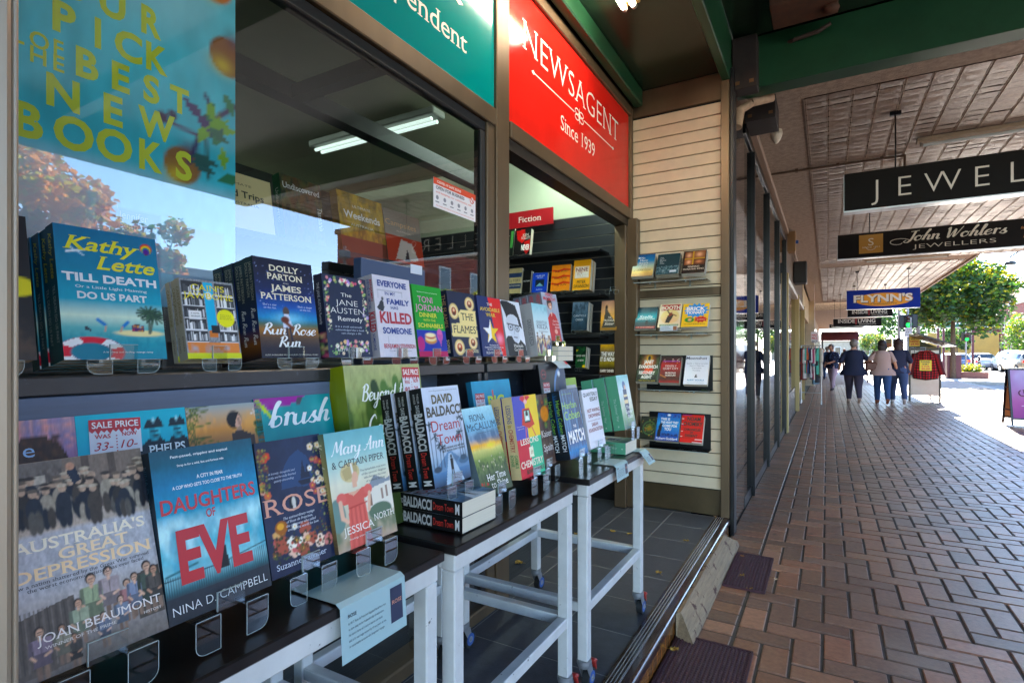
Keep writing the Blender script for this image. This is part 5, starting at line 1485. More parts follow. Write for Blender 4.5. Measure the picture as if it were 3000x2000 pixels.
def sb(label, si, BL, BR, ty, t, ops, tx, lean=28, copies=0, spine='2a2a2e', res=(36, 50), yf=4.035):
    a, b = on(*BL, y=yf), on(*BR, y=yf)
    zb = sh[si].location.z + .003
    tz = None
    lo_, hi_ = .1, .35
    for _ in range(30):
        h = (lo_ + hi_) / 2
        p = Vector((a.x, yf + h * math.sin(R(lean)), a.z + h * math.cos(R(lean))))
        d = p - Vector((0, 0, 1.3))
        dep = -.5 * d.x + .866 * d.y
        py = 1035 - F * d.z / dep
        if py > ty:
            lo_ = h
        else:
            hi_ = h
    z = max(zb + t * math.sin(R(lean)), min(a.z, zb + .05))
    return book(label, b.x - a.x, h, t, ops, spine, tx, (), (a.x, yf, z), lean, 0, res, copies, 'books on the slatted panel shelves')
sb('blue and sand coloured novel on the topmost slatted panel shelf', 0, (1848.6, 804), (1910.8, 800), 742, .04, [('g', [(0, 'b8926a'), (.2, 'd8c07a'), (.45, 'a8b8a8'), (.7, '3a80b0'), (1, '1f5a94')]), ('n', .08, 14), ('e', .25, .85, .08, .03, 'e8eef2')],
   [('No', .45, .8, .09, .18, 'f0f2ee', 's'), ('Many', .5, .68, .09, .4, 'f0f2ee', 's'), ('Beats', .5, .57, .08, .42, 'f0f2ee', 's'), ('of the', .5, .47, .075, .38, 'f0f2ee', 's'), ('Heart', .5, .37, .08, .42, 'f0f2ee', 's'), ('CARRIE COX', .5, .24, .06, .8, '5a4a2a', 's')], copies=0)
sb('dark teal novel with a patterned lower half on the topmost slatted panel shelf', 0, (1919.4, 800.4), (1986, 797.6), 741, .016, [('c', '153f48'), ('n', .08, 14), ('s', 3, 160, 0, .05, 1, .4, .02, .035, ['7f9aa0', '2a5560', '5a7a84']), ('r', .62, .1, .9, .2, 'c0ccd4')],
   [('The', .2, .8, .05, .16, 'd8e2e4', 's'), ('Spirit', .22, .73, .05, .2, 'd8e2e4', 's'), ('Beneath', .26, .66, .05, .28, 'd8e2e4', 's'), ('the', .2, .59, .05, .14, 'd8e2e4', 's'), ('Dust', .24, .52, .05, .2, 'd8e2e4', 's')], copies=2)
sb('black biography with four framed face details on the topmost slatted panel shelf', 0, (1996, 802), (2063.9, 792.8), 737, .02, [('c', '1d1816'), ('r', .06, .66, .42, .95, '7a4a32'), ('r', .48, .66, .95, .97, '8a5a3c'), ('r', .06, .38, .42, .62, '8a5236'), ('r', .48, .36, .95, .62, '5a3524'), ('b', .25, .8, .12, .12, 'd8a88a'), ('b', .7, .82, .16, .12, 'd8a888'), ('b', .26, .5, .12, .1, 'e0b090'), ('b', .7, .5, .18, .08, 'c88a6a'), ('r', .42, .38, .48, .97, 'b8942a'), ('r', .06, .62, .95, .66, 'b8942a')],
   [('FINDING', .5, .25, .07, .5, 'eee6d4', 's'), ('MARJORIE KING', .5, .15, .06, .9, 'eee6d4', 's')], copies=1, spine='e8e8ec')
sb('dark blue green thriller with a lone silhouette and red band', 1, (1857, 965), (1919.4, 963), 901, .025, [('g', [(0, '2a1416'), (.12, '141c20'), (.3, '1a4048'), (.55, '3fa0a8'), (.8, '1f5a66'), (1, '142a34')]), ('n', .2, 12), ('e', .55, .28, .07, .12, '10181c'), ('r', .06, .05, .95, .13, 'a02a24')],
   [('Stella', .48, .5, .12, .62, 'e8f0f0', 'i'), ('RIMINGTON', .5, .42, .07, .78, 'e8f0f0', ''), ("THE DEVIL'S BARGAIN", .5, .07, .04, .8, 'f0c8b8', '')])
sb('vintage novel with a red title and a leaping man in black', 1, (1926, 956), (1991, 951.6), 888.5, .03, [('c', 'd8ccb0'), ('r', .06, .72, .94, .96, 'a8242c'), ('e', .5, .45, .42, .3, 'd8c890'), ('b', .5, .3, .5, .2, 'd0a088', .7), ('r', .06, .06, .94, .13, '5a7a5a'), ('p', '2a2826', .3, .2, .5, .18, .66, .5, .55, .62, .4, .5), ('p', '7a3a28', .42, .45, .6, .5, .58, .64, .44, .62), ('l', .45, .6, .35, .74, .05, '3a2a26'), ('l', .6, .56, .78, .48, .05, '7a3a28'), ('e', .56, .66, .05, .035, 'd8b090')],
   [('BOOTH', .5, .76, .15, .84, 'efe6d0', 'k'), ('KAREN JOY FOWLER', .5, .08, .035, .8, 'e8e6d4', '')], copies=1)
sb('yellow activity book with a blue starburst and block title', 1, (1994, 950.6), (2072.5, 951.6), 883.7, .03, [('c', 'e0b81c'), ('p', '2f8fd0', *[v for i in range(28) for v in (.52 + (.5 if i % 2 == 0 else .37) * math.cos(i * math.pi / 14), .7 + (.34 if i % 2 == 0 else .24) * math.sin(i * math.pi / 14))]), ('p', 'c0202a', *[v for i in range(20) for v in (.72 + (.28 if i % 2 == 0 else .2) * math.cos(i * math.pi / 10), .31 + (.15 if i % 2 == 0 else .1) * math.sin(i * math.pi / 10))]), ('e', .3, .3, .18, .11, '2f8a3a'), ('e', .31, .3, .07, .06, 'd8a88a')],
   [('BRICK', .5, .7, .15, .7, 'f0f0ee', 'k'), ('TIONARY', .5, .55, .12, .7, 'f0f0ee', 'k'), ('THE ULTIMATE A-Z', .72, .29, .03, .3, 'f0d8b0', 'b'), ('THE GREAT BUILDER BOOK', .5, .1, .035, .8, '4a3a10', 'b')], spine='e0e6ee')
sb('black and orange crime novel with condensed white capitals', 2, (1861.4, 1117), (1924.7, 1118), 1037.8, .035, [('c', '16181a'), ('n', .4, 14), ('b', .5, .7, .3, .3, 'e07a1c'), ('b', .5, .85, .14, .14, 'e8c020'), ('e', .5, .86, .07, .09, '1a1414'), ('m', '4a6a3a', 9, .5, 3, 0, 1), ('p', 'd8501c', .25, .3, .4, .5, .75, .5, .7, .3)],
   [('JANET', .5, .66, .12, .45, 'f2efe6', 'k'), ('EVANOVICH', .5, .49, .11, .86, 'f2efe6', 'k'), ('The', .5, .43, .03, .12, 'e0c020', 'i'), ('RECOVERY', .48, .27, .11, .74, 'f2efe6', 'k'), ('AGENT', .48, .12, .11, .5, 'f2efe6', 'k'), ('A NEW ADVENTURE BEGINS', .5, .03, .03, .8, 'e0c020', '')], spine='e4e2dc')
sb('dark red paperback of city lights on the slatted panel shelf', 2, (1929.8, 1120), (1989, 1120), 1044, .05, [('g', [(0, 'a02018'), (.15, '3a1c16'), (.4, '7a201a'), (.7, 'b0281e'), (.85, '4a2026'), (1, '3a2a24')]), ('n', .3, 12), ('r', .1, .8, .9, .83, 'b86ac8'), ('l', .0, .3, .3, .2, .05, 'c07a4a'), ('s', 3, 20, .1, .75, .9, .9, .01, .025, ['f0a040', 'e8e0d0', 'd04a6a'])],
   [('DEADLY', .5, .6, .07, .56, 'f0e4dc', ''), ('QUIET CITY', .5, .5, .07, .76, 'f0e4dc', ''), ('MURONG', .52, .34, .06, .52, 'f0e4dc', 'b'), ('XUECUN', .52, .25, .06, .52, 'f0e4dc', 'b')])
sb('white business book with a plain dark title on the slatted panel shelf', 2, (2001, 1124.5), (2071.6, 1128.6), 1041, .04, [('c', 'd6d8de'), ('r', .44, .24, .56, .28, '2a2a2e'), ('r', .47, .28, .53, .34, '2a2a2e')],
   [('Moonshot', .46, .86, .09, .88, '23285a', 'b'), ('Inside a Nine-month', .5, .7, .035, .9, '6a7080', 's'), ('Race to Make the', .5, .62, .035, .6, '6a7080', 's'), ('Impossible', .5, .54, .035, .4, '6a7080', 's'), ('Possible', .5, .46, .035, .32, '6a7080', 's'), ('ALBERT BOURLA', .5, .12, .05, .72, '2a8ab8', 'b'), ('Chairman and chief executive', .5, .05, .025, .7, '7a8090', '')])
sb('dark green book with ringed gold ornament beside the blue novel', 3, (1870, 1274), (1916, 1276), 1208, .03, [('c', '1c241c'), ('n', .4, 10), ('e', .6, .5, .42, .32, '3a5a3a'), ('e', .6, .5, .34, .25, '1f2a20'), ('e', .6, .5, .26, .19, '4a5a30'), ('e', .6, .5, .14, .1, '8a6a2a'), ('s', 3, 30, .1, .1, .9, .9, .02, .05, ['7a3a24', '5a7a3a', '8a7a3a'])], [])
sb('bright blue novel with white title and a dark skyline on the lowest shelf', 3, (1917.6, 1275.5), (1986, 1283.7), 1196, .045, [('g', [(0, '2a4a9a'), (.2, '2f60b0'), (.6, '2f90c8'), (1, '2f5aa8')]), ('n', .1, 12), ('p', '141a2a', .06, .14, .2, .14, .26, .6, .18, .66, .1, .5), ('r', .25, .17, .95, .2, '1f2f5a'), ('s', 3, 26, .25, .2, .95, .26, .015, .03, ['1f2f5a']), ('s', 5, 20, .1, .86, .95, .98, .02, .04, ['2f4a9a', '1f3a80']), ('e', .5, .93, .07, .04, 'e8eef4')],
   [('THIS IS', .36, .74, .08, .4, 'f0f2f4', 'k'), ('THE NIGHT THEY', .56, .62, .08, .76, 'f0f2f4', 'k'), ('COME FOR', .58, .5, .08, .64, 'f0f2f4', 'k'), ('YOU', .5, .37, .1, .3, 'f0f2f4', 'k'), ('Robert Goddard', .5, .04, .08, .9, 'f0f2f4', 'b')])
sb('red striped book with heavy black capitals on the lowest shelf', 3, (1990, 1281.6), (2056, 1283.7), 1201, .04, [('c', 'c8242a')] + [('r', random.Random(i).uniform(-.2, .7), .02 + i * .045, random.Random(i).uniform(.3, 1.1), .035 + i * .045, ['e8e2e4', '3a3a8a', 'e8e2e4', 'a01a20'][i % 4]) for i in range(22)] + [('r', .1, .2, .9, .9, 'c8242a')],
   [('NOAM', .55, .78, .13, .6, '17171a', 'k'), ('CHOMSKY', .52, .6, .13, .86, '17171a', 'k'), ('CHRONICLES', .52, .42, .08, .74, '17171a', 'k'), ('OF', .5, .32, .07, .14, '17171a', 'k'), ('DISSENT', .5, .2, .09, .56, '17171a', 'k')], spine='e8e6e2')

# ---------------------------------------------------------------- books on the black wall inside the doorway
def ledge(x0, x1, z, label):
    mb = MB()
    mb.box(0, -.2, -.014, x1 - x0, 0, 0)
    mb.bbox(0, -.206, -.016, x1 - x0, -.2005, .006, .001)
    return tag(mb.build('black_shelf', BLACK, None, (x0, 4.19, z)), label, 'shelf', 'black shelves inside the doorway')
def ib(label, x0, x1, y0, y1, t, ops, tx=(), lean=10, copies=0, spine='1d1d20', yf=4.03, st=True, res=(28, 40)):
    a, b, c = on(x0, y1, y=yf), on(x1, y1, y=yf), on(x0, y0, y=yf + .04)
    o = book(label, b.x - a.x, (c.z - a.z) / math.cos(R(lean)), t, ops, spine, tx, (), (a.x, yf, a.z), lean, 0, res, copies, 'books on the black wall inside the doorway')
    if st:
        stand((a.x, yf, a.z - .0005), b.x - a.x, .028, 0, False, 'the ' + label)
    return o
za = on(1650, 866, y=4.0).z
ledge(-2.9, -1.52, on(1530, 752, y=4.0).z, 'topmost black shelf inside the doorway under the small red sign')
ledge(-2.9, -1.52, za, 'second black shelf inside the doorway carrying the orange and yellow novels')
ledge(-2.9, -1.52, on(1740, 983, y=4.0).z, 'third black shelf inside the doorway with the blue grey novel')
ledge(-2.9, -1.52, on(1760, 1100, y=4.0).z, 'lowest visible black shelf inside the doorway')
ib('black and red thriller on the topmost shelf inside the doorway', 1503, 1551, 676, 749, .045, [('c', '161416'), ('p', 'c0241c', .1, .95, .6, 1, .7, .6, .5, .45, .2, .6), ('p', 'b01c1c', .6, .5, 1, .6, 1, .2, .8, .0, .6, .2), ('n', .2, 8)], [('KEN', .68, .72, .1, .36, 'e8e2dc', 's'), ('FOLLETT', .7, .6, .1, .56, 'e8e2dc', 's'), ('NEVER', .72, .18, .2, .5, 'f0ece8', 'k')])
ib('black paperback with a green lettered spine on the topmost shelf', 1489, 1502, 672, 750, .02, [('c', '1a201c'), ('r', .2, .3, .8, .9, '4a8a4a')], (), st=False)
ib('navy and cream striped paperback on the second doorway shelf', 1486, 1524, 788, 861, .03, [('c', 'b8a880'), ('r', 0, .62, 1, .82, '2f3f60'), ('r', 0, .2, 1, .4, '2f4060'), ('n', .15, 8)], [('SISTERS', .45, .46, .1, .9, '2a3440', 's'), ('HEATHER MORRIS', .5, .28, .05, .9, 'd8d0b8', 's')])
ib('black paperback beside the small blue paperback inside the doorway', 1529, 1552, 795, 858, .02, [('c', '121214')], [('THE TESTAMENTS', .5, .5, .06, .9, 'd8d8d8', 's')], copies=1)
ib('small blue paperback with a dark square on the second doorway shelf', 1557, 1601, 802, 858, .022, [('c', '1f50b8'), ('r', .22, .3, .78, .65, '1a2a3a'), ('p', '7fa8b8', .24, .32, .5, .48, .76, .32)], [('NEVER LET', .5, .82, .06, .6, 'e0e8f4', ''), ('ME GO', .5, .73, .06, .36, 'e0e8f4', ''), ('KAZUO', .5, .12, .06, .4, 'e0e8f4', '')])
ops = [('c', 'dd8a1c'), ('n', .1, 8)]
for k in range(3):
    ops += [('l', .05, .3 + k * .25, .35, .26 + k * .25, .08, 'c83a1c'), ('l', .35, .26 + k * .25, .65, .33 + k * .25, .09, 'c83a1c'), ('l', .65, .33 + k * .25, .98, .29 + k * .25, .08, 'c83a1c')]
ib('orange novel with red smoke bands on the second doorway shelf', 1612, 1668, 779, 854, .035, ops, [('SHE WHO', .52, .72, .09, .7, '5a1c10', ''), ('BECAME', .5, .46, .09, .66, '8a3a10', ''), ('THE SUN', .48, .2, .09, .66, '5a1c10', '')], copies=1)
ib('yellow thriller with a pale title box on the second doorway shelf', 1676, 1727, 764, 851, .05, [('c', 'e0a012'), ('r', .1, .4, .92, .78, 'd8c8b8'), ('b', .4, .55, .2, .1, 'b89a8a')], [('NINE', .5, .62, .12, .7, '8a2a24', 'b'), ('LIVES', .52, .45, .12, .7, 'e8e4e0', 'b'), ('PETER', .5, .22, .1, .5, '231c10', 'b'), ('SWANSON', .5, .08, .1, .86, '231c10', 'b')], copies=1)
a = on(1770, 852, y=4.03)
stand((a.x, 4.03, a.z - .0005), .14, .028, 0, True, 'nothing, empty on the second doorway shelf')
ib('blue grey novel with pale branches on the third doorway shelf', 1673, 1719, 886, 968, .05, [('g', [(0, '2a3a48'), (.5, '4a6274'), (1, '8aa2b2')]), ('m', '2f4048', 8, .7, 3), ('n', .2, 10)], [('CANTICLE', .5, .48, .07, .8, 'e0e6ea', ''), ('CREEK', .5, .34, .07, .5, 'e0e6ea', 's')], copies=1)
ib('golden novel with a woman in a grey gown on the third doorway shelf', 1758, 1806, 882, 968, .03, [('g', [(0, '8a6a3a'), (.4, 'd8a85a'), (.7, 'c9a07a'), (1, 'a07a6a')]), ('n', .12, 8), ('p', '4a4a44', .1, .1, .95, .1, .8, .35, .45, .62, .25, .7, .2, .4), ('e', .32, .78, .08, .07, '3a2c26'), ('p', '5a544c', .22, .6, .42, .6, .4, .74, .26, .74)], [('THE', .55, .4, .06, .2, 'f0e8dc', 's'), ('PRODIGAL', .55, .3, .07, .7, 'f0e8dc', 's'), ('Sister', .55, .18, .09, .6, 'f0e8dc', 'i')], copies=1)
ib('green and yellow patterned paperback on the lowest doorway shelf', 1685, 1714, 1015, 1076, .03, [('c', '1f4a2a'), ('s', 3, 20, 0, 0, 1, 1, .1, .2, ['d8b81c', '14301c', '2f6a3a'])], [('GOOD WIFE', .5, .52, .08, .9, 'e8e2d0', 'b'), ('OF BATH', .5, .3, .08, .6, 'e8e2d0', 'b')], copies=2)
ib('brown thriller with heavy white capitals on the lowest doorway shelf', 1754, 1801, 1009, 1098, .03, [('g', [(0, '3a2418'), (.2, '2a2018'), (.4, '8a7a2a'), (.7, '4a4a44'), (1, 'c8a040')]), ('n', .25, 8)], [('THE WAY', .5, .62, .13, .84, 'f2f0ea', 'k'), ('IT IS NOW', .5, .45, .13, .9, 'f2f0ea', 'k'), ('GARRY DISHER', .5, .1, .08, .86, 'e8dcc8', 'k')], copies=1)
# travel guides on the high ledge inside the window, tape spines
mb = MB()
mb.box(0, 0, -.02, .3, 1.9, 0)
tag(mb.build('high_shelf', DKB, None, (-1.74, .2, 1.655)), 'high black shelf inside the window carrying travel guides', 'shelf')
def wb(label, px0, px1, py0, py1, t, ops, tx, sp, x=-1.50, lean=9, st=()):
    a, b, c = on(px0, py1, x=x), on(px1, py1, x=x), on((px0), py0, x=x - .03)
    zb = 1.657
    return book(label, b.y - a.y, c.z - zb, t, ops, sp, tx, st, (x, a.y, zb), lean, 90, (40, 50), 0, 'travel guides inside the window')
wb('sand coloured road trip guide inside the window beside the poster', 630, 808, 485, 580, .03, [('c', 'c9b98c')], [('ULTIMATE', .4, .80, .035, .5, '3a3424', ''), ('Road Trips', .45, .6, .11, .8, '26221a', 'b'), ('AUSTRALIA', .5, .48, .04, .5, '3a3424', '')], 'b8a878')
ops = [('c', '2c2a20'), ('n', .4, 24), ('m', '5a5a34', 14, .8, 3), ('m', '6a4228', 8, .6, 5)]
wb('dark forest travel guide with white serif title inside the window', 838, 958, 507, 640, .035, ops, [('Undiscovered', .5, .80, .085, .9, 'e4e2da', 's'), ('Tasmania', .86, .45, .08, .5, 'e4e2da', 's', -1.57)], '2a5a3a', st=[('Undiscovered', .2, .5, .4, .3, 'c8d0c0', 's')])
wb('golden bushland travel guide with white title inside the window', 1006, 1138, 555, 700, .035, [('c', 'a8842c'), ('m', '6a5a2a', 16, .7, 3), ('m', 'c8a850', 10, .6, 5), ('n', .3, 30), ('r', 0, 0, 1, .3, '7a3a24')], [('ULTIMATE', .5, .78, .04, .4, 'eee8d8', ''), ('Weekends', .5, .60, .11, .8, 'f0ece0', 'b'), ('AUSTRALIA', .48, .48, .04, .5, 'eee8d8', '')], '8a6a2a')
wb('orange camping guide with a tent picture inside the window', 1140, 1245, 610, 740, .03, [('c', '8a8274'), ('r', 0, 0, 1, .55, 'b84a1c'), ('p', 'c9b8a8', .2, .1, .85, .15, .7, .45, .4, .5), ('p', '3a2a2a', .45, .1, .6, .1, .55, .35)], [('Campsites', .45, .72, .1, .84, 'd8a86a', ''), ('AUSTRALIA', .5, .62, .03, .4, 'd8c8b0', '')], '6a5a4a')
rg = random.Random(31)
xx = on(1310, 760, x=-1.9)
for i in range(7):
    w_ = rg.uniform(.025, .045)
    h_ = rg.uniform(.2, .26)
    c = ['1f3a5a', '1d4a50', '15181c', '2a4a7a', '1c2c44', '3a3f46', '18323a'][i]
    mb, ms, pg = book_mesh(.16, h_, w_, [('c', c)], c, (), (), (6, 8))
    r = empty('book', (-1.72, 2.06 - i * .048, 1.657), 0, ['dark blue', 'teal', 'black', 'mid blue', 'midnight blue', 'charcoal', 'deep green'][i] + ' book standing spine out in the row behind the safety notice', 'book', 'books spine out behind the window', (0, 0, 0))
    r.rotation_euler = (0, 0, R(180))
    mb.build('cover', ms, r)
    pg.build('page_block', PAGES, r)
# back to front sticker box on the glass
A, B = on(1028, 815, x=-1.30), on(1217, 806, x=-1.30)
mb = MB()
zt_, zb_ = on(1028, 757, x=-1.30).z, 1.266
mb.bbox(-1.29, A.y, zb_, -1.255, B.y, zt_, .002, 0)
M = frX(-1.2548, (A.y + B.y) / 2, zb_)
W_ = B.y - A.y
for i in range(2):
    mb.prism([(.026 * math.cos(k * math.pi / 9), .026 * math.sin(k * math.pi / 9)) for k in range(18)], M @ Matrix.Translation((-W_ * .3 + i * W_ * .22, (zt_ - zb_) * .52, .0006)), .0003, 1)
    for k in range(5):
        t = R(50 + k * 20)
        mb.prism([(.006, 0), (0, .006), (-.006, 0), (0, -.006)], M @ Matrix.Translation((-W_ * .3 + i * W_ * .22 + .038 * math.cos(t), (zt_ - zb_) * .52 + .038 * math.sin(t), .0006)), .0003, 2)
    mb.text('Award', M @ Matrix.Translation((-W_ * .3 + i * W_ * .22, (zt_ - zb_) * .5, .001)), .007, .036, 0, 'b')
flip = M @ Matrix.Translation((W_ * .27, (zt_ - zb_) * .62, .0006)) @ Matrix.Diagonal((-1, 1, 1, 1))
mb.text('We help', flip, .022, W_ * .36, 2, 'b')
flip = M @ Matrix.Translation((W_ * .27, (zt_ - zb_) * .34, .0006)) @ Matrix.Diagonal((-1, 1, 1, 1))
mb.text('you win', flip, .022, W_ * .36, 2, 'b')
mb.bbox(-1.2545, B.y - W_ * .26, zt_ - .02, -1.253, B.y - W_ * .06, zt_ + .012, .0005, 3)
tag(mb.build('display_box', [mat('blue_carton', '2f4468', .45), flat('b8ad8e'), flat('d8dce4'), flat('cfd8e4')]), 'blue carton with two gold seals and mirrored lettering above the upper shelf', 'box')

# ---------------------------------------------------------------- neighbouring shopfronts
GRAN = mat('black_granite', '1c1e24', .03, coat=1)
FIN = mat('black_aluminium', '0f1216', .3, metal=.3)
DGL = clear_mat('dark_shop_glass', (.55, .6, .62), lo=.3, hi=1.0)
r = empty('dark_shopfront', (-.6, 4.28, 0), 0, 'dark granite shopfront with black fins and tall reflecting glass', 'shop')
def PP(mb, name, m, par):
    o = mb.build(name, m)
    o.parent = par
    q = par
    off = Vector((0, 0, 0))
    while q:
        off += q.location
        q = q.parent
    o.matrix_parent_inverse = Matrix.Translation(-off)
    return o
mb = MB()
mb.bbox(-.9, 4.278, 0, -.602, 4.93, 3.37, .004)
PP(mb, 'granite_pier', GRAN, r)
mb = MB()
mb.box(-.66, 4.932, 0, -.60, 9.95, .09)
PP(mb, 'base_rail', FIN, r)
mb = MB()
mb.bbox(-.68, 4.932, 3.14, -.59, 9.95, 3.22, .004)
PP(mb, 'head_rail', FIN, r)
for i, y in enumerate((5.42, 6.9, 8.4, 9.88)):
    mb = MB()
    mb.bbox(-.66, y, .0, -.572, y + .05, 3.14, .004)
    PP(mb, 'fin', FIN, r)
ys = (4.934, 5.42, 6.9, 8.4, 9.88)
for a, b in zip(ys[:-1], ys[1:]):
    mb = MB()
    a2 = a + .051 if a > 5 else a
    mb.quad((-.606, a2, .09), (-.606, b, .09), (-.606, b, 3.14), (-.606, a2, 3.14))
    PP(mb, 'glass_pane', DGL, r)
mb = MB()
mb.box(-.7, 4.932, 3.222, -.625, 9.95, 3.3, 0)
mb.bbox(-.64, 4.4, 3.305, -.56, 16, 3.37, .006, 1)
PP(mb, 'fascia', [mat('mottled_bulkhead', '4f453d', .5, var=.3, scale=7), mat('pink_trim', '9c8877', .6)], r)
mb = MB()
mb.box(-3.4, 4.5, 0, -3.3, 9.9, 3.3)
mb.box(-3.3, 4.95, 0, -.7, 9.9, .02)
mb.box(-3.3, 4.4, 3.2, -.71, 9.9, 3.28)
mb.box(-3.3, 9.9, 0, -.7, 9.95, 3)
mb.box(-3.3, 4.3, 0, -.92, 4.36, 3)
PP(mb, 'showroom', mat('dim_showroom', '59605e', .7, var=.3, scale=1.5), r)
rg = random.Random(2)
for i in range(6):
    mb = MB()
    y = 5.2 + i * .8
    mb.bbox(-1.3, y, .021, -.85, y + .5, .55 + .3 * (i % 3), .01, 0)
    mb.bbox(-1.2, y + .08, .56 + .3 * (i % 3), -.95, y + .4, .9 + .3 * (i % 3), .03, 1)
    tag(mb.build('display_plinth', [mat('cream_plinth', 'c9bda0', .6), mat('gold_tray', '8a6a2a', .4)]), ['low cream', 'middling cream', 'tall cream'][i % 3] + ' display plinth behind the dark glass, ' + ['first', 'second', 'third', 'fourth', 'fifth', 'sixth'][i] + ' from the granite pier', 'plinth', 'plinths behind the dark glass')
# timber framed shop
r = empty('timber_shopfront', (-.6, 10, 0), 0, 'shopfront with cream timber posts and pale sloping window heads', 'shop')
mb = MB()
mb.box(-.9, 9.952, 2.62, -.61, 17.5, 3.36, 0)
mb.box(-.9, 9.96, 0, -.62, 17.5, .55, 1)
PP(mb, 'wall', [mat('brown_stucco', '6a5d52', .8, var=.2, scale=5), mat('dark_stall_riser', '35313a', .25, var=.2, scale=20)], r)
for y in (10.0, 13.9, 17.4):
    mb = MB()
    mb.bbox(-.64, y, .0, -.55, y + .12, 2.62, .004)
    PP(mb, 'post', mat('cream_post', 'b09a62', .5), r)
for a, b in ((10.13, 13.89), (14.03, 17.39)):
    mb = MB()
    mb.quad((-.63, a, .56), (-.63, b, .56), (-.63, b, 2.6), (-.63, a, 2.6))
    PP(mb, 'glass_pane', DGL, r)
    mb = MB()
    mb.bbox(-.66, a, 2.52, -.57, b, 2.6, .004)
    PP(mb, 'window_head', mat('white_head', 'd6d4cc', .5), r)
mb = MB()
mb.box(-3.2, 10, 0, -3.1, 17.5, 3.2)
mb.box(-3.1, 17.45, 0, -.7, 17.5, 3)
PP(mb, 'showroom', mat('dim_showroom', '59605e', .7), r)
r = empty('boutique_shopfront', (-.6, 17.6, 0), 0, 'far boutique front with a pale pilaster behind the clothes rack', 'shop')
mb = MB()
mb.box(-1.2, 17.6, 0, -.6, 18.2, 3.4, 0)
mb.box(-1.2, 18.2, 2.5, -.65, 25, 3.4, 0)
mb.box(-1.2, 18.2, 0, -.75, 25, 2.5, 1)
mb.box(-1.2, 25, 0, -.45, 25.6, 3.4, 0)
mb.box(-1.2, 25.6, 0, -.55, 60, 5.2, 2)
for i in range(5):
    mb.box(-.548, 27 + i * 6, .6, -.53, 31 + i * 6, 2.6, 1)
PP(mb, 'wall', [mat('cream_render', 'c4b394', .8, var=.12, scale=4), mat('dark_window_wall', '22282c', .12), mat('grey_render', 'a39a8e', .8, var=.15, scale=3)], r)

mb = MB()
mb.box(-9, 4.31, 3.45, -.95, 60, 8.5)
mb.box(-.949, 4.56, 3.66, -.62, 60, 8.5)
tag(mb.build('sky_block_storey', mat('upper_render', '9a8f80', .85, var=.1, scale=2)), 'unseen upper storey added to block the sky above shops and awnings', 'building')  # unseen boxes added to block sky and sun above the row
# ---------------------------------------------------------------- awnings
SOF = attr_mat('pressed_metal', .4, bump=.08, bscale=25, var=.25)
def awning(label, name, y0, y1, xo, z, grid=True, step=.17):
    r = empty(name, (xo, y0, z), 0, label, 'awning')
    mb = MB()
    mb.box(-.6, y0, z, xo, y1, z + .53)  # made extra thick to shut out sun between the awnings
    PP(mb, 'deck', mat('rough_cast_soffit', 'a89a8b', .85, var=.22, scale=18, bump=.8, bscale=90), r)
    if grid:
        mb = MB()
        rg_ = random.Random(3)
        base = np.array(lin('9a8a7b'))
        xs = np.arange(-.16, xo - .12, step)
        xw = step
        y = y0 + .55
        py = .122
        while y < y1 - .3:
            for x in xs:
                w = min(xw, xo - .05 - x)
                c = base * rg_.uniform(.85, 1.1)
                n = 3
                # embossed pan: raised diagonal waves
                V, Fc = [], []
                nx_, ny_ = 5, 3
                tilt = rg_.uniform(-.01, .01)
                for j in range(ny_):
                    for i in range(nx_):
                        u, v = i / (nx_ - 1), j / (ny_ - 1)
                        edge = 0 if i in (0, nx_ - 1) or j in (0, ny_ - 1) else -.0022
                        V.append((x + .011 + (w - .022) * u, y + .005 + (py - .01) * v, z - .006 + edge + .0008 * math.sin(u * 5 + v * 5) + tilt * (v - .5)))
                for j in range(ny_ - 1):
                    for i in range(nx_ - 1):
                        Fc.append((j * nx_ + i, (j + 1) * nx_ + i, (j + 1) * nx_ + i + 1, j * nx_ + i + 1))
                mb.add(V, Fc, 0, c)
                if y < 11:       # stamped diagonals, their light and shade painted into the colour
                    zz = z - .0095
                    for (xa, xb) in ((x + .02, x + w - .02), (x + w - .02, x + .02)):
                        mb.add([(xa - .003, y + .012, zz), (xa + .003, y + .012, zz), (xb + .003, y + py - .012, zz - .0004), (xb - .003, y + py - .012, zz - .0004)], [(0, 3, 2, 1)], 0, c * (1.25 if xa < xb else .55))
            y += py
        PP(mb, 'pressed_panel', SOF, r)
        mb = MB()
        y = y0 + .55
        while y < y1 - .3:
            mb.box(-.16, y - .003, z - .0045, xo - .05, y + .003, z - .0005)
            y += py
        PP(mb, 'joint_lines', mat('dark_joint', '3a2e26', .9), r)  # dark lines along the panel joints
        mb = MB()
        for x in list(xs) + [xo - .06]:
            for d in (-.007, .007):
                mb.box(x + d - .0025, y0 + .55, z - .011, x + d + .0025, y1 - .3, z - .001)
        PP(mb, 'cover_strip', mat('soffit_strip', 'b3a08e', .5, var=.2, scale=6), r)
    mb = MB()
    mb.bbox(xo + .002, y0, z - .03, xo + .06, y1, z + .55, .005)
    PP(mb, 'fascia', mat('awning_fascia', '9a8d80', .6, var=.1, scale=3), r)
    return r
awning('wide street awning with a pressed metal soffit over the jewellers signs', 'street_awning', 4.52, 14.9, 3.97, 3.385)
awning('narrower street awning with a pale soffit beyond the jewellers', 'street_awning', 14.95, 26.2, 2.73, 3.4)
awning('plain lower awning at the far end of the footpath', 'street_awning', 26.4, 47, 2.1, 3.12, False)
r = empty('green_awning', (1.6, 2, 3.6), 0, 'dark green gloss awning over the bookshop footpath', 'awning')
mb = MB()
mb.box(-.598, -7, 3.60, 3.97, 4.33, 3.8)
for y in (-2.0, .2, 2.3):
    mb.box(-.598, y, 3.50, 3.97, y + .12, 3.599)
PP(mb, 'deck', GREEN, r)
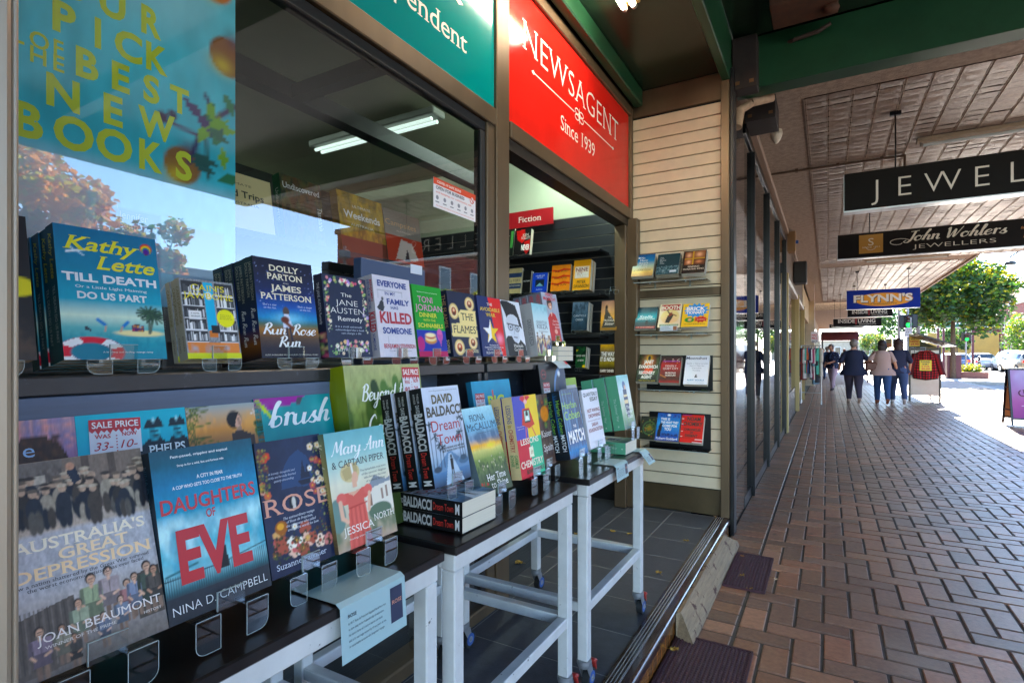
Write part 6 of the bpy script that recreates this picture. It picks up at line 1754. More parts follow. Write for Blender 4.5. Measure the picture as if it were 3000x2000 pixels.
mb = MB()
mb.bbox(-.598, 4.335, 3.235, 1.55, 4.50, 3.8, .005)
mb.bbox(1.556, 4.335, 3.235, 3.97, 4.50, 3.8, .005)
mb.bbox(-.598, 4.30, 3.60, 3.97, 4.334, 3.625, .003)
PP(mb, 'cross_beam', GREEN2, r)
mb = MB()
mb.bbox(3.972, -7, 3.3, 4.03, 4.5, 4.1, .005)
PP(mb, 'fascia', GREEN2, r)
# brackets, alarm, sensor, tubes
RST = mat('blackened_timber', '27201d', .7, var=.4, scale=14)
def bracket(label, x0, y0, z0, x1, y1, z1):
    mb = MB()
    mb.bbox(x0, y0, z0, x1, y1, z1, .004)
    mb.bbox(x0 + .02, y0 - .004, z0 + .03, x0 + .05, y0, z0 + .055, .001, 1)
    mb.bbox(x1 - .05, y0 - .004, z0 + .03, x1 - .02, y0, z0 + .055, .001, 1)
    return tag(mb.build('bracket_block', [RST, mat('rusty_bolt', '6a4a2a', .8)]), label, 'bracket')
bracket('blackened beam end block where the green beam meets the shop wall', -.594, 4.20, 3.19, -.43, 4.334, 3.56)
bracket('dark steel block on the soffit just past the green beam', -.585, 4.85, 3.20, -.36, 5.2, 3.384)
mb = MB()
mb.ell(0, 0, -.03, .055, .055, .085, 16, 10, 0, None, lambda p: Vector((p.x * (1 - .3 * max(0, -p.z)), p.y * (1 - .3 * max(0, -p.z)), min(p.z, .35))))
mb.tube((0, 0, -.002), (0, 0, .012), .05, .05, 16)
c = on(2274, 400, z=3.33)
tag(mb.build('motion_sensor', mat('cream_plastic', 'd8d4c0', .35), None, (c.x, c.y, 3.375)), 'cream motion sensor dome under the street awning', 'sensor')
mb = MB()
mb.path([(-.30, 4.40, 3.52), (-.2, 4.31, 3.5), (-.05, 4.28, 3.50), (.02, 4.27, 3.53)], .014)
tag(mb.build('cable', mat('grey_cable', '4a3f38', .7)), 'short bent cable at the corner of the green beam', 'cable')
mb = MB()
mb.path([(-.585, 4.50, 3.16), (-.5, 4.52, 3.21), (-.36, 4.6, 3.25)], .032, 12)
mb.path([(-.60, 4.46, 3.02), (-.585, 4.5, 3.16)], .04, 12)
tag(mb.build('downpipe_elbow', mat('peeling_pipe', 'b59a80', .6, var=.2, scale=20)), 'peeling cream pipe elbow under the blackened beam block', 'pipe')
def tube_light(label, c, length, axis, base, lit=0, two=True):
    r = empty('tube_light', c, 0 if axis == 'x' else R(90), label, 'tube light')
    mb = MB()
    mb.bbox(-length / 2, -.055, -.035, length / 2, .055, 0, .004)
    mb.build('casing', base, r)
    m = mat('pale_tube_lit', 'fff0da', .4, emis=lit) if lit else mat('pale_tube', 'c9d6d4', .25)
    for s_ in ((-.028, .028) if two else (0,)):
        mb = MB()
        mb.tube((-length / 2 + .05, s_, -.062), (length / 2 - .05, s_, -.062), .0155)
        for e in (-1, 1):
            mb.tube((e * (length / 2 - .05), s_, -.062), (e * (length / 2 - .025), s_, -.062), .0165, .0165, 10, 1)
            mb.bbox(e * (length / 2 - .037) - .012, s_ - .01, -.06, e * (length / 2 - .037) + .012, s_ + .01, -.036, .002, 1)
        mb.build('tube', [m, mat('tube_cap', '9a8f84', .5)], r)
    return r
RUSTB2 = mat('rusty_brown', '4a3020', .7, var=.3, scale=14)
RUSTB = mat('rusty_cream_casing', 'b89a5a', .6, var=.25, scale=16, dirt=('6a4a22', 18, .55))
tube_light('rust stained twin tube light glowing on the green recess ceiling', (-.98, 2.42, 3.338), 1.3, 'y', RUSTB, 5)
mb = MB()
mb.bbox(-.32, 3.82, 3.50, .06, 4.12, 3.598, .006)
mb.ell(.02, 4.02, 3.49, .05, .05, .03)
tag(mb.build('junction_box', RUSTB2), 'rusty brown fitting box under the green awning by the cross beam', 'fitting')
BAT = mat('weathered_batten', 'a8977c', .6, var=.15, scale=10)
tube_light('long weathered batten light on the soffit before the first jewellers sign', (1.75, 6.55, 3.37), 2.0, 'x', BAT, 0, False)
tube_light('weathered batten light on the soffit behind the second jewellers sign', (1.45, 14.3, 3.37), 1.5, 'x', BAT, 0, False)
tube_light('batten light over the footpath hidden by the first jewellers sign', (2.9, 8.0, 3.37), 1.2, 'x', BAT, 0, False)
mb = MB()
c = on(2320, 710, x=-.52)
mb.bbox(-.585, c.y - .12, c.z - .17, -.46, c.y + .12, c.z + .17, .01)
mb.tube((-.46, c.y, c.z), (-.42, c.y, c.z), .03, .03, 10, 1)
tag(mb.build('alarm_box', [mat('tan_alarm', '8a6a44', .5), flat('1f5ab0')]), 'tan alarm box with a small blue strobe on the shopfront wall', 'alarm')
mb = MB()
c = on(2350, 800, x=-.45)
mb.bbox(-.6, c.y - .2, c.z - .22, -.36, c.y + .2, c.z + .22, .015)
tag(mb.build('wall_speaker', mat('black_speaker', '15161a', .5)), 'black speaker box high on the far shopfront wall', 'speaker')
# ---------------------------------------------------------------- signs hung under the awnings
SILV = mat('brushed_sign_edge', 'b9bcc0', .3, metal=.7)
def hung(name, label, xa, xb, y, z0, z1, zc, face, fn, inks, thick=.09):
    mb = MB()
    mb.bbox(xa, y, z0 + .012, xb, y + thick, z1, .003, 0)
    mb.box(xa - .002, y - .003, z0, xb + .002, y + thick + .003, z0 + .0115, 1)
    mb.box(xa - .004, y - .002, z0, xa - .0003, y + thick + .002, z1, 1)
    for x in (xa + (xb - xa) * .15, xa + (xb - xa) * .85):
        mb.tube((x, y + thick / 2, z1), (x, y + thick / 2, zc), .006, .006, 8, 2)
        mb.bbox(x - .04, y + thick / 2 - .02, zc - .035, x + .04, y + thick / 2 + .02, zc - .001, .003, 2)
    fn(mb)
    return tag(mb.build(name, [face, SILV, FIN] + inks), label, 'sign', None)
PALE = flat('c9bfb2')
def f1(mb):
    for i, ch in enumerate('JEWELLERS'):
        px_ = (2563, 2651, 2761, 2878, 2984)[i] if i < 5 else 0
        x_ = on(px_, 540, y=5.66).x if px_ else on(2984, 540, y=5.66).x + (i - 4) * .2
        mb.text(ch, frY(5.6595, x_, 2.635), .165, None, 3, 't')
hung('hanging_sign', 'wide black sign with widely spaced pale capitals, first under the awning', .13, 2.65, 5.66, 2.545, 2.885, 3.38, mat('black_sign_face', '120f0d', .6, var=.2, scale=3, spec=.12), f1, [PALE], .12)
def f2(mb):
    y = 8.4595
    mb.quad((.36, y - .001, 2.60), (.62, y - .001, 2.60), (.62, y - .001, 2.84), (.36, y - .001, 2.84), m=4)
    mb.text('S', frY(y - .0015, .49, 2.70), .09, .06, 3, 's')
    mb.text('SINCE 1911', frY(y - .0015, .49, 2.668), .018, .19, 3)
    for k in range(9):
        t0, t1 = R(200 + k * 16), R(216 + k * 16)
        mb.tube((.49 + .06 * math.cos(t0), y - .002, 2.70 + .06 * math.sin(t0)), (.49 + .06 * math.cos(t1), y - .002, 2.70 + .06 * math.sin(t1)), .004, .004, 5, 3)
    mb.text('John Wohlers', frY(y - .001, 1.33, 2.715), .12, 1.0, 3, 'c')
    sw = [(.78 + .13 * math.cos(t) * (1 - t / 9), 2.71 + .05 * math.sin(t) * (1 - t / 12)) for t in [k * .45 for k in range(14)]]
    for a, b in zip(sw[:-1], sw[1:]):
        mb.tube((a[0], y - .002, a[1]), (b[0], y - .002, b[1]), .004, .004, 5, 3)
    mb.text('JEWELLERS', frY(y - .001, 1.33, 2.615), .05, .8, 3, 't')
    mb.text('family tradition since', fr((2.12, y - .001, 2.765), (1, 0, .12), (-.12, 0, 1)), .03, .34, 5, 'i')
    mb.text('1911', fr((2.1, y - .001, 2.66), (1, 0, .12), (-.12, 0, 1)), .075, .26, 5, 'i')
hung('hanging_sign', 'dark brown jewellers sign with an orange square and script lettering', .12, 2.5, 8.46, 2.54, 2.868, 3.38, mat('brown_sign_face', '1a1512', .6, var=.3, scale=2, spec=.12), f2, [flat('d8cdb8'), flat('b07a22'), flat('c07a2a')])
def f3(mb):
    y = 16.3995
    cx, cz = 1.19, 2.665
    pts = [(.60 * math.cos(t), .165 * math.sin(t)) for t in [k * math.pi / 20 for k in range(40)]]
    mb.prism(pts, fr((cx + .02, y - .002, cz - .02), (1, 0, 0), (0, 0, 1)), .0015, 4)
    mb.text("FLYNN'S", frY(y - .003, cx + .015, cz - .085), .17, 1.22, 5, 'k')
    mb.text("FLYNN'S", frY(y - .008, cx, cz - .07), .17, 1.22, 3, 'k')
    mb.text('OF WANGARATTA', frY(y - .004, cx, cz - .14), .028, .6, 5)
hung('hanging_sign', 'blue hanging sign with an orange oval and raised white capitals', .43, 1.95, 16.4, 2.41, 2.90, 3.39, mat('blue_sign_face', '0f2f96', .6, spec=.15), f3, [flat('e4e2da'), flat('e09a18'), flat('1a1410')])
BLS = mat('black_sign_panel', '161314', .6, spec=.12)
def fil(y, xa, xb, zb, h):
    def f(mb):
        w = xb - xa
        mb.text('INSIDE', frY(y - .001, xa + w * .28, zb + h * .42), h * .36, w * .36, 3, 'sb')
        mb.text('LIVING', frY(y - .001, xa + w * .70, zb + h * .42), h * .36, w * .36, 3, 'sb')
        mb.prism([(0, -h * .3), (.03, -.05), (.012, 0), (.03, h * .2), (0, h * .42), (-.03, h * .2), (-.012, 0), (-.03, -.05)], frY(y - .002, xa + w * .485, zb + h * .5), .002, 4)
        mb.text('WANGARATTA', frY(y - .001, xa + w * .72, zb + h * .2), h * .11, w * .36, 3)
        mb.box(xa, y - .004, zb + h - .03, xb, y - .0005, zb + h - .012, 3)
    return f
a, b = on(2483, 930, y=20.0), on(2615, 926, y=20.0)
hung('hanging_sign', 'black homewares sign with a red divider, half tucked behind the blue sign', a.x, b.x, 20.0, a.z, on(2483, 908, y=20).z, 3.4, BLS, fil(20.0, a.x, b.x, a.z, .26), [flat('d9d2c4'), flat('8a1c22')])
a, b = on(2441, 958, y=22.5), on(2582, 954, y=22.5)
hung('hanging_sign', 'lower black homewares sign with a red divider and white rim', a.x, b.x, 22.5, a.z, on(2441, 935, y=22.5).z, 3.4, BLS, fil(22.5, a.x, b.x, a.z, .33), [flat('d9d2c4'), flat('8a1c22')])
a, b = on(2430, 962, y=25.0), on(2530, 960, y=25.0)
hung('hanging_sign', 'plain black sign end showing behind the lower homewares sign', a.x, b.x, 25.0, a.z, on(2430, 950, y=25).z, 3.4, BLS, lambda mb: mb.text('Gifts', frY(24.999, a.x + .16, a.z + .05), .09, .2, 3, 's'), [flat('d9d2c4')])
a, b = on(2376, 1000, y=19.0), on(2397, 1000, y=19.0)
mb = MB()
zt = on(2376, 972, y=19).z
mb.bbox(a.x, 19.0, a.z, b.x, 19.02, zt, .002, 0)
for i, s_ in enumerate(('HALF', 'PRICE', 'SALE')):
    mb.text(s_, frY(18.999, (a.x + b.x) / 2, zt - .13 - i * .1), .07, (b.x - a.x) * .8, 1 if i < 2 else 2, 'k')
mb.tube(((a.x + b.x) / 2, 19.01, zt), ((a.x + b.x) / 2, 19.01, 3.39), .006)
tag(mb.build('sale_placard', [flat('e8dfe0'), flat('c8283a'), flat('2f3a6a')]), 'small white sale placard with red capitals hung above the clothes rack', 'placard')
# ---------------------------------------------------------------- footpath things by the shop
MAR = mat('maroon_rubber', '3c1a25', .6, var=.2, scale=30)
def rubber_mat(label, x0, y0, x1, y1):
    mb = MB()
    mb.box(x0, y0, .002, x1, y1, .007, 1)
    s_ = .0165
    nx_, ny_ = int((x1 - x0) / s_), int((y1 - y0) / s_)
    for i in range(nx_):
        for j in range(ny_):
            x, y = x0 + (i + .5) * (x1 - x0) / nx_, y0 + (j + .5) * (y1 - y0) / ny_
            mb.tube((x, y, .007), (x, y, .0125), .0062, .005, 5)
    for (a, b, c, d) in ((x0 - .008, y0 - .008, x1 + .008, y0), (x0 - .008, y1, x1 + .008, y1 + .008), (x0 - .008, y0, x0, y1), (x1, y0, x1 + .008, y1)):
        mb.box(a, b, .0021, c, d, .013)
    return tag(mb.build('rubber_mat', [MAR, mat('mat_floor', '5d4a54', .7, var=.3, scale=40)]), label, 'mat', 'rubber mats on the footpath')
rubber_mat('large maroon studded rubber mat on the pavers beside the step', -.59, 1.62, -.285, 2.56)
rubber_mat('small maroon studded rubber mat past the timber wedge', -.50, 3.24, -.30, 3.80)
WOOD = mat('weathered_timber', '8f7a60', .85, var=.22, scale=5, stretch=(14, 1.2, 14), bump=.5, bscale=30, dirt=('4f2f26', 12, .57))
mb = MB()
n_ = 12
rg = random.Random(4)
rings = []
for i in range(n_ + 1):
    t = i / n_
    y0_, y1_ = 2.53 + t * 1.22, 2.50 + t * 1.45
    j = rg.uniform(-.003, .003)
    rings.append([(-.598, y0_, .0), (-.598, y0_, .118 + j), (-.578, y0_ + .01, .124 + j), (-.522 + j, y1_, .034), (-.514, y1_, .012 + j), (-.514, y1_, 0)])
mb.loft(rings, 0, None, True, True, False)
tag(mb.build('timber_wedge', WOOD), 'weathered timber wedge with flaking brown paint against the step', 'wedge')
LEAF = [mat('yellow_leaf', '9a7a2a', .7, var=.3, scale=60), mat('dry_leaf', '9a6a38', .8, var=.3, scale=60), mat('pale_leaf', 'c0a07a', .8, var=.2, scale=60)]
rg = random.Random(11)
spots = [(1690, 1565, .12), (1520, 1650, .12), (2010, 1585, .12), (1795, 1558, .12), (1845, 1565, .12), (1930, 1680, .12), (1975, 1905, .012), (2050, 1835, 0), (2035, 1865, .0), (2175, 1688, .012), (2175, 1632, .012), (2095, 1515, .12), (2195, 1728, 0), (2160, 1518, 0), (2275, 1700, 0)]
for i, (px, py, z) in enumerate(spots):
    c = on(px, py, z=z)
    s_ = rg.uniform(.011, .022) * (1.6 if i in (0, 6, 1) else 1)
    mb = MB()
    out = []
    n_ = 16
    for k in range(n_):
        t = k / n_ * 2 * math.pi
        rr = s_ * (.55 + .45 * abs(math.cos(2.5 * t)) * rg.uniform(.7, 1.1))
        out.append((rr * math.cos(t), rr * math.sin(t), .004 + rg.uniform(0, .012)))
    mb.add(out + [(0, 0, .006)], [(k, (k + 1) % n_, n_) for k in range(n_)], 0)
    mb.tube((s_ * .5, 0, .006), (s_ * 1.5, s_ * .3, .003), .0009, .0006, 5)
    where = 'tiled shop entry' if z > .05 else ('rubber mat' if z > .005 else 'brick pavers')
    tag(mb.build('fallen_leaf', LEAF[0 if i < 8 else i % 3], None, (c.x, c.y, z), (0, 0, rg.uniform(0, 6))), 'small dry fallen leaf lying loose on the ' + where, 'leaf', 'fallen leaves on the ' + where)
# A-frame board at the kerb side
def aframe(x, y, rz):
    r = empty('footpath_board', (x, y, 0), rz, 'pink and purple footpath board with a ring emblem standing in the sun', 'board')
    W, H, D = .64, 1.03, .42
    for s_, nm in ((-1, 'front_panel'), (1, 'rear_panel')):
        mb = MB()
        # panel from (y = s*D/2, z = .02) up to (s*.03, H)
        up_ = Vector((0, -s_ * (D / 2 - .03), H - .02)).normalized()
        M = fr((0, s_ * D / 2, .02), (1, 0, 0) if s_ < 0 else (-1, 0, 0), up_)
        L = math.hypot(D / 2 - .03, H - .02)
        def bx(x0, y0, x1, y1, z0, z1, m):
            mb.box(x0, y0, z0, x1, y1, z1, m, None, M)
        bx(-W / 2, .0, -W / 2 + .03, L, -.014, .014, 1)
        bx(W / 2 - .03, .0, W / 2, L, -.014, .014, 1)
        bx(-W / 2 + .0301, L - .03, W / 2 - .0301, L, -.014, .014, 1)
        bx(-W / 2 + .0301, .10, W / 2 - .0301, .13, -.014, .014, 1)
        if s_ < 0:
            C = paint([('g', [(0, '8a3a7a'), (.35, '9a5a90'), (.7, '9a86b0'), (1, 'a79fc0')]), ('m', '8a4a8a', 3, .4, 3), ('n', .05, 6)], 16, 30)
            V = [M @ Vector((-W / 2 + .03 + (W - .06) * i / 15, .13 + (L - .16) * j / 29, .006)) for j in range(30) for i in range(16)]
            mb.add(V, [(j * 16 + i, j * 16 + i + 1, (j + 1) * 16 + i + 1, (j + 1) * 16 + i) for j in range(29) for i in range(15)], 0, C.reshape(-1, 3))
            for cx, cyy in ((-.13, .58), (-.06, .60)):
                for k in range(12):
                    if k % 12 in (3,):
                        continue
                    t0, t1 = R(k * 30), R(k * 30 + 30)
                    mb.tube(M @ Vector((cx + .055 * math.cos(t0), cyy + .055 * math.sin(t0), .009)), M @ Vector((cx + .055 * math.cos(t1), cyy + .055 * math.sin(t1), .009)), .009, .009, 6, 2)
            for (yy_, w0, w1) in ((.345, -.16, .2), (.32, -.12, .2), (.2, .08, .2)):
                bx(w0, yy_, w1, yy_ + .012, .0061, .007, 3)
        else:
            bx(-W / 2 + .03, .13, W / 2 - .03, L - .03, -.004, .004, 4)
        PP(mb, nm, [PAINT, FIN, flat('5a2438'), flat('c9b0cc'), mat('ply_back', 'b58a5a', .7)], r)
    for o in r.children:
        o.matrix_parent_inverse = Matrix.Identity(4)
    mb = MB()
    for sx in (-1, 1):
        for z in (.28, .68):
            w = D / 2 - (D / 2 - .03) * z / H
            mb.box(sx * W / 2 - .004, -w, z, sx * W / 2 + .004, w, z + .02)
    mb.build('brace', FIN, r)
aframe(3.14, 13.13, R(6))

# ---------------------------------------------------------------- people
SKIN = mat('skin', 'b98468', .55, var=.06, scale=30)
def skin_body(segs, mats_by_seg, mats, name, parent):
    """segs: list of (parent index, point, radius, material). One continuous surface grown along the skeleton."""
    me = bpy.data.meshes.new('sk')
    pts = [s_[1] for s_ in segs]
    me.from_pydata(pts, [(s_[0], i) for i, s_ in enumerate(segs) if s_[0] >= 0], [])
    o = bpy.data.objects.new('sk', me)
    COL.objects.link(o)
    o.modifiers.new('s', 'SKIN')
    o.modifiers.new('u', 'SUBSURF').levels = 2
    sv = me.skin_vertices[0].data
    for i, s_ in enumerate(segs):
        rr = s_[2]
        sv[i].radius = rr if isinstance(rr, tuple) else (rr, rr)
        sv[i].use_root = i == 0
    dg = bpy.context.evaluated_depsgraph_get()
    dg.update()
    m2 = bpy.data.meshes.new_from_object(o.evaluated_get(dg))
    bpy.data.objects.remove(o)
    A = np.array([pts[max(s_[0], 0)] for s_ in segs])
    B = np.array(pts)
    D = B - A
    L2 = (D ** 2).sum(1) + 1e-9
    m2.materials.clear()
    for q in mats:
        m2.materials.append(q)
    for p in m2.polygons:
        c = np.array(p.center)
        t = np.clip(((c - A) * D).sum(1) / L2, 0, 1)
        d = ((A + D * t[:, None] - c) ** 2).sum(1)
        p.material_index = segs[int(d.argmin())][3]
        p.use_smooth = True
    m2.name = name
    b = bpy.data.objects.new(name, m2)
    COL.objects.link(b)
    b.parent = parent
    return b
def person(label, x, y, rz, H, top, bottom, shoes, hair, hairlen=.1, stride=.28, arms=None, wide=1.0, sleeve=.6, toplen=.78, flare=1.0, dots=None, bag=None, head_down=0, lean=.02, knee=.0):
    r = empty('person', (x, y, 0), rz, label, 'person')
    k = H / 1.65
    Bm, Tm, Sm = flat(bottom, .85), flat(top, .85), flat(shoes, .6)
    mats = [SKIN, Bm, Sm, Tm]
    hip = Vector((0, 0, .88 * k))
    segs = [(-1, hip, (.15 * wide * k, .115 * k), 1)]
    def add(p, v, rr, m):
        segs.append((p, Vector(v), rr if isinstance(rr, tuple) else rr * k, m))
        return len(segs) - 1
    w1 = add(0, (0, lean, 1.06 * k), (.135 * wide * k, .10 * k), 3)
    ch = add(w1, (0, lean * 1.6, 1.27 * k), (.15 * wide * k, .105 * k), 3)
    nk = add(ch, (0, lean * 2, 1.41 * k), .055, 0)
    h0 = add(nk, (0, lean * 2 + .015 + head_down * .03, 1.475 * k), .065, 0)
    h1 = add(h0, (0, lean * 2 + .03 + head_down * .06, 1.56 * k), (.072 * k, .085 * k), 0)
    add(h1, (0, lean * 2 + .02 + head_down * .08, 1.625 * k), .06, 0)
    feet = []
    for s_, ph in ((-1, 1), (1, -1)):
        st = stride * ph
        hx = add(0, (s_ * .088 * k * wide, st * .12, .80 * k), .125 * wide, 1)
        kn = add(hx, (s_ * .085 * k, st * .55 + .05 + (knee if ph < 0 else 0), .48 * k), .082 * (1 + (wide - 1) * .6), 1)
        lift = .0 if ph > 0 else .07
        an = add(kn, (s_ * .08 * k, st - (.03 if ph < 0 else 0), (.10 + lift) * k), .06, 1)
        he = add(an, (s_ * .08 * k, st - .035, (.04 + lift * 1.2) * k), .038, 2)
        add(he, (s_ * .09 * k, st + .13, (.028 + lift * .2) * k), .034, 2)
    arms = arms or {}
    for s_, key in ((-1, 'l'), (1, 'r')):
        el, wr = arms.get(key, ((.23, -.03, 1.10), (.25, .06, .88)))
        sh_ = add(ch, (s_ * .155 * k * wide, lean * 1.6, 1.325 * k), .055, 3)
        e = add(sh_, (s_ * el[0] * k, el[1], el[2] * k), .043, 3 if sleeve > .3 else 0)
        w = add(e, (s_ * wr[0] * k, wr[1], wr[2] * k), .028, 3 if sleeve > .9 else 0)
        d = (Vector(segs[w][1]) - Vector(segs[e][1])).normalized()
        pm = add(w, segs[w][1] + d * .05 * k, .026, 0)
        q = d.cross(Vector((s_, 0, 0))).normalized()
        for fi, (off, ln) in enumerate(((-.024, .062), (-.008, .072), (.008, .068), (.024, .054))):
            b0 = Vector(segs[pm][1]) + q * off * k + d * .028 * k
            f1 = add(pm, b0, .0095, 0)
            f2_ = add(f1, b0 + (d + Vector((-s_ * .25, 0, 0))) * ln * .5 * k, .009, 0)
            add(f2_, b0 + (d + Vector((-s_ * .6, 0, 0))) * ln * k, .0075, 0)
        t1 = add(w, Vector(segs[w][1]) + q * -.032 * k + d * .035 * k, .011, 0)
        add(t1, Vector(segs[t1][1]) + (d * .04 - q * .012) * k, .009, 0)
    skin_body(segs, None, mats, 'body', r)
    # the loose top hangs over the hips
    mb = MB()
    rings = []
    zs = [toplen, .85, .93, 1.05, 1.18, 1.28, 1.36, 1.405]
    ws = [.215 * flare, .205 * flare, .19, .172, .176, .178, .135, .07]
    ds = [.15 * flare, .145, .135, .125, .13, .125, .105, .075]
    rg_ = random.Random(int(x * 100))
    for z, w, d in zip(zs, ws, ds):
        ring = []
        for i in range(20):
            t = i / 20 * 2 * math.pi
            f_ = 1 + (.035 * math.sin(5 * t + z * 9) + .02 * math.sin(9 * t)) * max(0, (1.25 - z))
            ring.append((w * k * wide * math.cos(t) * f_, lean * (z - .8) * 3 + d * k * wide * math.sin(t) * f_, z * k))
        rings.append(ring)
    mb.loft(rings, 0, None, True, False)
    if sleeve > 0:
        for s_, key in ((-1, 'l'), (1, 'r')):
            el, wr = arms.get(key, ((.23, -.03, 1.10), (.25, .06, .88)))
            S0, E0, W0 = Vector((s_ * .145 * k * wide, lean * 1.6, 1.315 * k)), Vector((s_ * el[0] * k, el[1], el[2] * k)), Vector((s_ * wr[0] * k, wr[1], wr[2] * k))
            mb.tube(S0, E0, .07 * k, .062 * k, 12)
            mb.ell(S0.x, S0.y, S0.z, .07 * k, .072 * k, .07 * k)
            if sleeve > .55:
                e2 = E0.lerp(W0, min(1, (sleeve - .5) * 2))
                mb.ell(E0.x, E0.y, E0.z, .06 * k, .06 * k, .06 * k)
                mb.tube(E0, e2, .06 * k, .048 * k, 12)
    tm = [Tm]
    if dots:
        m_ = mat('spotted_' + top, top, .85)
        n, l = m_.node_tree.nodes, m_.node_tree.links
        vo = n.new('ShaderNodeTexVoronoi')
        vo.inputs['Scale'].default_value = 26
        vo.inputs['Randomness'].default_value = .5
        l.new(n['Texture Coordinate'].outputs['Object'], vo.inputs['Vector'])
        rp = n.new('ShaderNodeValToRGB')
        rp.color_ramp.elements[0].color = (*lin(dots), 1)
        rp.color_ramp.elements[1].color = (*lin(top), 1)
        rp.color_ramp.elements[0].position = .22
        rp.color_ramp.elements[1].position = .27
        l.new(vo.outputs['Distance'], rp.inputs[0])
        l.new(rp.outputs[0], n['Principled BSDF'].inputs['Base Color'])
        tm = [m_]
    mb.build('top', tm, r)
    mb = MB()
    hy = lean * 2 + .02 + head_down * .07
    mb.ell(0, hy - .026, 1.572 * k, .098 * k, .115 * k, .112 * k, 18, 12, 0, None, lambda p: Vector((p.x, p.y if p.y < .35 or p.z > .55 else .35, p.z)))
    if hairlen > .12:
        rr = []
        for i in range(6):
            t = i / 5
            z = 1.57 - t * hairlen
            rr.append([((.088 + .02 * math.sin(t * 3) - .01 * t + .006 * math.sin(a_ * 3 + i)) * k * math.cos(a_), hy - .045 - .03 * t + .075 * k * math.sin(a_) * (1 - .3 * t), z * k) for a_ in [q / 14 * 2 * math.pi for q in range(14)]])
        mb.loft(rr, 0)
    mb.build('hair', mat('hair_' + hair, hair, .6, var=.35, scale=50, stretch=(1, 1, .2)), r)
    mb = MB()
    fy = hy + .088 * k
    for s_ in (-1, 1):
        mb.ell(s_ * .03 * k, fy - .004, 1.555 * k, .011, .007, .007, 8, 6, 1)
        mb.ell(s_ * .078 * k, hy + .005, 1.545 * k, .010, .018, .03, 8, 6, 0)
    mb.ell(0, fy + .012, 1.525 * k, .011, .016, .02, 8, 6, 0)
    mb.ell(0, fy - .001, 1.487 * k, .024, .008, .007, 8, 6, 2)
    mb.build('face', [SKIN, flat('2a2220'), flat('8a4a44')], r)
    if bag:
        mb = MB()
        bx_, by_, bz = bag[1]
        mb.bbox(bx_ - .15, by_ - .06, bz - .12, bx_ + .15, by_ + .06, bz + .11, .035)
        mb.tube((bx_ - .1, by_, bz + .1), (bx_ + .06, by_, 1.38 * k), .011)
        mb.tube((bx_ + .12, by_, bz + .1), (bx_ + .08, by_, 1.38 * k), .011)
        mb.tube((bx_ - .12, by_, bz - .1), (bx_ - .09, by_ + .02, bz - .42), .022, .012)
        o = mb.build('shoulder_bag', mat('leather_' + bag[0], bag[0], .5, var=.2, scale=12), None, (x, y, 0), (0, 0, rz))
        tag(o, 'brown leather shoulder bag hanging at the hip of the woman in a pale cardigan', 'bag')
    return r
def at_feet(px, py):
    return on(px, py, z=0)
p = at_feet(2440, 1143)
person('person in a navy spotted blouse and pale pink trousers looking down', p.x, p.y, R(150), 1.60, '141a34', 'c0a8b4', '2a2226', '77706c', .1, .16, {'l': ((.22, .02, 1.1), (.06, .20, 1.02)), 'r': ((.24, -.02, 1.12), (.22, .1, .92))}, 1.1, .75, .80, 1.05, '7f9ad0', None, 1.0)
p = at_feet(2502, 1182)
person('person in a loose navy jacket and dark trousers with short grey hair, walking away', p.x, p.y, R(6), 1.64, '101a36', '3a3446', 'b8a090', '7a736e', .1, .24, {'l': ((.30, -.02, 1.12), (.32, .08, .92)), 'r': ((.30, .0, 1.14), (.42, .12, 1.02))}, 1.22, .62, .74, 1.22)
p = at_feet(2585, 1185)
person('person in a pale pink cardigan and blue jeans with dark wavy hair', p.x, p.y, R(4), 1.62, 'a88f86', '2a4a78', '8a4a30', '1f1612', .17, .22, {'l': ((.28, -.02, 1.14), (.42, .08, 1.06)), 'r': ((.26, .0, 1.1), (.34, .1, .86))}, 1.12, .2, .76, 1.22, None, ('5a3020', (-.22, -.03, .98)))
p = at_feet(2632, 1185)
person('person in a dark denim shirt and jeans with white shoes, legs crossing mid stride', p.x, p.y, R(2), 1.66, '1c2440', '34486e', 'd0c4c0', '2c1a16', .2, .34, {'l': ((.22, -.02, 1.12), (.2, .1, .95)), 'r': ((.24, -.04, 1.1), (.24, .06, .88))}, 1.08, .6, .80, 1.1)
p = at_feet(2424, 1112)
person('person in a blue denim jacket and jeans mostly hidden behind the spotted blouse', p.x, p.y, R(10), 1.62, '1f3350', '26456e', '2f3038', '6a6058', .1, .3)
p = at_feet(2412, 1090)
person('person in a bright purple top far along the shopfronts', p.x, p.y, R(170), 1.6, '7a2f8a', '3a3430', '2a2a2a', '5a4238', .12, .2)
p = at_feet(2403, 1092)
person('person in a dark maroon shirt and khaki trousers beside the purple top', p.x, p.y, R(20), 1.66, '3a1f28', '5f5240', '2a2420', '4a3428', .1, .2)
p = at_feet(2474, 1085)
person('person in a dark coat far behind the spotted blouse', p.x, p.y, R(0), 1.64, '23242a', '2a2a30', '202020', '5a3a2a', .14, .2)

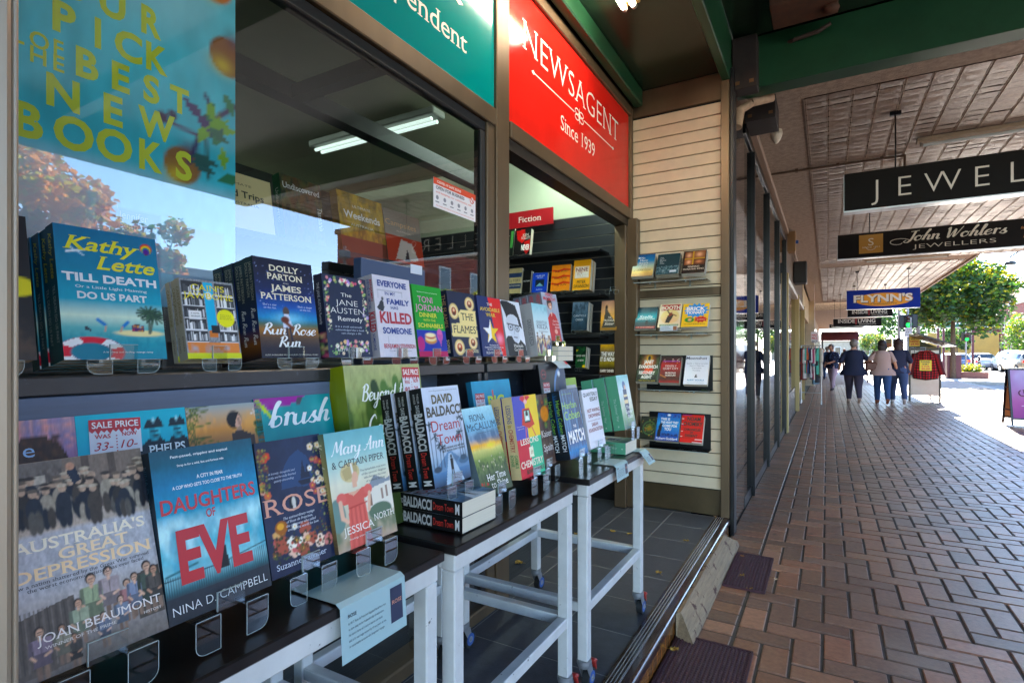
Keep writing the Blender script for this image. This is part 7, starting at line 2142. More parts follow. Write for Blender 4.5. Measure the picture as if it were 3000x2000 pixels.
# ---------------------------------------------------------------- clothes racks
r = empty('clothes_rack', (-.13, 15.9, 0), R(90), 'chrome clothes rack on wheels outside the boutique', 'rack')
mb = MB()
for y in (0, 1.5):
    mb.tube((0, y * .3, .08), (0, y * .3, 1.5), .014)
    mb.tube((-.24, y * .3, .08), (.24, y * .3, .08), .014)
    for x in (-.22, .22):
        mb.tube((x, y * .3, .03), (x, y * .3, .08), .02, .012)
mb.tube((0, 0, 1.5), (0, .45, 1.5), .013)
mb.tube((0, 0, .3), (0, .45, .3), .011)
mb.build('rail_frame', CHR, r)
gc = ['1b1d2a', '7a2a24', 'c9c4c0', '4fa89a', 'b0522f', '2f4a7a', 'd0cdd2', '3a3f4a', 'd8d4d0', 'a84a6a', '6a8a9a', '20242a', '4fb09a', 'b8b0a0']
gn = ['midnight', 'rust red', 'off white', 'sea green', 'burnt orange', 'denim blue', 'pale lilac', 'charcoal', 'white', 'rose', 'slate blue', 'black', 'mint', 'stone']
rg = random.Random(7)
def garment(c, x, y, z, w, h, lab, rz=0, col=None, group=None):
    mb = MB()
    rings = []
    for (f_, v) in ((.12, 0), (.46, -.05), (.5, -.25), (.47, -.55), (.52, -1)):
        ring = []
        for i in range(18):
            t = i / 18 * 2 * math.pi
            a_ = 1 + .1 * math.sin(6 * t + v * 4) * -v
            ring.append((w * f_ * math.cos(t) * a_, .045 * math.sin(t) * a_ * (1 - v * .5), v * h))
        rings.append(ring)
    mb.loft(rings, 0)
    for s_ in (-1, 1):
        mb.tube((s_ * w * .42, 0, -.06 * h), (s_ * w * .58, 0, -.5 * h), .055, .045, 10)
    mb.tube((0, 0, 0), (0, 0, .05), .004)
    return tag(mb.build('garment', [mat('cloth_' + c, c, .9, var=.15, scale=12)], None, (x, y, z), (0, 0, rz)), lab, 'garment', group)
for i in range(14):
    garment(gc[i], -.565 + i * .031, 15.9, 1.44, .40, rg.uniform(.62, .92), gn[i] + ' garment hanging on the chrome rack outside the boutique', R(90 + rg.uniform(-12, 12)), None, 'garments on the chrome rack')
r = empty('shirt_stand', (1.95, 17.7, 0), 0, 'stainless sided display stand with a sloping dark roof at the kerb side of the path', 'stand')
STL = mat('stainless_sheet', '8f8a88', .3, metal=.4, var=.12, scale=2)
mb = MB()
a_, b_, t0 = on(2668, 1160, y=18.4), on(2757, 1168, y=18.4), on(2757, 1020, y=18.4)
X0_, X1_ = 1.98, b_.x
mb.box(X0_, 18.4, .16, X1_ - .045, 18.43, 1.38)
PP(mb, 'side_sheet', STL, r)
for q in ((X1_ - .044, 18.385, X1_, 18.45, 1.46), (X0_ - .05, 18.385, X0_ - .005, 18.45, 1.75), (X0_ - .05, 20.0, X0_ - .005, 20.05, 1.75), (X1_ - .044, 20.0, X1_, 20.05, 1.46)):
    mb = MB()
    mb.bbox(q[0], q[1], 0, q[2], q[3], q[4], .004)
    PP(mb, 'post', FIN, r)
mb = MB()
mb.bbox(X0_, 18.39, 1.385, X1_ - .046, 18.44, 1.455, .004)
PP(mb, 'rail', FIN, r)
mb = MB()
mb.prism([(X0_ - .05, 1.76), (X1_ + .04, 1.465), (X1_ + .04, 1.50), (X0_ - .05, 1.80)], fr((0, 18.33, 0), (1, 0, 0), (0, 0, 1)), -1.8, 0)
mb.prism([(X0_ - .003, 1.46), (X1_ - .06, 1.46), (X0_ - .003, 1.74)], fr((0, 18.40, 0), (1, 0, 0), (0, 0, 1)), -.02, 1)
PP(mb, 'roof', [FIN, mat('dark_green_gable', '2f4028', .5)], r)
# red checked shirt on its hanger
mb = MB()
cx = on(2712, 1080, y=18.3)
nx_, nz_ = 40, 48
def plaid(nx_, nz_):
    U, V = np.meshgrid(np.linspace(0, 1, nx_), np.linspace(0, 1, nz_))
    a = ((U * 9) % 1 < .5).astype(int) + ((V * 11) % 1 < .5).astype(int)
    C = np.zeros((nz_, nx_, 3))
    for k_, h_ in ((0, 'b81420'), (1, '5a0a10'), (2, '120608')):
        C[a == k_] = lin(h_)
    return C
C = plaid(nx_, nz_).reshape(-1, 3)
for s_ in (-1, 1):
    V = []
    for j in range(nz_):
        v = j / (nz_ - 1)
        w = .27 + .02 * math.sin(v * 6) if v < .85 else .27 * (1 - (v - .85) / .15 * .62)
        for i in range(nx_):
            u = i / (nx_ - 1) * 2 - 1
            V.append((cx.x + u * w, 18.3 + s_ * (.05 * math.sqrt(max(0, 1 - u * u)) + .012 * math.sin(u * 9 + v * 4)), .62 + v * .76 - .04 * (1 - abs(u)) * (1 - v)))
    mb.add(V, [(j * nx_ + i, j * nx_ + i + 1, (j + 1) * nx_ + i + 1, (j + 1) * nx_ + i) for j in range(nz_ - 1) for i in range(nx_ - 1)], 0, C, True)
    n8, k8 = 10, 24
    A_, B_ = Vector((cx.x + s_ * .22, 18.3, 1.30)), Vector((cx.x + s_ * .36, 18.28, .72))
    V, Cc = [], []
    Cp = plaid(n8, k8)
    for j in range(k8):
        q = A_.lerp(B_, j / (k8 - 1))
        for i in range(n8):
            t = i / n8 * 2 * math.pi
            V.append((q.x + .075 * math.cos(t), q.y + .05 * math.sin(t), q.z))
            Cc.append(Cp[j, i])
    mb.add(V, [(j * n8 + i, j * n8 + (i + 1) % n8, (j + 1) * n8 + (i + 1) % n8, (j + 1) * n8 + i) for j in range(k8 - 1) for i in range(n8)], 0, Cc, True)
mb.tube((cx.x, 18.3, 1.36), (cx.x, 18.3, 1.47), .005, .005, 6, 1)
mb.box(cx.x - .14, 18.235, .84, cx.x + .12, 18.24, 1.12, 2)
for i, (s_, w) in enumerate((('FLANNEL', .2), ('SHIRT', .14), ('2 FOR', .18), ('40.00', .2))):
    mb.text(s_, frY(18.2345, cx.x - .01, 1.055 - i * .062), .04, w, 3 if i < 2 else 4, 'k')
tag(mb.build('checked_shirt', [attr_mat('checked_cloth', .9), CHR, flat('e0c81c'), flat('3a3a2a'), flat('c8302a')]), 'red and black checked shirt with a yellow price card on a hanger', 'shirt')
def placard(px0, px1, py0, py1, y, label, lines, col='e0d45a'):
    a, b = on(px0, py1, y=y), on(px1, py0, y=y)
    mb = MB()
    mb.bbox(a.x, y, a.z, b.x, y + .012, b.z, .001, 0)
    h = b.z - a.z
    for i, s_ in enumerate(lines):
        mb.text(s_, frY(y - .001, (a.x + b.x) / 2, b.z - h * (.24 + i * .22)), h * .13, (b.x - a.x) * .8, 1 if i < 2 else 2, 'k')
    mb.tube(((a.x + b.x) / 2, y + .018, a.z - .3), ((a.x + b.x) / 2, y + .018, b.z), .008, .008, 6, 3)
    return tag(mb.build('price_placard', [flat(col), flat('3a3a2a'), flat('b8302a'), FIN]), label, 'placard', 'price placards at the display stand')
placard(2664, 2695, 978, 1014, 18.2, 'yellow price placard standing on the roof end of the display stand', ['FLEECE', 'VESTS', 'NOW', '29.95'])
placard(2593, 2614, 992, 1018, 18.9, 'dark picture placard with a yellow rim behind the walkers', ['WORK', 'BOOTS', 'SALE', '89.00'], '8a7430')
placard(2615, 2634, 992, 1018, 18.95, 'blue and red picture placard behind the walkers', ['JEANS', 'NEW', 'FROM', '49.00'], '7fa0b0')
a = on(2668, 965, y=24)
mb = MB()
mb.bbox(on(2651, 965, y=24).x, 24, on(2651, 988, y=24).z, on(2672, 965, y=24).x, 24.02, on(2651, 960, y=24).z, .002, 0)
for i, s_ in enumerate(('KEEP', 'LEFT', 'PARKING')):
    mb.text(s_, frY(23.999, on(2661, 965, y=24).x, on(2661, 968 + i * 7, y=24).z), .06, .24, 1, 'b')
mb.tube((a.x, 24.03, 0), (a.x, 24.03, 2.6), .03, .03, 10, 2)
tag(mb.build('street_sign', [flat('d8d8dc'), flat('3a3a42'), mat('galvanised_pole', '8f9296', .5, metal=.6)]), 'white parking sign on a grey pole below the traffic signal', 'sign')

# ---------------------------------------------------------------- trees and street furniture
BARK = mat('bark', '5a4a3c', .9, var=.3, scale=10, bump=.6)
def leafmat(name, c, c2):
    m = mat(name, c, .55, var=0, col2=c2, scale=2.5)
    b = m.node_tree.nodes['Principled BSDF']
    n, l = m.node_tree.nodes, m.node_tree.links
    tr = n.new('ShaderNodeBsdfTranslucent')
    tr.inputs[0].default_value = (*[min(1, x * 1.5) for x in lin(c2)], 1)
    mx = n.new('ShaderNodeMixShader')
    mx.inputs[0].default_value = .28
    l.new(b.outputs[0], mx.inputs[1])
    l.new(tr.outputs[0], mx.inputs[2])
    l.new(mx.outputs[0], n['Material Output'].inputs[0])
    return m
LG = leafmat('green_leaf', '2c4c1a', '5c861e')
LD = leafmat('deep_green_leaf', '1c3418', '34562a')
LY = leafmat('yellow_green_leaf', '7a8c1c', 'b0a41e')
LO = leafmat('autumn_leaf', 'a04c14', 'd08a1c')
def tree(label, x, y, h, trunk, rx, rz_, n, mats, seed, leaf=.16, zc=None, group=None, cat='tree', name='tree', lean=0, blobs=15):
    rg_ = random.Random(seed)
    r = empty(name, (x, y, 0), 0, label, cat, group)
    zc = zc or h - rz_
    mb = MB()
    top = Vector((lean, 0, zc - rz_ * .3))
    mid = Vector((lean * .3, 0, trunk * .6))
    mb.tube((0, 0, -.17), mid, h * .018 + .03, h * .015 + .02, 10)
    mb.tube(mid, top, h * .015 + .02, h * .01 + .01, 10)
    tips = []
    for i in range(blobs):
        t = i * 2.4 + rg_.uniform(-.3, .3)
        q = (i + .5) / blobs
        zz = (q * 2 - 1) * .78
        rr = math.sqrt(max(0, 1 - zz * zz)) * rg_.uniform(.55, .95)
        c = Vector((lean + rx * rr * math.cos(t), rx * rr * math.sin(t), zc + rz_ * zz + rg_.uniform(-.1, .1) * rz_))
        tips.append((c, rg_.uniform(.30, .48) * rx))
        s_ = mid.lerp(top, rg_.uniform(.5, 1))
        m_ = s_.lerp(c, .55) + Vector((0, 0, .1 * rx))
        mb.tube(s_, m_, h * .006 + .008, h * .004 + .005, 6)
        mb.tube(m_, c, h * .004 + .005, .006, 6)
    mb.build('trunk', BARK, r)
    V, Fc, Ms = [], [], []
    for i in range(n):
        c, br = rg_.choice(tips)
        d = Vector((rg_.gauss(0, 1), rg_.gauss(0, 1), rg_.gauss(0, .8)))
        d = d.normalized() * br * (rg_.random() ** .45)
        p = c + d
        s_ = leaf * rg_.uniform(.6, 1.3)
        a_ = Vector((rg_.gauss(0, 1), rg_.gauss(0, 1), rg_.gauss(0, .5))).normalized()
        b_ = a_.cross(Vector((rg_.gauss(0, 1), rg_.gauss(0, 1), rg_.gauss(0, 1)))).normalized()
        k = len(V)
        V += [p - a_ * s_ * .5, p + b_ * s_ * .32, p + a_ * s_ * .55, p - b_ * s_ * .32]
        Fc.append((k, k + 1, k + 2, k + 3))
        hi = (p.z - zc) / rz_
        Ms.append(rg_.choices(range(len(mats)), weights=[1.5, .8, max(.1, .5 + .8 * hi)][:len(mats)])[0])  # yellower leaves favour the crown top, putting sunlight into the leaf colour
    cb = MB()
    cb.add(V, Fc, Ms)
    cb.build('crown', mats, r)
    return r
p = on(2792, 1108, z=0)
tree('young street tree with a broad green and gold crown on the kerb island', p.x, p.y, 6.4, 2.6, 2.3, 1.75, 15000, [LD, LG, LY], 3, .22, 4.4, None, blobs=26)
p = on(2560, 1062, z=0)
tree('weeping green tree far down the footpath beyond the maroon canopy', p.x, p.y, 4.4, 1.6, 2.0, 1.5, 3500, [LD, LG, LY], 5, .22, 2.8)
tree('grey green tree on the skyline past the traffic signal', 14, 150, 16, 5, 7, 6, 3500, [LD, LG], 7, .7)
tree('dark skyline tree standing beside the grey green one', 24, 160, 14, 4, 6, 5, 2500, [LD, LG], 8, .7)
p = on(2957, 1020, z=-.13)
tree('clipped round hedge tree with golden leaves coloured as sunlit near the shops across the road', 15.4, 62, 4.4, 1.2, 2.3, 1.45, 5500, [LG, LD, LY], 9, .2, 2.9, blobs=26)
tree('small green tree behind the road sign posts', 12.6, 78, 4.4, 1.5, 1.4, 1.4, 2000, [LD, LG], 10, .25)
# seen only as reflections in the shop window: across the road, beside and behind the camera
tree('orange autumn street tree across the road, mirrored behind the poster', 9.2, 3.9, 4.9, 1.8, 1.15, 1.3, 6000, [LO, LY, LO], 12, .16, 3.6, blobs=18)
tree('smaller russet autumn street tree across the road, mirrored beside the teal novel', 9.4, 6.0, 4.1, 1.6, .75, 1.1, 3000, [LO, LG, LY], 13, .15, 2.95)
tree('yellow green street tree across the road, mirrored over the star book', 9.0, 17.2, 3.9, 1.4, 1.3, 1.0, 4000, [LY, LG, LY], 14, .2, 2.7)
tree('second yellow green street tree, mirrored near the window jamb', 9.0, 22.5, 3.6, 1.4, 1.1, .95, 3000, [LY, LG, LY], 15, .2, 2.5)
MARN = mat('maroon_paint', '5a2630', .5, var=.08, scale=6)
mb = MB()
a, b = on(2775, 1102, y=36.2), on(2817, 1102, y=36.2)
mb.bbox(a.x, 36.2, .0, b.x, 36.9, on(2775, 1039, y=36.2).z, .02)
tag(mb.build('bin_enclosure', MARN), 'maroon bin enclosure standing behind the street tree trunk', 'bin')
a, b = on(2816, 1100, y=36.6), on(2897, 1100, y=36.6)
mb = MB()
mb.bbox(a.x + .02, 36.55, .0, b.x, 36.8, .33, .01)
mb.bbox(a.x + .02, 37.9, .0, b.x, 38.1, .33, .01)
mb.bbox(b.x - .2, 36.81, .0, b.x, 37.89, .328, .01)
mb.box(a.x + .1, 36.81, .0, b.x - .21, 37.89, .26, 1)
tag(mb.build('planter', [mat('terracotta_wall', '8a5a50', .7, var=.1, scale=6), mat('soil', '3a2c22', .95)]), 'low terracotta planter wall on the kerb island', 'planter')
rg = random.Random(3)
for i in range(7):
    mb = MB()
    cx_ = a.x + .3 + i * (b.x - a.x - .7) / 6
    for k in range(260):
        d = Vector((rg.gauss(0, .16), rg.gauss(0, .2), abs(rg.gauss(0, .16))))
        t = Vector((rg.gauss(0, 1), rg.gauss(0, 1), rg.gauss(0, .4))).normalized() * .05
        u_ = t.cross(Vector((rg.gauss(0, 1), rg.gauss(0, 1), 1))).normalized() * .03
        mb.add([d - t, d + u_, d + t, d - u_], [(0, 1, 2, 3)], rg.choice([0, 0, 1]))
    tag(mb.build('leafy_plant', [LY, LG], None, (cx_, 37.3, .3)), 'bright green leafy plant in the low terracotta planter', 'plant', 'plants in the kerb island planter')
c = on(2869, 1096, z=0)
mb = MB()
mb.tube((0, 0, 0), (0, 0, 1.0), .085, .075, 16)
mb.tube((0, 0, 1.0), (0, 0, 1.05), .09, .09, 16)
mb.ell(0, 0, 1.08, .075, .075, .08, 14, 8, 1)
mb.tube((0, 0, .78), (0, 0, .84), .088, .088, 16, 1)
tag(mb.build('bollard', [mat('dark_bollard', '2f1c20', .5), flat('d8d4ce')], None, (c.x, c.y, 0)), 'dark maroon bollard with a pale cap on the kerb island', 'bollard')
for i, px in enumerate((2750, 2765, 2851)):
    pass
a, b = on(2800, 960, y=50), on(2892, 960, y=50)
r = empty('road_sign', ((a.x + b.x) / 2, 50, 0), 0, 'green direction road sign with white lettering on maroon posts behind the tree', 'sign')
w = b.x - a.x + 1.6
mb = MB()
mb.bbox(-w / 2 - .4, 0, a.z, w / 2 - .4, .05, a.z + 1.3, .01, 0)
mb.bbox(-w / 2 - .36, -.004, a.z + .04, w / 2 - .44, -.0005, a.z + 1.26, .001, 1)
mb.text('Wodonga', frY(-.006, -.1, a.z + .22), .32, w * .55, 0, 'b')
mb.text('Albury', frY(-.006, -.1, a.z + .78), .32, w * .42, 0, 'b')
mb.build('panel', [flat('e0e4e0'), flat('0f5a40')], r)
for px in (2749, 2765, 2851):
    q = on(px, 1000, y=50).x - (a.x + b.x) / 2
    mb = MB()
    mb.bbox(q - .07, .051, -.17, q + .07, .19, a.z + 1.25, .01)
    mb.build('post', MARN, r)
def signal(px, py0, py1, y, label, lit_y, w):
    t, b_ = on(px, py0, y=y), on(px, py1, y=y)
    h = t.z - b_.z
    r = empty('traffic_signal', (t.x, y, 0), 0, label, 'traffic light', 'traffic signals')
    mb = MB()
    mb.tube((0, .25, -.17), (0, .25, t.z + .4), .06, .05, 10)
    mb.build('pole', mat('galvanised_pole', '8f9296', .5, metal=.6), r)
    mb = MB()
    mb.bbox(-w / 2, .05, b_.z, w / 2, .12, t.z, .03, 0)
    mb.bbox(-w * .22, -.06, b_.z + h * .08, w * .22, .049, t.z - h * .08, .02, 0)
    for i in range(3):
        z = b_.z + h * (.22 + i * .28)
        for k in range(10):
            t0, t1 = R(k * 20 - 0), R(k * 20 + 20)
            mb.quad((.13 * math.cos(t0), -.06, z + .13 * math.sin(t0)), (.13 * math.cos(t1), -.06, z + .13 * math.sin(t1)), (.13 * math.cos(t1), -.26, z + .13 * math.sin(t1)), (.13 * math.cos(t0), -.26, z + .13 * math.sin(t0)))
    mb.build('housing', mat('signal_black', '14161a', .5), r)
    for i, m_ in enumerate((mat('signal_green_lit', '10e04a', .3, emis=.3), mat('signal_amber_off', '4a2c10', .3), mat('signal_red_off', '4a1412', .3))):
        mb = MB()
        z = b_.z + h * (.22 + i * .28)
        mb.ell(0, -.065, z, .115, .03, .115, 16, 8)
        mb.build('lens', m_, r)
signal(2662, 921, 960, 33, 'tall traffic signal showing green above the display stand', 951, .75)
signal(2832, 974, 999, 52, 'second traffic signal showing green beyond the tree trunk', 993, .6)
for px, y, zt_, lab in ((2634, 60, 9, 'grey timber power pole beyond the homewares signs'), (2690, 46, 7.5, 'slim galvanised pole beside the traffic signal')):
    c = on(px, 1000, y=y)
    mb = MB()
    mb.tube((0, 0, -.17), (0, 0, zt_), .12, .09, 12)
    mb.bbox(-.9, -.06, zt_ - .6, .9, .06, zt_ - .48, .01)
    for q in (-.8, -.3, .3, .8):
        mb.tube((q, 0, zt_ - .48), (q, 0, zt_ - .36), .03)
    tag(mb.build('power_pole', mat('grey_pole', '6f6a66', .8, var=.15, scale=5), None, (c.x, y, 0)), lab, 'pole')
c = on(2960, 752, y=30)
mb = MB()
mb.tube((0, 0, .0), (0, 0, -.25), .02)
mb.ell(0, 0, -.3, .2, .2, .14, 14, 8, 0, None, lambda p: Vector((p.x, p.y, max(p.z, -.2))))
mb.path([(0, 0, 0), (.6, 0, .45), (1.6, 0, .5), (2.6, 0, .1)], .035, 8)
mb.tube((2.6, 0, .1), (2.6, 0, -c.z - .17), .06, .09, 10)
tag(mb.build('street_lamp', mat('dark_green_iron', '2a2c2a', .5), None, c), 'curved arm street lamp with a bell shade against the sky', 'lamp')

# ---------------------------------------------------------------- cars
TYRE = mat('tyre', '17181a', .8)
RIM = mat('alloy_rim', 'a8aaae', .25, metal=.9)
CGL = mat('car_glass', '10161a', .06, coat=.5)
def car(label, x, y, rz, paint_, L=4.5, W=1.78, H=1.45, kind='sedan'):
    r = empty('parked_car' if False else 'car', (x, y, -.135), rz, label, 'car', 'cars on the street')
    pm = mat('car_paint_' + paint_, paint_, .25, metal=.3, coat=1)
    if kind == 'sedan':
        st = [(-.5, .30, .62, .66), (-.485, .24, .80, .86), (-.40, .2, .92, .95), (-.30, .2, .94, 1.0), (-.20, .2, .94, H - .08), (-.05, .2, .94, H), (.1, .2, .93, H - .04), (.24, .2, .92, .98), (.36, .2, .86, .9), (.46, .22, .72, .76), (.5, .32, .58, .6)]
        glass = {3: 1, 4: 2, 5: 2, 6: 2, 7: 1}
    else:
        st = [(-.5, .32, .70, .74), (-.49, .26, .92, .98), (-.46, .22, .98, 1.08), (-.38, .22, 1.0, H - .1), (-.25, .2, 1.0, H), (-.02, .2, .99, H), (.12, .2, .97, H - .06), (.26, .2, .95, 1.02), (.38, .2, .9, .94), (.46, .22, .76, .8), (.5, .32, .6, .62)]
        glass = {2: 1, 3: 2, 4: 2, 5: 2, 6: 2, 7: 1}
    rings = []
    for (u, zb, zbelt, zr) in st:
        yv = u * L
        e = 1 - .55 * max(0, abs(u) - .42) / .08 * .25
        hw = W / 2 * e
        hr = hw * (.78 if zr > zbelt + .12 else .9)
        half = [(hw * .86, zb), (hw * .98, zb + .1), (hw, (zb + zbelt) / 2 + .05), (hw * .97, zbelt), (hr, zr - .03), (hr * .8, zr + .01)]
        rings.append([(a_, yv, b_) for a_, b_ in half] + [(0, yv, zr + .025)] + [(-a_, yv, b_) for a_, b_ in half[::-1]])
    mb = MB()
    n = len(rings[0])
    V = [p for q in rings for p in q]
    body, gls = [], []
    for j in range(len(rings) - 1):
        for i in range(n - 1):
            f_ = (j * n + i, j * n + i + 1, (j + 1) * n + i + 1, (j + 1) * n + i)
            (gls if (i in (3, 8) and st[j][3] > st[j][2] + .12 and st[j + 1][3] > st[j + 1][2] + .12) or (i in (4, 5, 6, 7) and abs(st[j][3] - st[j + 1][3]) > .2 and max(st[j][3], st[j + 1][3]) > 1.2) else body).append(f_)
    body += [tuple(range(n - 1, -1, -1)), tuple(range((len(rings) - 1) * n, len(rings) * n))]
    mb.add(V, body, 0, None, True)
    mb.box(-W * .42, -L * .46, .18, W * .42, L * .46, .3, 1)
    mb.build('body', [pm, TYRE], r)
    mb = MB()
    mb.add(V, gls, 0, None, True)
    mb.build('windows', CGL, r).name = 'window'
    for yy in (-.31 * L, .31 * L):
        for s_ in (-1, 1):
            mb = MB()
            mb.tube((s_ * (W / 2 - .2), yy, .31), (s_ * (W / 2 + .005), yy, .31), .31, .31, 22)
            wh = mb.build('wheel', TYRE, r)
            mb = MB()
            mb.tube((s_ * (W / 2 - .1), yy, .31), (s_ * (W / 2 + .012), yy, .31), .2, .19, 16)
            mb.build('rim', RIM, wh)
    for s_ in (-1, 1):
        mb = MB()
        zt_ = st[1][2] - .02
        mb.bbox(s_ * W * .36 - .17, -L * .5 - .01, zt_ - .13, s_ * W * .36 + .15, -L * .44, zt_ + .05, .03)
        mb.build('tail_light', mat('tail_light', 'e0301a', .3, emis=.06), r)
        mb = MB()
        mb.bbox(s_ * (W / 2 + .02) - .08, L * .17, 1.0, s_ * (W / 2 + .02) + .1, L * .2, 1.12, .02)
        mb.build('mirror', pm, r)
    mb = MB()
    mb.bbox(-.19, -L * .5 - .012, .55, .19, -L * .5 + .03, .66, .004)
    mb.build('number_plate', flat('d0d0cc'), r)
    return r
def cpos(px, py):
    return on(px, py, z=-.135)
c = cpos(2862, 1082)
car('silver sedan braking in the traffic lane beyond the planter', c.x, c.y - 1, R(3), 'b9bcc4')
c = cpos(2992, 1092)
car('gold hatchback stopped beside the footpath board, mostly cut off', c.x + .1, c.y, R(8), 'a8977a', 4.2, 1.78, 1.5, 'hatch')
car('white wagon ahead of the silver sedan', 12.9, 58, R(4), 'd8dadd', 4.7, 1.85, 1.65, 'hatch')
car('dark blue hatchback at the kerb beyond the bin enclosure', 8.6, 55, R(0), '35507a', 4.2, 1.75, 1.45, 'hatch')
car('blue wagon further along the traffic lane', 16.0, 66, R(4), '2f4a7a', 4.6, 1.8, 1.6, 'hatch')
# yellow truck crossing at the lights
r = empty('box_truck', (13.2, 84, -.13), R(90), 'yellow sided box truck waiting across the intersection', 'truck')
mb = MB()
mb.bbox(-1.2, -4, 1.0, 1.2, 2.6, 3.9, .04)
mb.build('cargo_box', mat('ochre_panel', 'b08a3a', .5, var=.1, scale=1), r)
mb = MB()
mb.bbox(-1.15, 2.75, .5, 1.15, 4.4, 2.7, .12)
mb.build('cab', mat('white_cab', 'c8c8c4', .4), r)
mb = MB()
mb.box(-1.1, -4, .6, 1.1, 4.2, .98)
mb.build('chassis', TYRE, r)
for yy in (-3, -1.9, 3.4):
    for s_ in (-1, 1):
        mb = MB()
        mb.tube((s_ * .8, yy, .5), (s_ * 1.2, yy, .5), .5, .5, 18)
        mb.build('wheel', TYRE, r)
# ---------------------------------------------------------------- buildings
def house(label, x0, y0, x1, y1, h, wall, roofc, rows=2, cols=4, face='w', gable=True, name='street_building', trim='d0ccc4', frac=.35):
    r = empty(name, (x0, y0, 0), 0, label, 'building')
    mb = MB()
    mb.box(0, 0, -.17, x1 - x0, y1 - y0, h)
    wm_ = mat('wall_' + wall, wall, .85, var=.15, scale=1.5)
    mb.build('wall', wm_, r)
    mb = MB()
    if gable:
        D_, Wd = y1 - y0, x1 - x0
        mb.add([(-.4, -.4, h + .01), (-.4, D_ + .4, h + .01), (-.4, D_ / 2, h + frac * D_ * .5), (Wd + .4, -.4, h + .01), (Wd + .4, D_ + .4, h + .01), (Wd + .4, D_ / 2, h + frac * D_ * .5)], [(0, 2, 1), (3, 4, 5), (0, 3, 5, 2), (1, 2, 5, 4), (0, 1, 4, 3)], 0)
    else:
        mb.bbox(-.15, -.15, h + .005, x1 - x0 + .15, y1 - y0 + .15, h + .35, .03)
    mb.build('roof', mat('roof_' + roofc, roofc, .8, var=.15, scale=2), r)
    def win(o, rt):
        M = fr(o, rt, (0, 0, 1))
        mb = MB()
        mb.box(-.62, -.95, .005, .62, .95, .06, 0, None, M)
        f_ = mb.build('window', flat(trim, .6), r)
        mb = MB()
        mb.box(-.5, -.83, .061, .5, .83, .068, 0, None, M)
        mb.build('pane', mat('far_pane', '1c2730', .1, coat=.4), f_)
    for j in range(rows):
        z = 1.8 + j * (h - 1.2) / rows
        for i in range(cols):
            win((0, (y1 - y0) * (i + .5) / cols, z), (0, -1, 0))
            if i < max(2, cols // 2):
                win(((x1 - x0) * (i + .5) / max(2, cols // 2), 0, z), (1, 0, 0))
    return r
house('red brick two storey building with a pale parapet beyond the clipped hedge', 20.5, 86, 30, 98, 7.4, '7a3f34', 'b0a8a0', 2, 4, gable=False)
house('pale blue weatherboard shop with a terracotta gable across the road', 20.5, 72, 29, 83, 5.2, 'a9bccb', '8a4a34', 1, 4, trim='e0e4e8')
house('maroon brick corner shop with a flat roof behind the traffic', 17.5, 100, 27, 112, 5.4, '5f3038', '4a3034', 1, 4, gable=False)
house('red brick hall with a chimneyed gable on the far skyline', 24, 104, 36, 122, 8.2, '84463a', '7a3a2c', 2, 4)
house('low cream building closing the view at the end of the street', -6, 140, 10, 150, 4, 'a89c88', '5a4a44', 1, 6)
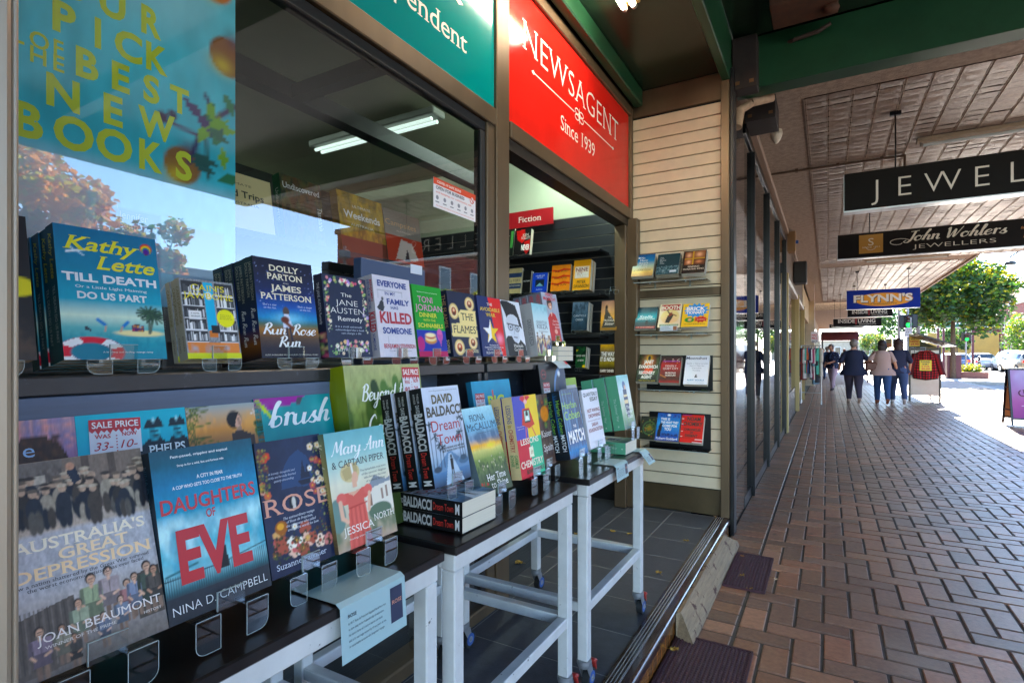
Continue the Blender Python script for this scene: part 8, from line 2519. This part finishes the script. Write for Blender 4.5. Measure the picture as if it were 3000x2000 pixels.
# across the road, caught in the window reflection
house('grey green flat roofed shop across the road, mirrored beside the teal novel', 19, 10.2, 27, 14.0, 4.3, '6f8a86', '8a948f', 1, 3, gable=False)
house('red brick shop with a tall parapet across the road, mirrored behind the travel guides', 19, 27.0, 27, 41, 9.6, '8a3f2c', '7a5a4a', 2, 4, gable=False)
house('cream shop with a low parapet across the road between the two others', 19, 14.3, 27, 20.7, 3.4, 'b5aa94', '9a9488', 1, 4, gable=False)
house('tan shop across the road behind the orange tree', 19, -6, 27, 10, 3.6, 'a89478', '8a8074', 1, 5, gable=False)
mb = MB()
mb.tube((0, 0, -.17), (0, 0, 6.5), .09, .07, 12)
mb.bbox(-.2, -.2, 5.9, .2, .2, 6.3, .02)
tag(mb.build('power_pole', mat('grey_pole', '6f6a66', .8, var=.15, scale=5), None, (17.6, 18.9, 0)), 'timber power pole across the road in front of the red brick shop', 'pole')
# maroon canopy far along
r = empty('maroon_awning', (-.5, 46, 0), 0, 'maroon curved shop canopy at the end of the footpath', 'awning')
mb = MB()
a, b = on(2405, 997, y=46), on(2516, 997, y=46)
t_ = on(2450, 966, y=46).z
prof = [(0, 0)] + [(-.0 - 1.4 * math.sin(R(k * 15)), (t_ - a.z) * math.cos(R(k * 15))) for k in range(7)]
rings = [[(x, 46 + yy + 1.4, a.z + zz) for yy, zz in prof] for x in (a.x, b.x)]
mb.loft(rings, 0, None, True, True, False)
PP(mb, 'canopy', mat('maroon_canvas', '52222c', .8, var=.1, scale=2), r)
for x in (a.x + .1, b.x - .1):
    mb = MB()
    mb.tube((x, 46.3, 0), (x, 46.3, a.z), .05)
    PP(mb, 'post', FIN, r)
# small fittings
mb = MB()
mb.path([(-.56, 6.96, 3.365), (.70, 6.98, 3.362), (.70, 6.98, 3.22)], .012, 8)
for x in (-.3, .1, .5):
    mb.bbox(x - .015, 6.945, 3.35, x + .015, 6.995, 3.384, .003)
tag(mb.build('conduit', mat('brown_conduit', '5a4636', .6, var=.2, scale=14)), 'thin brown conduit crossing the soffit behind the first jewellers sign', 'conduit')
mb = MB()
a, b = on(1934, 968, y=3.975), on(1984, 968, y=3.975)
mb.bbox(0, 0, 0, b.x - a.x, .002, .038, .0005, 0)
mb.bbox(b.x - a.x - .03, -.001, .004, b.x - a.x - .004, 0, .034, .0002, 1)
for i in range(3):
    mb.bbox(.006, -.001, .008 + i * .009, b.x - a.x - .04 - .01 * i, 0, .011 + i * .009, .0002, 2)
tag(mb.build('shelf_card', [flat('c8d4dc'), flat('8a5a3a'), flat('7a8490')], None, (a.x, 3.975, a.z - .004), (R(-8), 0, 0)), 'small pale review card clipped to the shelf below the vintage red titled novel', 'card')
